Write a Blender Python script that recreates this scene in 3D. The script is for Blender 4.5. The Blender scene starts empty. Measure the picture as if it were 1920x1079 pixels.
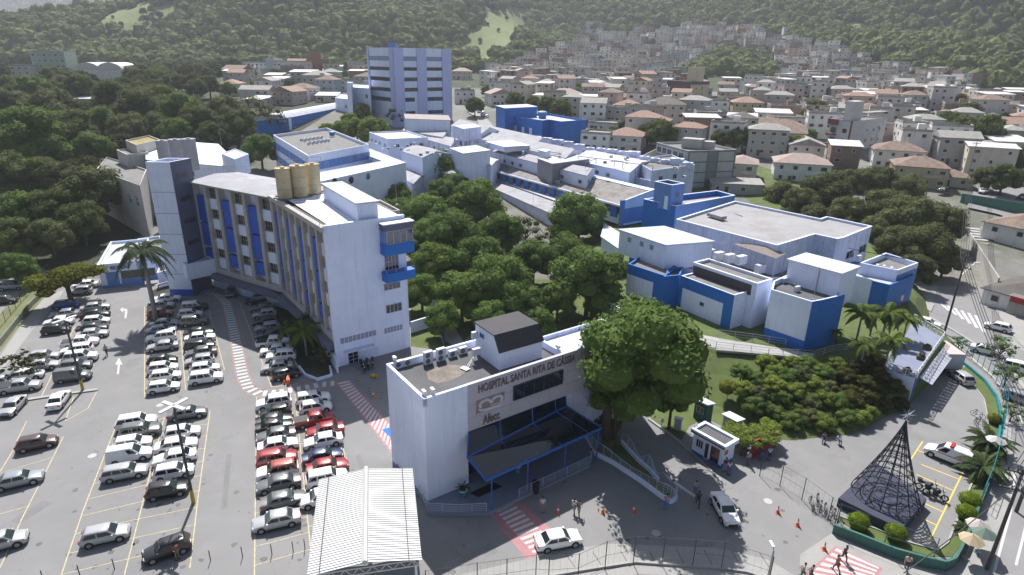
import bpy, math, random
import numpy as np
from mathutils import Vector, Matrix
random.seed(7); RNG = np.random.default_rng(11)
scene = bpy.context.scene; COL = scene.collection
R = math.radians
FOC, HC = 1145.0, 40.0
TH = math.atan(428 / 1145.0); RO = R(.935)
FW = np.array([0, math.cos(TH), -math.sin(TH)]); _u = np.array([0, math.sin(TH), math.cos(TH)]); _r = np.array([1., 0, 0])
RV = _r * math.cos(RO) + _u * math.sin(RO); UV = -_r * math.sin(RO) + _u * math.cos(RO)
CP = np.array([0, 0, HC])
def ray(x, y): return RV * (x - 960) / FOC - UV * (y - 539.5) / FOC + FW
def G(x, y, z=0.0):
    d = ray(x, y); return Vector(CP + d * ((z - HC) / d[2]))
def P(p):
    v = np.array(p) - CP; k = v @ FW; return 960 + FOC * (v @ RV) / k, 539.5 - FOC * (v @ UV) / k
def top(xb, yb, yt, z=0.0):
    p = G(xb, yb, z); lo, hi = z, z + 80
    for _ in range(40):
        m = (lo + hi) / 2
        if P((p.x, p.y, m))[1] > yt: lo = m
        else: hi = m
    return lo
def sst(a, b, x):
    t = min(1, max(0, (x - a) / (b - a))); return t * t * (3 - 2 * t)
def foot(x): return 600 - 190 * sst(180, 430, x)
def T(x, y):
    F = foot(x)
    b = float(np.interp(min(y, F), [-200, 112, 180, 230, 300, 450, 600], [0, 0, 5, 11, 17, 24, 30]))
    d = y - F
    if d > 0:
        w = sst(-90, 30, x) * (1 - sst(430, 520, x))
        s1 = d * .38 + 13 * math.sin(x / 61 + y / 130) * sst(0, 90, d) + 6 * math.sin(x / 27 - y / 55) * sst(0, 90, d)
        s2 = d * .155 if d < 290 else 45 + (d - 290) * .42
        s2 += 8 * math.sin(x / 48 + y / 90) * sst(0, 120, d)
        h = s1 * (1 - w) + s2 * w
        h -= 14 * math.exp(-((x + 55 + .12 * d) / 38) ** 2) * sst(20, 120, d)
        cap = 30 + max(0, (x + 655) * .37) + 4 * math.sin(x / 23)
        b = min(b + h, max(b, cap)) if x < -200 else b + h
    return b
def GT(x, y):
    d = ray(x, y); t = 30.0; st = 4.0
    while t < 2600:
        p = CP + d * t
        if p[2] < T(p[0], p[1]):
            a, b = t - st, t
            for _ in range(14):
                m = (a + b) / 2; q = CP + d * m
                if q[2] < T(q[0], q[1]): b = m
                else: a = m
            return Vector(CP + d * b)
        t += st
    return None
def inpoly(x, y, poly):
    c = False; j = len(poly) - 1
    for i in range(len(poly)):
        a, b = poly[i], poly[j]
        if (a[1] > y) != (b[1] > y) and x < (b[0] - a[0]) * (y - a[1]) / (b[1] - a[1]) + a[0]: c = not c
        j = i
    return c
MATS = {}
def mat(name, col, rough=.8, var=.12, scale=.6, metal=0, bump=0, spec=.4, stain=None, wave=None, fine=None, alpha=None, streak=0, crack=0):
    """procedural material: base colour broken up by two noises, optional stains, corrugation and bump"""
    if name in MATS: return MATS[name]
    m = bpy.data.materials.new(name); MATS[name] = m; m.use_nodes = True
    nt = m.node_tree; N = nt.nodes; L = nt.links; b = N['Principled BSDF']
    b.inputs['Roughness'].default_value = rough; b.inputs['Metallic'].default_value = metal
    b.inputs['Specular IOR Level'].default_value = spec
    tc = N.new('ShaderNodeTexCoord'); co = tc.outputs['Object']
    def noise(s, d=4, ro=.6):
        n = N.new('ShaderNodeTexNoise'); n.inputs['Scale'].default_value = s; n.inputs['Detail'].default_value = d
        n.inputs['Roughness'].default_value = ro; L.new(co, n.inputs['Vector']); return n.outputs['Fac']
    def ramp(f, lo, hi, c0, c1):
        r = N.new('ShaderNodeMapRange'); r.inputs[1].default_value = lo; r.inputs[2].default_value = hi
        r.inputs[3].default_value = c0; r.inputs[4].default_value = c1; L.new(f, r.inputs[0]); return r.outputs[0]
    def mix(f, a, c):
        x = N.new('ShaderNodeMix'); x.data_type = 'RGBA'; L.new(f, x.inputs[0])
        for s, v in ((6, a), (7, c)):
            if isinstance(v, (tuple, list)): x.inputs[s].default_value = (*v[:3], 1)
            else: L.new(v, x.inputs[s])
        return x.outputs[2]
    dk = tuple(c * (1 - var) for c in col); lt = tuple(min(1, c * (1 + var)) for c in col)
    n1 = noise(scale); c = mix(ramp(n1, .3, .7, 0, 1), dk, lt)
    if fine:
        n2 = noise(fine[0], 3, .7); c = mix(ramp(n2, .35, .65, 0, fine[1]), c, tuple(x * fine[2] for x in col))
    if stain:
        n3 = noise(stain[0], 6, .7); c = mix(ramp(n3, stain[1], stain[1] + .12, 0, stain[2]), c, stain[3])
    if streak:
        mp = N.new('ShaderNodeMapping'); mp.inputs['Scale'].default_value = (1.6, 1.6, .10); L.new(co, mp.inputs['Vector']); n4 = N.new('ShaderNodeTexNoise'); n4.inputs['Scale'].default_value = 1.3; n4.inputs['Detail'].default_value = 5; n4.inputs['Roughness'].default_value = .7
        L.new(mp.outputs[0], n4.inputs['Vector']); c = mix(ramp(n4.outputs['Fac'], .52, .72, 0, streak), c, tuple(x * .5 for x in col))
    if crack:
        v = N.new('ShaderNodeTexVoronoi'); v.feature = 'DISTANCE_TO_EDGE'; v.inputs['Scale'].default_value = crack; w_ = N.new('ShaderNodeMix'); w_.data_type = 'VECTOR'; w_.inputs[0].default_value = .12; nn = N.new('ShaderNodeTexNoise'); nn.inputs['Scale'].default_value = .5; L.new(co, nn.inputs['Vector'])
        L.new(co, w_.inputs[4]); sc = N.new('ShaderNodeVectorMath'); sc.operation = 'SCALE'; sc.inputs['Scale'].default_value = 60; L.new(nn.outputs['Color'], sc.inputs[0]); L.new(sc.outputs[0], w_.inputs[5]); L.new(w_.outputs[1], v.inputs['Vector'])
        c = mix(ramp(v.outputs['Distance'], .0, .006, .45, 0), c, tuple(x * .5 for x in col)); c = mix(ramp(noise(.35, 2, .5), .45, .75, 0, .35), c, tuple(x * 1.22 for x in col))
    L.new(c, b.inputs['Base Color'])
    hsrc = None
    if wave:
        mp = N.new('ShaderNodeMapping'); mp.inputs['Rotation'].default_value = (0, 0, R(wave[1])); L.new(co, mp.inputs['Vector'])
        w = N.new('ShaderNodeTexWave'); w.inputs['Scale'].default_value = wave[0]; L.new(mp.outputs[0], w.inputs['Vector'])
        hsrc = w.outputs['Fac']
        bp = N.new('ShaderNodeBump'); bp.inputs['Strength'].default_value = wave[2]; bp.inputs['Distance'].default_value = .05
        L.new(hsrc, bp.inputs['Height']); L.new(bp.outputs[0], b.inputs['Normal'])
        c2 = mix(ramp(hsrc, 0, .25, .35, 0), c, tuple(x * .6 for x in col)); L.new(c2, b.inputs['Base Color'])
    elif bump:
        bp = N.new('ShaderNodeBump'); bp.inputs['Strength'].default_value = bump; bp.inputs['Distance'].default_value = .05
        L.new(noise(25 if not fine else fine[0] * 2), bp.inputs['Height']); L.new(bp.outputs[0], b.inputs['Normal'])
    if alpha is not None: b.inputs['Alpha'].default_value = alpha
    return m
def leafmat(name, col, var=.38, tr=.4):
    if name in MATS: return MATS[name]
    m = bpy.data.materials.new(name); MATS[name] = m; m.use_nodes = True
    N = m.node_tree.nodes; L = m.node_tree.links; b = N['Principled BSDF']
    b.inputs['Roughness'].default_value = .8; b.inputs['Specular IOR Level'].default_value = .12
    g = N.new('ShaderNodeNewGeometry'); oi = N.new('ShaderNodeObjectInfo')
    tc = N.new('ShaderNodeTexCoord'); n = N.new('ShaderNodeTexNoise'); n.inputs['Scale'].default_value = .5
    L.new(tc.outputs['Object'], n.inputs['Vector'])
    a = N.new('ShaderNodeMath'); a.operation = 'ADD'; L.new(g.outputs['Random Per Island'], a.inputs[0]); L.new(n.outputs['Fac'], a.inputs[1])
    a2 = N.new('ShaderNodeMath'); a2.operation = 'MULTIPLY_ADD'; L.new(oi.outputs['Random'], a2.inputs[0]); a2.inputs[1].default_value = .7; L.new(a.outputs[0], a2.inputs[2])
    r = N.new('ShaderNodeValToRGB'); e = r.color_ramp.elements
    s = N.new('ShaderNodeMath'); s.operation = 'MULTIPLY'; s.inputs[1].default_value = .42; L.new(a2.outputs[0], s.inputs[0])
    e[0].position = .1; e[1].position = .95
    e[0].color = (col[0] * (1 - var), col[1] * (1 - var), col[2] * (1 - var), 1)
    e[1].color = (col[0] * (1 + var * 1.5), col[1] * (1 + var * 1.1), col[2] * (1 + var * .5), 1)
    L.new(s.outputs[0], r.inputs[0]); L.new(r.outputs[0], b.inputs['Base Color'])
    t = N.new('ShaderNodeBsdfTranslucent'); L.new(r.outputs[0], t.inputs[0])
    mx = N.new('ShaderNodeMixShader'); mx.inputs[0].default_value = tr
    L.new(b.outputs[0], mx.inputs[1]); L.new(t.outputs[0], mx.inputs[2]); L.new(mx.outputs[0], N['Material Output'].inputs[0])
    return m
def glass(name, col=(.02, .025, .03), rough=.08):
    m = mat(name, col, rough, var=.3, scale=1.5, spec=.8); return m
# hospital white: the blue-violet of shaded walls is put into the paint colour
WHT = (.70, .765, .96)
M_hw = mat('shade_tinted_white_paint', WHT, .75, .05, .35, stain=(.5, .62, .35, (.46, .50, .66)), streak=.34)
M_hw2 = mat('weathered_shade_tinted_paint', (.60, .65, .86), .8, .1, .5, stain=(.7, .55, .5, (.34, .35, .42)), streak=.75)
M_blue = mat('royal_blue_paint', (.012, .145, .50), .6, .1, .4, streak=.35)
M_blue2 = mat('cobalt_panel', (.02, .10, .52), .5, .06, .4)
M_mid = mat('steel_blue_paint', (.12, .24, .56), .65, .08, .4, streak=.4)
M_dark = mat('slate_paint', (.11, .125, .21), .75, .08, .4)
M_beige = mat('beige_concrete', (.42, .40, .385), .85, .08, .8, stain=(.8, .6, .4, (.24, .23, .21)), streak=.4)
M_roofw = mat('white_sheet_roof', (.50, .52, .60), .6, .1, .5, stain=(.25, .52, .5, (.30, .30, .33)), wave=(4.2, 0, .25))
M_roofb = mat('bright_roof_paint', (.66, .69, .80), .55, .07, .5, stain=(.3, .56, .45, (.40, .40, .43)))
M_roofg = mat('grey_fibre_cement', (.27, .255, .25), .85, .18, .5, stain=(.3, .5, .7, (.16, .12, .11)), wave=(3.2, 0, .5))
M_roofl = mat('pale_fibre_cement', (.36, .36, .40), .8, .14, .3, stain=(.2, .52, .6, (.22, .21, .23)), wave=(3, 20, .4))
M_flat = mat('roof_membrane', (.115, .115, .125), .9, .2, .35, stain=(.22, .58, .5, (.22, .2, .18)), fine=(9, .3, .7))
M_flat2 = mat('dusty_roof_slab', (.19, .185, .185), .9, .18, .4, stain=(.3, .55, .6, (.13, .12, .12)))
M_darkroof = mat('dark_slate_roof', (.055, .052, .062), .8, .12, .5, fine=(7, .3, 1.5))
M_asph = mat('asphalt', (.235, .233, .238), .95, .10, .06, fine=(14, .35, .82), stain=(.035, .52, .35, (.165, .163, .167)), bump=.35, crack=.11)
M_asph2 = mat('street_asphalt', (.235, .232, .24), .95, .12, .08, fine=(12, .35, .8), stain=(.2, .6, .4, (.12, .12, .125)), bump=.3, crack=.14)
M_conc = mat('concrete', (.36, .355, .35), .9, .12, .3, fine=(8, .3, .85), stain=(.4, .56, .35, (.24, .235, .23)))
M_side = mat('pavement_concrete', (.33, .325, .32), .9, .12, .3, fine=(6, .35, .8), stain=(.3, .55, .4, (.22, .21, .2)))
M_tile = mat('paved_tiles', (.21, .235, .33), .8, .1, .5, fine=(6, .3, .85))
M_yel = mat('worn_yellow_paint', (.62, .55, .34), .9, .1, 2, fine=(3.5, .75, .52))
M_yel2 = mat('yellow_paint', (.75, .52, .10), .8, .08, 2)
M_wline = mat('worn_white_paint', (.60, .60, .60), .9, .08, 2, fine=(5, .6, .6))
M_redp = mat('faded_red_paint', (.42, .22, .23), .9, .12, .8, fine=(3, .5, .8))
M_grass = mat('lawn', (.11, .145, .045), .95, .25, .5, fine=(10, .6, .6), bump=.5)
M_grassy = mat('dry_grass', (.17, .185, .085), .95, .22, .3, fine=(6, .5, .7), bump=.5)
M_earth = mat('town_ground', (.20, .195, .18), .95, .25, .05, fine=(.6, .5, .6), stain=(.03, .52, .7, (.06, .075, .035)))
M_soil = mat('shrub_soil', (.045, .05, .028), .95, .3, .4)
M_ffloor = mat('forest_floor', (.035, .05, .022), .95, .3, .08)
M_mead = mat('meadow_grass', (.16, .20, .075), .95, .2, .04, fine=(.25, .5, .7), stain=(.06, .56, .5, (.25, .23, .14)))
M_metal = mat('painted_steel', (.45, .48, .58), .4, .1, 2, metal=.3)
M_gal = mat('galvanised_steel', (.36, .37, .38), .5, .1, 2, metal=.5)
M_blk = mat('black_rubber', (.012, .012, .013), .8, .1, 5)
M_pole = mat('dark_pole', (.07, .068, .066), .8, .15, 3)
M_cpole = mat('concrete_pole', (.30, .295, .285), .9, .1, 3)
M_glass = glass('window_glass'); M_glass2 = glass('tinted_glass', (.008, .014, .028), .05)
M_frame = mat('window_frame', (.5, .52, .62), .5, .05, 2)
M_tan = mat('tan_tank_paint', (.56, .47, .29), .7, .12, 1.2, stain=(1.2, .52, .7, (.36, .27, .16)))
M_gtank = mat('grey_tank_concrete', (.40, .39, .43), .8, .1, 1, stain=(1, .55, .5, (.24, .23, .25)))
M_bark = mat('bark', (.10, .075, .055), .95, .25, 4)
M_teal = mat('teal_fence_paint', (.015, .19, .22), .6, .08, 2)
M_dgreen = mat('dark_green_paint', (.05, .15, .125), .7, .1, 2, stain=(1, .55, .4, (.1, .13, .1)))
M_red = mat('red_wall_paint', (.30, .025, .035), .7, .12, 2)
M_wire = mat('black_wire', (.03, .03, .035), .7, .1, 4)
M_mesh = mat('wire_mesh_net', (.10, .11, .11), .8, .1, 5, alpha=.22)
M_awn = mat('blue_awning_cloth', (.008, .055, .42), .6, .08, 2)
M_xmas = mat('tree_frame_steel', (.025, .03, .045), .5, .1, 3)
M_xbase = mat('dark_cloth_plinth', (.045, .05, .085), .8, .15, 1)
def cm(r, g, b, ro=.8): return mat('paint_%02x%02x%02x' % (int(r * 255), int(g * 255), int(b * 255)), (r, g, b), ro, .1, .5, stain=(.5, .55, .45, (r * .5, g * .5, b * .5)), streak=.6)
ORG = {}
class MB:
    def __init__(s): s.v = []; s.f = []; s.m = []
    def add(s, vs, fs, mi=0):
        o = len(s.v); s.v += [tuple(v) for v in vs]; s.f += [tuple(i + o for i in f) for f in fs]; s.m += [mi] * len(fs); return s
    def box(s, c, sz, az=0, mi=0, tilt=0):
        a = R(-az); ca, sa = math.cos(a), math.sin(a); ct, sn = math.cos(tilt), math.sin(tilt); vs = []
        for z in (-.5, .5):
            for x, y in ((-.5, -.5), (.5, -.5), (.5, .5), (-.5, .5)):
                X, Y, Z = x * sz[0], y * sz[1], z * sz[2]
                X, Z = X * ct - Z * sn, X * sn + Z * ct
                vs.append((c[0] + X * ca - Y * sa, c[1] + X * sa + Y * ca, c[2] + Z))
        return s.add(vs, [(3, 2, 1, 0), (4, 5, 6, 7), (0, 1, 5, 4), (1, 2, 6, 5), (2, 3, 7, 6), (3, 0, 4, 7)], mi)
    def prism(s, poly, z0, z1, mi=0, cap=True, bot=False):
        n = len(poly); zt = z1 if isinstance(z1, (list, tuple)) else [z1] * n; zb = z0 if isinstance(z0, (list, tuple)) else [z0] * n
        vs = [(p[0], p[1], zb[i]) for i, p in enumerate(poly)] + [(p[0], p[1], zt[i]) for i, p in enumerate(poly)]
        fs = [(i, (i + 1) % n, n + (i + 1) % n, n + i) for i in range(n)]
        if cap: fs.append(tuple(range(n, 2 * n)))
        if bot: fs.append(tuple(reversed(range(n))))
        return s.add(vs, fs, mi)
    def tube(s, p, q, r, n=6, r2=None, mi=0, cap=True):
        p, q = Vector(p), Vector(q); d = (q - p)
        if d.length < 1e-6: return s
        d.normalize(); a = d.orthogonal().normalized(); b = d.cross(a); r2 = r if r2 is None else r2
        vs = [p + (a * math.cos(t) + b * math.sin(t)) * r for t in (2 * math.pi * i / n for i in range(n))]
        vs += [q + (a * math.cos(t) + b * math.sin(t)) * r2 for t in (2 * math.pi * i / n for i in range(n))]
        fs = [(i, (i + 1) % n, n + (i + 1) % n, n + i) for i in range(n)]
        if cap: fs += [tuple(range(n, 2 * n)), tuple(reversed(range(n)))]
        return s.add(vs, fs, mi)
    def path(s, pts, r, n=5, mi=0):
        for a, b in zip(pts, pts[1:]): s.tube(a, b, r, n, mi=mi)
        return s
    def ring(s, c, rad, r, n=16, nrm=(0, 0, 1), m=5, mi=0):
        nv = Vector(nrm).normalized(); a = nv.orthogonal().normalized(); b = nv.cross(a); vs = []; fs = []; c = Vector(c)
        for i in range(n):
            t = 2 * math.pi * i / n; d = a * math.cos(t) + b * math.sin(t)
            for j in range(m):
                u = 2 * math.pi * j / m; vs.append(c + d * (rad + r * math.cos(u)) + nv * r * math.sin(u))
        for i in range(n):
            for j in range(m):
                fs.append((i * m + j, ((i + 1) % n) * m + j, ((i + 1) % n) * m + (j + 1) % m, i * m + (j + 1) % m))
        return s.add(vs, fs, mi)
    def blob(s, c, r, n=8, m=6, sq=1.0, jit=0, mi=0):
        vs = [(c[0], c[1], c[2] - r * sq)]
        for j in range(1, m):
            p = math.pi * j / m - math.pi / 2
            for i in range(n):
                t = 2 * math.pi * i / n; k = r * (1 + random.uniform(-jit, jit))
                vs.append((c[0] + k * math.cos(p) * math.cos(t), c[1] + k * math.cos(p) * math.sin(t), c[2] + k * sq * math.sin(p)))
        vs.append((c[0], c[1], c[2] + r * sq)); L = len(vs) - 1; fs = []
        for i in range(n):
            fs.append((0, 1 + (i + 1) % n, 1 + i)); fs.append((L, L - n + i, L - n + (i + 1) % n))
            for j in range(m - 2):
                a = 1 + j * n; fs.append((a + i, a + (i + 1) % n, a + n + (i + 1) % n, a + n + i))
        return s.add(vs, fs, mi)
    def mesh(s, name, mats, off=(0, 0, 0), smooth=False, ang=None):
        me = bpy.data.meshes.new(name)
        me.from_pydata([(v[0] - off[0], v[1] - off[1], v[2] - off[2]) for v in s.v], [], s.f)
        for m in (mats if isinstance(mats, (list, tuple)) else [mats]): me.materials.append(m)
        if any(s.m): me.polygons.foreach_set('material_index', s.m)
        if smooth or ang:
            me.polygons.foreach_set('use_smooth', [True] * len(s.f))
            if ang: me.set_sharp_from_angle(angle=R(ang))
        me.update(); return me
    def build(s, name, mats, parent=None, smooth=False, ang=None, label=None):
        if not s.v: return None
        off = (0, 0, 0)
        if parent is not None: off = ORG.get(parent.name, (0, 0, 0))
        o = bpy.data.objects.new(name, s.mesh(name, mats, off, smooth, ang)); COL.objects.link(o)
        if parent is not None: o.parent = parent; ORG[o.name] = off
        if label: o['label'] = label
        return o
TOPS = []
def tag(o, label, cat, group=None, loc=None):
    o['label'] = label; o['category'] = cat
    if group: o['group'] = group
    TOPS.append([o, label]); return o
def thing(name, label, cat, loc=(0, 0, 0), az=0, group=None):
    o = bpy.data.objects.new(name, None); COL.objects.link(o); o.location = loc; o.empty_display_size = .3
    o.rotation_euler = (0, 0, R(-az)); ORG[o.name] = tuple(loc) if az == 0 else (0, 0, 0)
    return tag(o, label, cat, group)
def setting(o, kind='structure', label=None, cat=None):
    o['kind'] = kind
    if label: o['label'] = label
    if cat: o['category'] = cat
    return o
def place(o, loc, az=0, label=None, cat=None, group=None, sc=1.0):
    """copy a thing, its parts and their sub-parts"""
    c = o.copy(); COL.objects.link(c); c.location = loc; c.rotation_euler = (0, 0, R(-az)); c.scale = (sc, sc, sc) if not isinstance(sc, tuple) else sc
    if label: c['label'] = label
    if cat: c['category'] = cat
    if group: c['group'] = group
    for ch in o.children:
        d = ch.copy(); COL.objects.link(d); d.parent = c
        for g in ch.children:
            e = g.copy(); COL.objects.link(e); e.parent = d
    TOPS.append([c, c['label']]); return c
class Proto:
    """first call moves the original, later calls copy it"""
    def __init__(s, make): s.make = make; s.o = None
    def put(s, loc, az=0, label='', cat=None, group=None, sc=1.0):
        if s.o is None:
            s.o = s.make(); o = s.o; o.location = loc; o.rotation_euler = (0, 0, R(-az)); o.scale = (sc, sc, sc) if not isinstance(sc, tuple) else sc
            o['label'] = label
            if cat: o['category'] = cat
            if group: o['group'] = group
            TOPS.append([o, label]); return o
        return place(s.o, loc, az, label, cat, group, sc)
def raw(name):
    o = bpy.data.objects.new(name, None); COL.objects.link(o); o.empty_display_size = .3; ORG[o.name] = (0, 0, 0); return o
def inset(poly, t):
    n = len(poly); A = sum(poly[i][0] * poly[(i + 1) % n][1] - poly[(i + 1) % n][0] * poly[i][1] for i in range(n)); sg = 1 if A > 0 else -1
    out = []
    for i in range(n):
        p, c, q = Vector(poly[i - 1][:2]), Vector(poly[i][:2]), Vector(poly[(i + 1) % n][:2])
        d1 = (c - p).normalized(); d2 = (q - c).normalized(); n1 = Vector((-d1.y, d1.x)) * sg; n2 = Vector((-d2.y, d2.x)) * sg
        b = n1 + n2; k = t / max(.35, (1 + n1.dot(n2)) / 2 * 2) * 1.0
        out.append(c + b * k)
    return out
def ccw(poly):
    n = len(poly); A = sum(poly[i][0] * poly[(i + 1) % n][1] - poly[(i + 1) % n][0] * poly[i][1] for i in range(n))
    return list(poly) if A > 0 else list(reversed(poly))
def rectp(p0, p1, p2, z):
    """a rectangle from three photo corners of a roof at height z (p0-p1 is one side, p2 lies on the far side)"""
    a, b, c = G(*p0, z), G(*p1, z), G(*p2, z); d = (b - a).normalized(); n = Vector((-d.y, d.x, 0)); k = (c - b).dot(n); s = (c - b).dot(d)
    o = d * s if abs(s) > abs(k) * .22 else d * 0      # nearly square corners are made square
    return [a, b, b + n * k + o, a + n * k + o]
def pxs(pts, z): return [G(x, y, z) for x, y in pts]
def lerp(a, b, t): return Vector(a) * (1 - t) + Vector(b) * t
def onface(px, py, A, B):
    """where the ray through a photo point meets the vertical plane through A and B: (metres from A, z)"""
    d = ray(px, py); e = Vector((B[0] - A[0], B[1] - A[1])); L = e.length; e.normalize(); n = Vector((-e.y, e.x))
    t = (Vector((A[0], A[1])).dot(n)) / (d[0] * n.x + d[1] * n.y); q = CP + d * t
    return (Vector((q[0], q[1])) - Vector((A[0], A[1]))).dot(e), q[2]
def faceaz(A, B): return math.degrees(math.atan2(B[0] - A[0], B[1] - A[1]))
def outn(A, B, C):
    e = Vector((B[0] - A[0], B[1] - A[1], 0)).normalized(); n = Vector((e.y, -e.x, 0))
    if n.dot(Vector((C[0] - A[0], C[1] - A[1], 0))) > 0: n = -n
    return e, n
def facebox(mb, A, B, C, s0, s1, z0, z1, d0, d1, mi=0):
    """box on a wall: along s0..s1, height z0..z1, from d0 to d1 outward of the plane A-B (C is inside)"""
    e, n = outn(A, B, C); a = Vector((A[0], A[1], 0))
    pts = [a + e * s0 + n * d0, a + e * s1 + n * d0, a + e * s1 + n * d1, a + e * s0 + n * d1]
    return mb.prism(ccw(pts), z0, z1, mi, bot=True)
def window(par, A, B, C, s0, s1, z0, z1, n=2, m=1, fr=None, gl=None, t=.07, name='window', sill=False):
    f = MB(); w = .06
    facebox(f, A, B, C, s0, s1, z0, z0 + w, 0, t); facebox(f, A, B, C, s0, s1, z1 - w, z1, 0, t)
    for i in range(n + 1):
        s = s0 + (s1 - s0 - w) * i / n; facebox(f, A, B, C, s, s + w, z0 + w, z1 - w, 0, t * .98)
    for j in range(1, m):
        z = z0 + (z1 - z0) * j / m; facebox(f, A, B, C, s0 + w, s1 - w, z, z + w * .7, 0, t * .9)
    if sill: facebox(f, A, B, C, s0 - .1, s1 + .1, z0 - .08, z0, 0, t + .08)
    o = f.build(name, fr or M_frame, par)
    g = MB(); facebox(g, A, B, C, s0 + w, s1 - w, z0 + w, z1 - w, 0, t * .45); g.build('pane', gl or M_glass, o)
    return o
def building(name, label, cat, poly, z1, z0, wm, rm, par=.6, th=.25, group=None, coping=None):
    poly = ccw(poly); c = sum((Vector(p[:2]) for p in poly), Vector((0, 0))) / len(poly)
    o = thing(name, label, cat, (c.x, c.y, z0), 0, group); n = len(poly); pl = [Vector(p[:2]) for p in poly]
    w = MB(); w.prism(pl, z0, z1, cap=False)
    if par > 0:
        ins = inset(pl, th)
        vs = [(p.x, p.y, z1) for p in pl] + [(p.x, p.y, z1) for p in ins] + [(p.x, p.y, z1 - par) for p in ins]
        w.add(vs, [(i, (i + 1) % n, n + (i + 1) % n, n + i) for i in range(n)] + [(n + i, n + (i + 1) % n, 2 * n + (i + 1) % n, 2 * n + i) for i in range(n)])
        w.build('wall', wm, o)
        r = MB(); r.add([(p.x, p.y, z1 - par) for p in ins], [tuple(range(n))]); r.build('roof', rm, o)
    else:
        w.build('wall', wm, o); ex = inset(pl, -.25)
        r = MB(); r.prism(ex, z1, z1 + .18, bot=True); r.build('roof', rm, o)
    if coping:
        k = MB(); e1 = inset(pl, -.06); i1 = inset(pl, th + .05)
        for i in range(n):
            j = (i + 1) % n; k.add([(*e1[i], z1 + .0), (*e1[j], z1), (*i1[j], z1), (*i1[i], z1), (*e1[i], z1 + .1), (*e1[j], z1 + .1), (*i1[j], z1 + .1), (*i1[i], z1 + .1)],
                  [(4, 5, 6, 7), (0, 1, 5, 4), (3, 2, 6, 7)])
        k.build('coping', coping, o)
    return o, pl, Vector((c.x, c.y, z0))
def sheet(name, px, z, m, z_list=None):
    mb = MB(); pts = [G(x, y, z) for x, y in px]; pts = ccw(pts)
    mb.add(pts, [tuple(range(len(pts)))]); return setting(mb.build(name, m))
def stripe(mb, p, q, w, z, zz=None):
    a, b = G(*p, z), G(*q, z); d = (b - a).normalized(); n = Vector((-d.y, d.x, 0)) * w / 2
    mb.add([a - n, b - n, b + n, a + n], [(0, 1, 2, 3)])
def text(par, s, A, B, C, px0, px1, hz, m, name='lettering', depth=.08, font_sc=1.0, off=.03, z=None):
    """raised lettering on a wall between two photo points"""
    s0, za = onface(*px0, A, B); s1, zb = onface(*px1, A, B)
    cu = bpy.data.curves.new(name, 'FONT'); cu.body = s; cu.extrude = depth / 2; cu.size = 1; cu.offset = .012
    tmp = bpy.data.objects.new('t', cu); COL.objects.link(tmp); bpy.context.view_layer.update()
    me = bpy.data.meshes.new_from_object(tmp.evaluated_get(bpy.context.evaluated_depsgraph_get())); bpy.data.objects.remove(tmp)
    n = len(me.vertices); co = np.empty(n * 3); me.vertices.foreach_get('co', co); co = co.reshape(-1, 3)
    w = co[:, 0].max() - co[:, 0].min(); h = co[:, 1].max() - min(0, co[:, 1].min())
    e, nn = outn(A, B, C); a = Vector((A[0], A[1], 0)); zz = (za + zb) / 2 if z is None else z
    out = []
    fl = 1 if e.cross(Vector((0, 0, 1))).dot(nn) > 0 else -1
    org = ORG.get(par.name, (0, 0, 0))
    for x, y, k in co:
        u = (x - co[:, 0].min()) / w; ss = s0 + (s1 - s0) * u
        p = a + e * ss + nn * (off + depth / 2 + k) + Vector((0, 0, zz + y * hz / .7)); out += [p.x - org[0], p.y - org[1], p.z - org[2]]
    me.vertices.foreach_set('co', out); me.materials.append(m); me.update()
    o = bpy.data.objects.new(name, me); COL.objects.link(o); o.parent = par; return o
CARCOL = dict(white=(.78, .78, .80), silver=(.42, .43, .45), grey=(.16, .165, .175), black=(.014, .014, .016), red=(.30, .022, .03), navy=(.012, .025, .09),
              blue=(.012, .06, .34), brown=(.085, .055, .052), pale=(.30, .33, .37), rust=(.33, .07, .05))
def carpaint(c):
    m = mat('car_paint_' + c, CARCOL[c], .28, .04, 1.0, metal=.15 if c in ('silver', 'grey', 'pale', 'brown') else 0, spec=.6)
    m.node_tree.nodes['Principled BSDF'].inputs['Coat Weight'].default_value = .6; return m
M_tyre = mat('tyre', (.02, .02, .021), .85, .1, 5); M_rim = mat('alloy_rim', (.40, .41, .42), .35, .05, 3, metal=.6)
M_cglass = glass('car_glass', (.012, .016, .018), .06); M_cglass2 = glass('windscreen_glass', (.035, .05, .05), .05)
M_lamp = mat('headlamp_lens', (.55, .57, .6), .15, .05, 3, spec=.8); M_tail = mat('tail_lamp_lens', (.32, .012, .012), .25, .05, 3)
M_plate = mat('number_plate', (.4, .4, .41), .6, .05, 3); M_trim = mat('black_trim', (.02, .02, .022), .6, .1, 3); M_sun = mat('sunroof_glass', (.02, .022, .03), .1, .1, 2)
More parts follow.
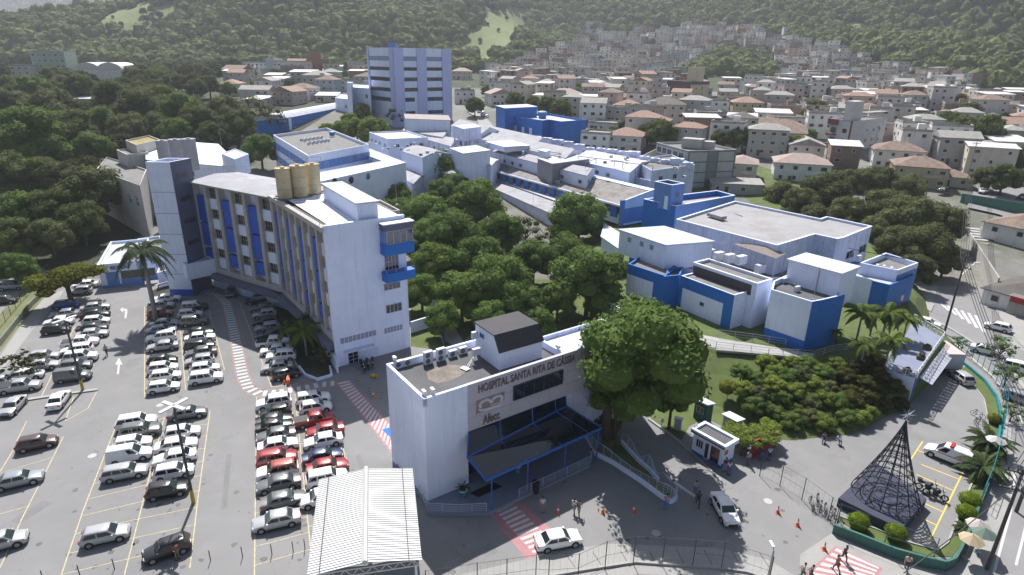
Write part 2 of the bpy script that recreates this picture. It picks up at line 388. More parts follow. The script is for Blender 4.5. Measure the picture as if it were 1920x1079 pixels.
# spec: length, width, list of (x, half width, hood z), cabin (base rear, roof rear, roof front, base front, belt z, roof z)
SPEC = dict(
    hatch=(4.0, 1.70, .88, [(-2.0, .66, .62), (-1.93, .80, .86), (-1.5, .84, .93), (.6, .85, .94), (1.25, .83, .90), (1.8, .76, .78), (2.0, .60, .52)], (-1.93, -1.45, .35, 1.08, .90, 1.50)),
    sedan=(4.5, 1.76, .90, [(-2.25, .66, .60), (-2.17, .80, .92), (-1.45, .86, .96), (.7, .87, .93), (1.5, .85, .88), (2.05, .78, .76), (2.25, .60, .50)], (-1.72, -.95, .38, 1.12, .90, 1.44)),
    suv=(4.4, 1.82, .98, [(-2.2, .70, .66), (-2.13, .86, 1.0), (-1.5, .90, 1.05), (.7, .91, 1.06), (1.5, .89, 1.02), (2.05, .82, .90), (2.2, .66, .58)], (-2.12, -1.75, .45, 1.12, 1.0, 1.68)),
    wagon=(4.4, 1.72, .90, [(-2.2, .68, .62), (-2.13, .80, .88), (-1.5, .85, .95), (.7, .86, .94), (1.4, .84, .90), (2.0, .76, .78), (2.2, .60, .52)], (-2.12, -1.82, .42, 1.15, .90, 1.50)),
    van=(4.4, 1.74, 1.0, [(-2.2, .80, .8), (-2.15, .86, 1.05), (-1.0, .87, 1.1), (.6, .87, 1.08), (1.3, .86, 1.02), (1.95, .78, .84), (2.2, .6, .52)], (-2.16, -2.08, .35, 1.25, 1.0, 1.82)),
    pickup=(5.0, 1.80, 1.0, [(-2.5, .82, .98), (-2.48, .88, 1.02), (-.9, .89, 1.02), (.8, .9, 1.04), (1.6, .88, 1.0), (2.3, .80, .86), (2.5, .64, .55)], (-.75, -.55, .70, 1.35, .98, 1.62)))
_cm = {}
def loftx(mb, st, prof):
    """rings across x"""
    n = len(prof(st[0])); vs = []; fs = []
    for s in st: vs += prof(s)
    for i in range(len(st) - 1):
        for j in range(n - 1): a = i * n + j; fs.append((a, a + 1, a + n + 1, a + n))
    fs.append(tuple(range(n))); fs.append(tuple(reversed(range((len(st) - 1) * n, len(st) * n))))
    return mb.add(vs, fs)
def carmesh(kind):
    if kind in _cm: return _cm[kind]
    Ln, W, belt, st, cab = SPEC[kind]; D = {}
    def prof(s):
        x, w, z = s; zb = .30 if abs(x) > Ln / 2 - .1 else .20
        return [(x, -w * .90, zb), (x, -w, .42), (x, -w * 1.0, z * .72), (x, -w * .95, z - .06), (x, -w * .80, z), (x, 0, z + .03), (x, w * .80, z), (x, w * .95, z - .06), (x, w, z * .72), (x, w, .42), (x, w * .90, zb)]
    b = MB(); loftx(b, st, prof); D['body'] = b.mesh('body', [], smooth=True, ang=38)
    br, rr, rf, bf, zb, zr = cab; wb, wr = W / 2 * .93, W / 2 * .74
    c = MB(); rings = []
    for k, (z, w, x0, x1) in enumerate(((zb - .05, wb, br, bf), (zb + (zr - zb) * .85, wr + .03, rr + (br - rr) * .13, rf + (bf - rf) * .13), (zr - .015, wr - .06, rr + .04, rf - .05), (zr + .02, wr - .3, rr + .35, rf - .35))):
        rings += [(x0, -w, z), (x1, -w, z), (x1, w, z), (x0, w, z)]
    fs = [];
    for k in range(3):
        for j in range(4): a = k * 4; fs.append((a + j, a + (j + 1) % 4, a + 4 + (j + 1) % 4, a + 4 + j))
    fs.append((12, 13, 14, 15)); c.add(rings, fs); D['cabin'] = c.mesh('cabin', [], smooth=True, ang=50)
    def q(u, side, e=.012):
        """points on the side glass plane: u = (x fraction, z fraction)"""
        fx, fz = u; z0, z1 = zb - .05, zb + (zr - zb) * .85
        xa, xb = br + (rr + (br - rr) * .13 - br) * fz, bf + (rf + (bf - rf) * .13 - bf) * fz
        w = wb + (wr + .03 - wb) * fz + e; return (xa + (xb - xa) * fx, side * w, z0 + (z1 - z0) * fz)
    D['panes'] = []; solid = kind == 'van'
    for sd in (-1, 1):
        cuts = [(.03, .33), (.36, .64), (.67, .95)] if kind in ('suv', 'wagon') else ([(.70, .95)] if solid else ([(.07, .47), (.52, .94)]))
        for a, e in cuts:
            s = MB(); s.add([q((a, .22), sd), q((e, .22), sd), q((e - .03 * (e > .9), .93), sd), q((a + .03, .93), sd)], [(0, 1, 2, 3) if sd < 0 else (3, 2, 1, 0)])
            D['panes'].append(s.mesh('side_window', [M_cglass]))
    def endg(x0, x1, e, lo=.18):
        z0, z1 = zb - .05, zb + (zr - zb) * .85; w0, w1 = wb, wr + .03
        f = lambda t, sd, k: (x0 + (x1 - x0) * t + e, sd * (w0 + (w1 - w0) * t) * k, z0 + (z1 - z0) * t)
        return [f(lo, -1, .90), f(lo, 1, .90), f(.98, 1, .90), f(.98, -1, .90)]
    w = MB(); w.add(endg(bf, rf + (bf - rf) * .13, .014), [(0, 1, 2, 3)]); D['windscreen'] = w.mesh('windscreen', [M_cglass2])
    w = MB(); w.add(endg(br, rr + (br - rr) * .13, -.014, .3), [(3, 2, 1, 0)]); D['rear_window'] = w.mesh('rear_window', [M_cglass])
    if kind == 'pickup':
        t = MB(); t.box((-1.62, 0, .99), (1.55, 1.5, .14)); D['cargo_bed'] = t.mesh('cargo_bed', [M_trim])
    h = MB()
    h.box((Ln / 2 - .17, 0, .64), (.16, .36, .13)); D['headlight'] = h.mesh('headlight', [M_lamp])
    h = MB(); h.box((0, 0, 0), (.10, .28, .2)); D['tail_light'] = h.mesh('tail_light', [M_tail])
    p = MB(); p.box((-Ln / 2 - .0, 0, .58), (.03, .42, .12)); p.box((Ln / 2 - .01, 0, .42), (.05, .42, .11)); D['number_plate'] = p.mesh('number_plate', [M_plate])
    t = MB(); t.box((Ln / 2 - .03, 0, .42), (.1, W * .55, .22)); t.box((0, -W / 2 * .985, .25), (Ln * .5, .05, .12)); t.box((0, W / 2 * .985, .25), (Ln * .5, .05, .12))
    for sd in (-1, 1):
        for x in (Ln * .31, -Ln * .30):
            t.tube((x, sd * (W / 2 - .16), .33), (x, sd * (W / 2 + .004), .33), .385, 14)
    D['trim'] = t.mesh('trim', [M_trim], ang=40)
    m = MB()
    for sd in (-1, 1): m.box((bf - .32, sd * (W / 2 + .05), zb + .08), (.14, .2, .13))
    D['mirror'] = m.mesh('mirror', [])
    t = MB(); t.tube((0, -.1, 0), (0, .1, 0), .32, 16); D['tyre'] = t.mesh('tyre', [M_tyre], ang=40)
    t = MB(); t.tube((0, -.112, 0), (0, .112, 0), .205, 12)
    for k in range(5):
        a = k * 2 * math.pi / 5; t.box((.1 * math.cos(a), 0, .1 * math.sin(a)), (.05, .24, .05))
    D['rim'] = t.mesh('rim', [M_rim], ang=40)
    _cm[kind] = D; return D
_cc = {}
def carproto(kind, col, roofcol=None, extra=None):
    def make():
        D = carmesh(kind); Ln, W = SPEC[kind][:2]; pm = carpaint(col); root = raw('parked_car' if kind != 'pickup' else 'pickup_truck'); root['category'] = 'pickup truck' if kind == 'pickup' else ('van' if kind == 'van' else 'car')
        def part(n, me, par=root, loc=(0, 0, 0), m=None):
            k = (kind, n, m.name if m else '')
            if m:
                if k not in _cc: c = me.copy(); c.materials.clear(); c.materials.append(m); _cc[k] = c
                me = _cc[k]
            o = bpy.data.objects.new(n, me); COL.objects.link(o); o.parent = par; o.location = loc; ORG[o.name] = (0, 0, 0); return o
        b = part('body', D['body'], m=pm); cb = part('cabin', D['cabin'], m=carpaint(roofcol) if roofcol else pm)
        [part('side_window', k_, cb) for k_ in D['panes']]; part('windscreen', D['windscreen'], cb)
        if kind != 'van': part('rear_window', D['rear_window'], cb)
        if 'cargo_bed' in D: part('cargo_bed', D['cargo_bed'])
        for sd in (-1, 1):
            part('headlight', D['headlight'], loc=(0, sd * (W / 2 - .30), .0))
            part('tail_light', D['tail_light'], loc=(-Ln / 2 + .05, sd * (W / 2 - .21), .78))
        part('number_plate', D['number_plate']); part('trim', D['trim']); part('mirror', D['mirror'], m=pm)
        for x in (Ln * .31, -Ln * .30):
            for sd in (-1, 1):
                w = part('wheel', D['tyre'], loc=(x, sd * (W / 2 - .085), .32)); part('rim', D['rim'], w)
        if extra: extra(root, part)
        return root
    return Proto(make)
CP_ = {}
def car(px, py, kind, col, az, label, group=None, z=None, base=None, roof=None):
    k = (kind, col, roof)
    if k not in CP_: CP_[k] = carproto(kind, col, roof)
    if base is None: base = 0
    p = G(px, py, base + .65)
    return CP_[k].put((p.x, p.y, base + .012), az - 90, label, 'pickup truck' if kind == 'pickup' else ('van' if kind == 'van' else 'car'), group, .935)
def leafcloud(blobs, per, size, up=.25, squash=1.0, seed=0, flat=False):
    rg = np.random.default_rng(seed); V = []; 
    for (cx, cy, cz, r, sq) in blobs:
        n = int(per * r * r)
        d = rg.normal(size=(n, 3)); d /= np.linalg.norm(d, axis=1)[:, None]
        d[:, 2] = np.where(d[:, 2] < -.35, -d[:, 2], d[:, 2])
        lump = 1 + .10 * np.sin(d[:, 0] * 7 + seed) * np.sin(d[:, 1] * 6 + cz) + .06 * np.sin(d[:, 2] * 15 + cx)
        rad = r * lump * (1 - .28 * rg.random(n) ** 2.2)
        c = np.array([cx, cy, cz]) + d * rad[:, None] * np.array([1, 1, sq])
        nr = d + rg.normal(size=(n, 3)) * .55 + np.array([0, 0, up]); nr /= np.linalg.norm(nr, axis=1)[:, None]
        a = np.cross(nr, rg.normal(size=(n, 3))); a /= np.linalg.norm(a, axis=1)[:, None]; b = np.cross(nr, a)
        s = size * (.6 + .8 * rg.random(n))[:, None]
        V.append(np.stack([c - a * s, c - b * s * .55, c + a * s, c + b * s * .55], 1))
    return np.concatenate(V).reshape(-1, 3)
def npmesh(name, verts, m, k=4):
    me = bpy.data.meshes.new(name); n = len(verts); me.vertices.add(n); me.vertices.foreach_set('co', verts.astype(np.float32).ravel())
    me.loops.add(n); me.loops.foreach_set('vertex_index', np.arange(n, dtype=np.int32)); me.polygons.add(n // k)
    me.polygons.foreach_set('loop_start', np.arange(0, n, k, dtype=np.int32)); me.update(calc_edges=True); me.materials.append(m); return me
def crownblobs(kind, seed):
    rg = random.Random(seed); B = []
    if kind == 'wide':
        for i in range(16):
            a = rg.uniform(0, 6.28); r = rg.uniform(.15, .72); B.append((r * math.cos(a), r * math.sin(a), rg.uniform(.58, .82), rg.uniform(.22, .34), .55))
        B.append((0, 0, .78, .42, .5))
    else:
        B.append((0, 0, .95, .60, .85))
        n = 15 if kind == 'round' else 11
        for i in range(n):
            a = i * 2.4 + rg.uniform(-.3, .3); zf = (i + .5) / n; zz = .55 + zf * .95; rr = .62 * math.sqrt(max(.05, 1 - (zf - .25) ** 2 * 1.5))
            B.append((rr * math.cos(a), rr * math.sin(a), zz, rg.uniform(.27, .42), .82))
        B.append((.1, -.05, 1.45, .36, .8))
        if kind == 'loose': B = [(x * 1.15, y * 1.15, z, r * .78, s) for x, y, z, r, s in B[1:]] + [(0, 0, .9, .4, .8)]
    return B
M_leafs = dict(broad=leafmat('leaves_broad', (.112, .185, .055)), dark=leafmat('leaves_dark', (.098, .130, .048)), grey=leafmat('leaves_greyish', (.112, .138, .065)),
               light=leafmat('leaves_light', (.165, .23, .055)), yellow=leafmat('leaves_yellow_flower', (.13, .155, .025), .5), olive=leafmat('leaves_olive', (.07, .078, .03)))
_tm = {}
def treemesh(kind, seed, col, q):
    """unit crown (radius about 1), q = leaf density class"""
    k = (kind, seed, q)
    if k not in _tm:
        per, size = {0: (2300, .036), 1: (1000, .055), 2: (260, .11)}[q]
        if kind == 'wide': per *= 1.2
        if kind == 'loose': per *= .62
        B = crownblobs(kind, seed); v = leafcloud(B, per, size, seed=seed)
        core = MB()
        for x, y, z, r, s in B: core.blob((x, y, z), r * (.80 if kind != 'loose' else .45), 8, 6, s, .12)
        _tm[k] = (v, core)
    k2 = k + (col,)
    if k2 not in _tm:
        v, core = _tm[k]; cv = []
        for f in core.f:
            p = [core.v[i] for i in f]; p = p if len(p) == 4 else p + [p[-1]]; cv += p
        _tm[k2] = npmesh('crown', np.concatenate([v, np.array(cv)]), M_leafs[col])
    return _tm[k2]
_trk = {}
def trunkmesh(seed, h):
    k = seed % 4
    if k not in _trk:
        rg = random.Random(k); m = MB(); m.tube((0, 0, -.15), (.02, .01, .5), .07, 7, .05)
        for i in range(6):
            a = i * 1.05 + rg.random(); p = (.02, .01, .45); e = (.45 * math.cos(a), .45 * math.sin(a), rg.uniform(.75, 1.1)); md = lerp(p, e, .5) + Vector((0, 0, .08))
            m.tube(p, md, .038, 5, .025); m.tube(md, e, .025, 5, .01)
        _trk[k] = m.mesh('trunk', [M_bark], smooth=True)
    return _trk[k]
def tree(px, py, rp, label, kind='round', col='broad', zg=None, base=None, group=None, q=None, sx=1.0, name='tree', sz=1.0, R_=None, hc=None):
    """px,py = photo centre of the crown, rp its photo radius; or base=(x,y,z) with R_ in metres"""
    if base is None:
        d = ray(px, py); t = 25.0
        while t < 1500:
            p = CP + d * t; Rm = rp * t / FOC
            g = T(p[0], p[1]) if zg is None else zg
            if p[2] - g <= Rm * 1.12 * sz: break
            t += .5
        base = (p[0], p[1], g); R_ = Rm
    if hc is not None: g_ = G(px, py, hc); base = (g_.x, g_.y, zg or 0); R_ = rp * ((np.array(g_) - CP) @ FW) / FOC
    if q is None: q = 0 if rp > 38 else (1 if rp > 16 else 2)
    seed = int(abs(base[0] * 7 + base[1] * 13)) % 3
    o = thing(name, label, 'tree' if name != 'shrub' else 'shrub', base, 0, group)
    c = bpy.data.objects.new('crown', treemesh(kind, seed, col, q)); COL.objects.link(c); c.parent = o
    s = R_ * .98; c.scale = (s * sx, s * sx, s * sz); c.rotation_euler = (0, 0, random.uniform(0, 6.28))
    c2 = bpy.data.objects.new('trunk', trunkmesh(seed, 1)); COL.objects.link(c2); c2.parent = o; c2.scale = (s, s, s * sz)
    if hc is not None: k_ = (hc - base[2]) / (.95 * s * sz); c.location.z = (hc - base[2]) - .95 * s * sz; c2.scale = (s, s, s * sz * k_); c2.rotation_euler = (0, 0, random.uniform(0, 6.28))
    return o
def frondmesh(L, droop, leafl, n=26, rise=.5, seed=0, wid=.05, ang=.5):
    rg = random.Random(seed); V = []; pts = []
    for i in range(n + 1):
        t = i / n; pts.append(Vector((L * (t - .12 * t * t * droop), 0, L * (rise * t - droop * t * t))))
    m = MB()
    for i in range(n): m.tube(pts[i], pts[i + 1], .035 * (1 - i / n) + .012, 4, cap=False)
    for i in range(2, n + 1):
        t = i / n; l = leafl * math.sin(math.pi * min(1, t * .85 + .12)) * rg.uniform(.85, 1.1)
        dr = (pts[i] - pts[i - 1]).normalized()
        for sd in (-1, 1):
            for k in (0, .5):
                p = pts[i] - dr * L / n * k; w = Vector((dr.x * ang, sd, dr.z * ang - .45 - rg.random() * .35)).normalized() * l; sdv = dr * wid
                m.add([p - sdv, p + sdv, p + w + sdv * .3, p + w - sdv * .3], [(0, 1, 2, 3)])
    return m
_pf = {}
def palmproto(kind):
    def make():
        r = raw('palm_tree'); r['category'] = 'palm tree'
        if kind == 'royal': H, rt, nf, L, dr, lf, wid = 9.2, .26, 22, 4.5, 1.05, 1.0, .085
        elif kind == 'areca': H, rt, nf, L, dr, lf, wid = 3.6, .11, 13, 2.7, .85, .62, .07
        else: H, rt, nf, L, dr, lf, wid = .9, .28, 26, 2.3, .7, .42, .05
        t = MB(); nseg = 10
        for i in range(nseg):
            a, b = i / nseg, (i + 1) / nseg; w = lambda u: rt * (1.25 - .45 * u + .12 * math.sin(u * 3))
            t.tube((.02 * math.sin(a * 5), 0, H * a), (.02 * math.sin(b * 5), 0, H * b), w(a), 9, w(b), cap=False)
        if kind == 'royal': t.tube((0, 0, H), (0, 0, H + 1.1), rt * .8, 9, rt * .45, mi=1)
        t.build('trunk', [mat('palm_trunk', (.30, .28, .27), .9, .15, 2, fine=(5, .4, .7)), mat('palm_crownshaft', (.09, .15, .06), .5, .1, 2)], r, ang=50)
        c = MB(); zc = H + (1.0 if kind == 'royal' else 0)
        for i in range(nf):
            k = i / nf; rise = .25 + .95 * ((i * 7) % nf) / nf; f = frondmesh(L * random.uniform(.85, 1.1), dr + .25 * random.random(), lf, 22, rise, i, wid)
            a = i * 2.399; ca, sa = math.cos(a), math.sin(a); c.add([(v[0] * ca - v[1] * sa, v[0] * sa + v[1] * ca, v[2] + zc) for v in f.v], f.f)
        c.build('crown', M_palm[kind], r); return r
    return Proto(make)
M_palm = dict(royal=leafmat('palm_leaves_royal', (.05, .085, .045), .3, .2), areca=leafmat('palm_leaves_areca', (.10, .155, .035), .35, .3), cycad=leafmat('palm_leaves_date', (.06, .095, .04), .3, .2))
PALM = {k: palmproto(k) for k in ('royal', 'areca', 'cycad')}
SKIN = [mat('skin_%d' % i, c, .6, .05, 6) for i, c in enumerate([(.30, .17, .11), (.18, .10, .065), (.42, .26, .18)])]
M_hair = mat('dark_hair', (.015, .011, .009), .7, .1, 8); M_shoe = mat('dark_shoes', (.03, .028, .028), .7, .1, 8)
POSES = dict(
    stand=dict(pel=(0, 0, .93), ch=(0, .0, 1.36), hd=(0, .03, 1.62), kn=[(-.10, .02, .50), (.10, .02, .50)], an=[(-.12, 0, .09), (.12, 0, .09)], el=[(-.25, -.03, 1.10), (.25, -.03, 1.10)], ha=[(-.27, .06, .86), (.27, .06, .86)]),
    walk=dict(pel=(0, 0, .92), ch=(0, .05, 1.35), hd=(0, .10, 1.61), kn=[(-.09, .22, .52), (.09, -.05, .50)], an=[(-.09, .30, .10), (.09, -.42, .16)], el=[(-.25, -.10, 1.12), (.25, .08, 1.12)], ha=[(-.24, -.22, .92), (.24, .28, .98)]),
    talk=dict(pel=(0, 0, .93), ch=(0, .02, 1.36), hd=(0, .07, 1.61), kn=[(-.11, .05, .50), (.10, -.02, .50)], an=[(-.14, .02, .09), (.13, -.05, .09)], el=[(-.27, .02, 1.12), (.26, -.02, 1.10)], ha=[(-.12, .26, 1.20), (.25, .12, .88)]),
    sit=dict(pel=(0, 0, .50), ch=(0, .04, .93), hd=(0, .12, 1.18), kn=[(-.13, .42, .50), (.13, .42, .50)], an=[(-.13, .44, .08), (.13, .44, .08)], el=[(-.25, .08, .70), (.25, .08, .70)], ha=[(-.15, .34, .60), (.15, .34, .60)]))
def skinmesh(name, verts, edges, rad, m, root=0, sub=1):
    me = bpy.data.meshes.new(name); me.from_pydata(verts, edges, []); o = bpy.data.objects.new(name, me); COL.objects.link(o)
    md = o.modifiers.new('s', 'SKIN'); md.use_smooth_shade = True; sv = me.skin_vertices[0].data
    for i, r in enumerate(rad): sv[i].radius = (r, r) if not isinstance(r, tuple) else r; sv[i].use_root = i == root
    if sub: s = o.modifiers.new('u', 'SUBSURF'); s.levels = sub
    bpy.context.view_layer.update(); out = bpy.data.meshes.new_from_object(o.evaluated_get(bpy.context.evaluated_depsgraph_get()))
    out.name = name; bpy.data.objects.remove(o); out.materials.clear(); out.materials.append(m); return out
_pm = {}
def posemeshes(pose):
    if pose in _pm: return _pm[pose]
    p = {k: ([Vector(x) for x in v] if isinstance(v, list) else Vector(v)) for k, v in POSES[pose].items()}
    nk = lerp(p['ch'], p['hd'], .45); sh = [p['ch'] + Vector((s * .18, 0, .06)) for s in (-1, 1)]; hip = [p['pel'] + Vector((s * .09, 0, -.03)) for s in (-1, 1)]
    wa = lerp(p['pel'], p['ch'], .4); hd = p['hd']
    V = [p['pel'], wa, p['ch'], nk, hd + Vector((0, 0, -.03)), hd + Vector((0, .0, .09))]; E_ = [(0, 1), (1, 2), (2, 3), (3, 4), (4, 5)]
    Rd = [(.15, .11), (.125, .095), (.155, .10), .052, .082, .085]
    for s in (0, 1):
        i = len(V); V += [sh[s], p['el'][s], lerp(p['el'][s], p['ha'][s], .92)]; E_ += [(2, i), (i, i + 1), (i + 1, i + 2)]; Rd += [.055, .042, .028]
        pal = V[-1]; d = (p['ha'][s] - p['el'][s]).normalized(); pe = pal + d * .09; j = len(V); V.append(pe); E_.append((i + 2, j)); Rd.append((.036, .018))
        for k, (o, l) in enumerate(((-.03, .065), (-.01, .08), (.01, .075), (.03, .06))):
            b = len(V); q = Vector((0, 1, 0)) if abs(d.y) < .8 else Vector((1, 0, 0)); V += [pe + q * o + d * .02, pe + q * o + d * l + Vector((0, .012, -.01))]; E_ += [(j, b), (b, b + 1)]; Rd += [.010, .008]
        b = len(V); V += [pal + d * .05 + Vector((0, .045, 0))]; E_.append((i + 2, b)); Rd.append(.010)
        i = len(V); ft = p['an'][s] + Vector((0, .15, -.045)); V += [hip[s], p['kn'][s], p['an'][s], ft]; E_ += [(0, i), (i, i + 1), (i + 1, i + 2), (i + 2, i + 3)]; Rd += [.085, .058, .042, .038]
    body = skinmesh('body', [tuple(v) for v in V], E_, Rd, SKIN[0])
    # nose, ears and eyes joined into the same body mesh
    f = MB(); h = hd + Vector((0, 0, .03)); f.blob((h.x, h.y + .092, h.z - .01), .016, 6, 4, 1.5); f.blob((h.x - .085, h.y, h.z), .02, 6, 4, 1.6); f.blob((h.x + .085, h.y, h.z), .02, 6, 4, 1.6)
    f.box((h.x, h.y + .083, h.z - .055), (.045, .012, .008)); f.blob((h.x - .03, h.y + .08, h.z + .02), .011, 6, 4); f.blob((h.x + .03, h.y + .08, h.z + .02), .011, 6, 4)
    n0 = len(body.vertices); vs = [tuple(v.co) for v in body.vertices] + f.v; fs = [tuple(q.vertices) for q in body.polygons] + [tuple(i + n0 for i in q) for q in f.f]
    nb = bpy.data.meshes.new('body'); nb.from_pydata(vs, [], fs); nb.polygons.foreach_set('use_smooth', [True] * len(fs)); nb.materials.append(SKIN[0])
    hipz = p['pel'] + Vector((0, 0, .04))
    V = [hipz, wa, p['ch'] + Vector((0, 0, .03))]; E_ = [(0, 1), (1, 2)]; Rd = [(.165, .125), (.145, .112), (.165, .115)]
    for s in (0, 1): i = len(V); V += [sh[s], lerp(sh[s], p['el'][s], .75)]; E_ += [(2, i), (i, i + 1)]; Rd += [.072, .062]
    shirt = skinmesh('shirt', [tuple(v) for v in V], E_, Rd, SKIN[0])
    V = [p['pel'] + Vector((0, 0, .03))]; E_ = []; Rd = [(.16, .12)]
    for s in (0, 1): i = len(V); V += [hip[s], p['kn'][s], lerp(p['kn'][s], p['an'][s], .9)]; E_ += [(0, i), (i, i + 1), (i + 1, i + 2)]; Rd += [.10, .072, .06]
    tr = skinmesh('trousers', [tuple(v) for v in V], E_, Rd, SKIN[0])
    hair = MB(); hair.blob((h.x, h.y - .015, h.z + .045), .102, 10, 7, .95, .04)
    hm = hair.mesh('hair', [M_hair], smooth=True)
    sm = MB()
    for s in (0, 1): a = p['an'][s]; sm.box((a.x, a.y + .06, a.z - .05), (.095, .27, .075))
    sm = sm.mesh('shoe', [M_shoe]); _pm[pose] = (nb, shirt, tr, hm, sm); return _pm[pose]
_clo = {}
def person(px, py, pose, az, shirt, trous, label, z=0, skin=0, sc=1.0, group=None):
    p = G(px, py, z); o = thing('person', label, 'person', (p.x, p.y, z), az, group); o.scale = (sc, sc, sc)
    ms = posemeshes(pose)
    for n, me, m in (('body', ms[0], SKIN[skin]), ('shirt', ms[1], mat('cloth_%02d%02d%02d' % tuple(int(c * 99) for c in shirt), shirt, .9, .1, 4)), ('trousers', ms[2], mat('cloth_%02d%02d%02d' % tuple(int(c * 99) for c in trous), trous, .9, .1, 4)), ('hair', ms[3], M_hair), ('shoes', ms[4], M_shoe)):
        k = (pose, n, m.name)
        if k not in _clo: c = me.copy(); c.materials.clear(); c.materials.append(m); _clo[k] = c
        ob = bpy.data.objects.new(n, _clo[k]); COL.objects.link(ob); ob.parent = o
    return o
M_cone = mat('orange_cone', (.60, .13, .04), .6, .1, 3); M_white = mat('white_plastic', (.72, .72, .72), .6, .05, 3)
def mk_cone():
    r = raw('traffic_cone'); m = MB(); m.box((0, 0, .02), (.38, .38, .04)); m.tube((0, 0, .04), (0, 0, .28), .15, 12, .10); m.tube((0, 0, .46), (0, 0, .72), .065, 12, .025)
    m.build('cone_body', M_cone, r, ang=40); w = MB(); w.tube((0, 0, .28), (0, 0, .46), .105, 12, .068); w.build('reflective_band', M_white, r, ang=40); return r
CONE = Proto(mk_cone)
def mk_bike():
    r = raw('bicycle'); m = MB()
    for a, b in (((-.5, 0, .34), (-.1, 0, .34)), ((-.1, 0, .34), (-.25, 0, .85)), ((-.5, 0, .34), (-.22, 0, .78)), ((-.22, 0, .78), (.38, 0, .82)), ((-.1, 0, .34), (.40, 0, .72)), ((.35, 0, .98), (.52, 0, .34))): m.tube(a, b, .022, 5)
    m.build('frame', mat('bike_frame', (.16, .14, .2), .4, .1, 3), r)
    for x in (-.5, .52):
        w = MB(); w.ring((x, 0, .34), .31, .025, 18, (0, 1, 0)); o = w.build('wheel', M_blk, r); s = MB()
        for k in range(8): a = k * math.pi / 4; s.tube((x, 0, .34), (x + .3 * math.cos(a), 0, .34 + .3 * math.sin(a)), .006, 3)
        s.build('spokes', M_gal, o)
    h = MB(); h.tube((.36, -.27, .98), (.36, .27, .98), .016, 5); h.build('handlebar', M_gal, r); s = MB(); s.box((-.27, 0, .88), (.26, .15, .06)); s.build('saddle', M_blk, r); return r
BIKE = Proto(mk_bike)
def mk_moto():
    r = raw('motorcycle'); dk = mat('moto_black', (.02, .02, .025), .4, .1, 3)
    for x in (-.66, .68):
        w = MB(); w.ring((x, 0, .31), .25, .062, 18, (0, 1, 0), 6); o = w.build('wheel', M_blk, r); h = MB(); h.ring((x, 0, .31), .2, .02, 14, (0, 1, 0)); h.tube((x, -.05, .31), (x, .05, .31), .06, 8)
        for k in range(6): a = k * math.pi / 3; h.tube((x, 0, .31), (x + .2 * math.cos(a), 0, .31 + .2 * math.sin(a)), .012, 3)
        h.build('rim', M_rim, o)
    m = MB(); m.blob((.12, 0, .82), .22, 8, 6, .6); m.box((0, 0, .45), (.42, .26, .34)); m.tube((.68, 0, .31), (.42, 0, 1.0), .035, 6); m.tube((-.66, 0, .31), (-.1, 0, .5), .04, 6); m.box((-.62, 0, .72), (.36, .16, .05)); m.build('frame', dk, r, ang=50)
    s = MB(); s.box((-.25, 0, .82), (.62, .26, .1)); s.build('seat', M_blk, r); h = MB(); h.tube((.40, -.36, 1.06), (.40, .36, 1.06), .018, 5); h.box((.40, -.36, 1.2), (.02, .12, .07)); h.box((.4, .36, 1.2), (.02, .12, .07)); h.build('handlebar', dk, r)
    l = MB(); l.blob((.56, 0, .92), .09, 8, 6); l.build('headlight', M_lamp, r); t = MB(); t.box((-.72, 0, .98), (.34, .34, .28)); t.build('top_box', mat('top_box', (.05, .05, .06), .4, .1, 3), r); return r
MOTO = Proto(mk_moto)
def mk_ac(two):
    def f():
        r = raw('air_conditioner'); w, d, h = (.95, .42, 1.35) if two else (.9, .4, .72)
        m = MB(); m.box((0, 0, h / 2 + .08), (w, d, h)); m.build('casing', mat('ac_casing', (.60, .62, .70), .5, .06, 3), r)
        for k in range(2 if two else 1):
            z = .08 + (.36 if not two else .36 + k * .62); g = MB(); g.tube((-.12, -d / 2 - .012, z), (-.12, -d / 2, z), .27, 16); o = g.build('fan_grille', mat('ac_grille', (.09, .095, .12), .6, .1, 4), r)
            q = MB(); q.ring((-.12, -d / 2 - .016, z), .18, .012, 14, (0, 1, 0), 4); q.ring((-.12, -d / 2 - .016, z), .09, .012, 10, (0, 1, 0), 4); q.build('fan_guard', M_gal, o)
        b = MB(); b.box((-.35, 0, .04), (.08, d + .1, .08)); b.box((.35, 0, .04), (.08, d + .1, .08)); b.build('bracket', M_gal, r); return r
    return f
AC1, AC2 = Proto(mk_ac(False)), Proto(mk_ac(True))
def mk_tank():
    r = raw('water_tank'); m = MB(); m.tube((0, 0, .0), (0, 0, 1.25), .75, 18, .95); m.build('tank_shell', mat('tank_blue', (.03, .17, .42), .5, .08, 2), r, ang=40)
    l = MB(); l.tube((0, 0, 1.25), (0, 0, 1.42), 1.0, 18, .55); l.tube((0, 0, 1.42), (0, 0, 1.5), .35, 12); l.build('lid', mat('tank_lid', (.10, .28, .50), .5, .08, 2), r, ang=30); return r
TANK = Proto(mk_tank)
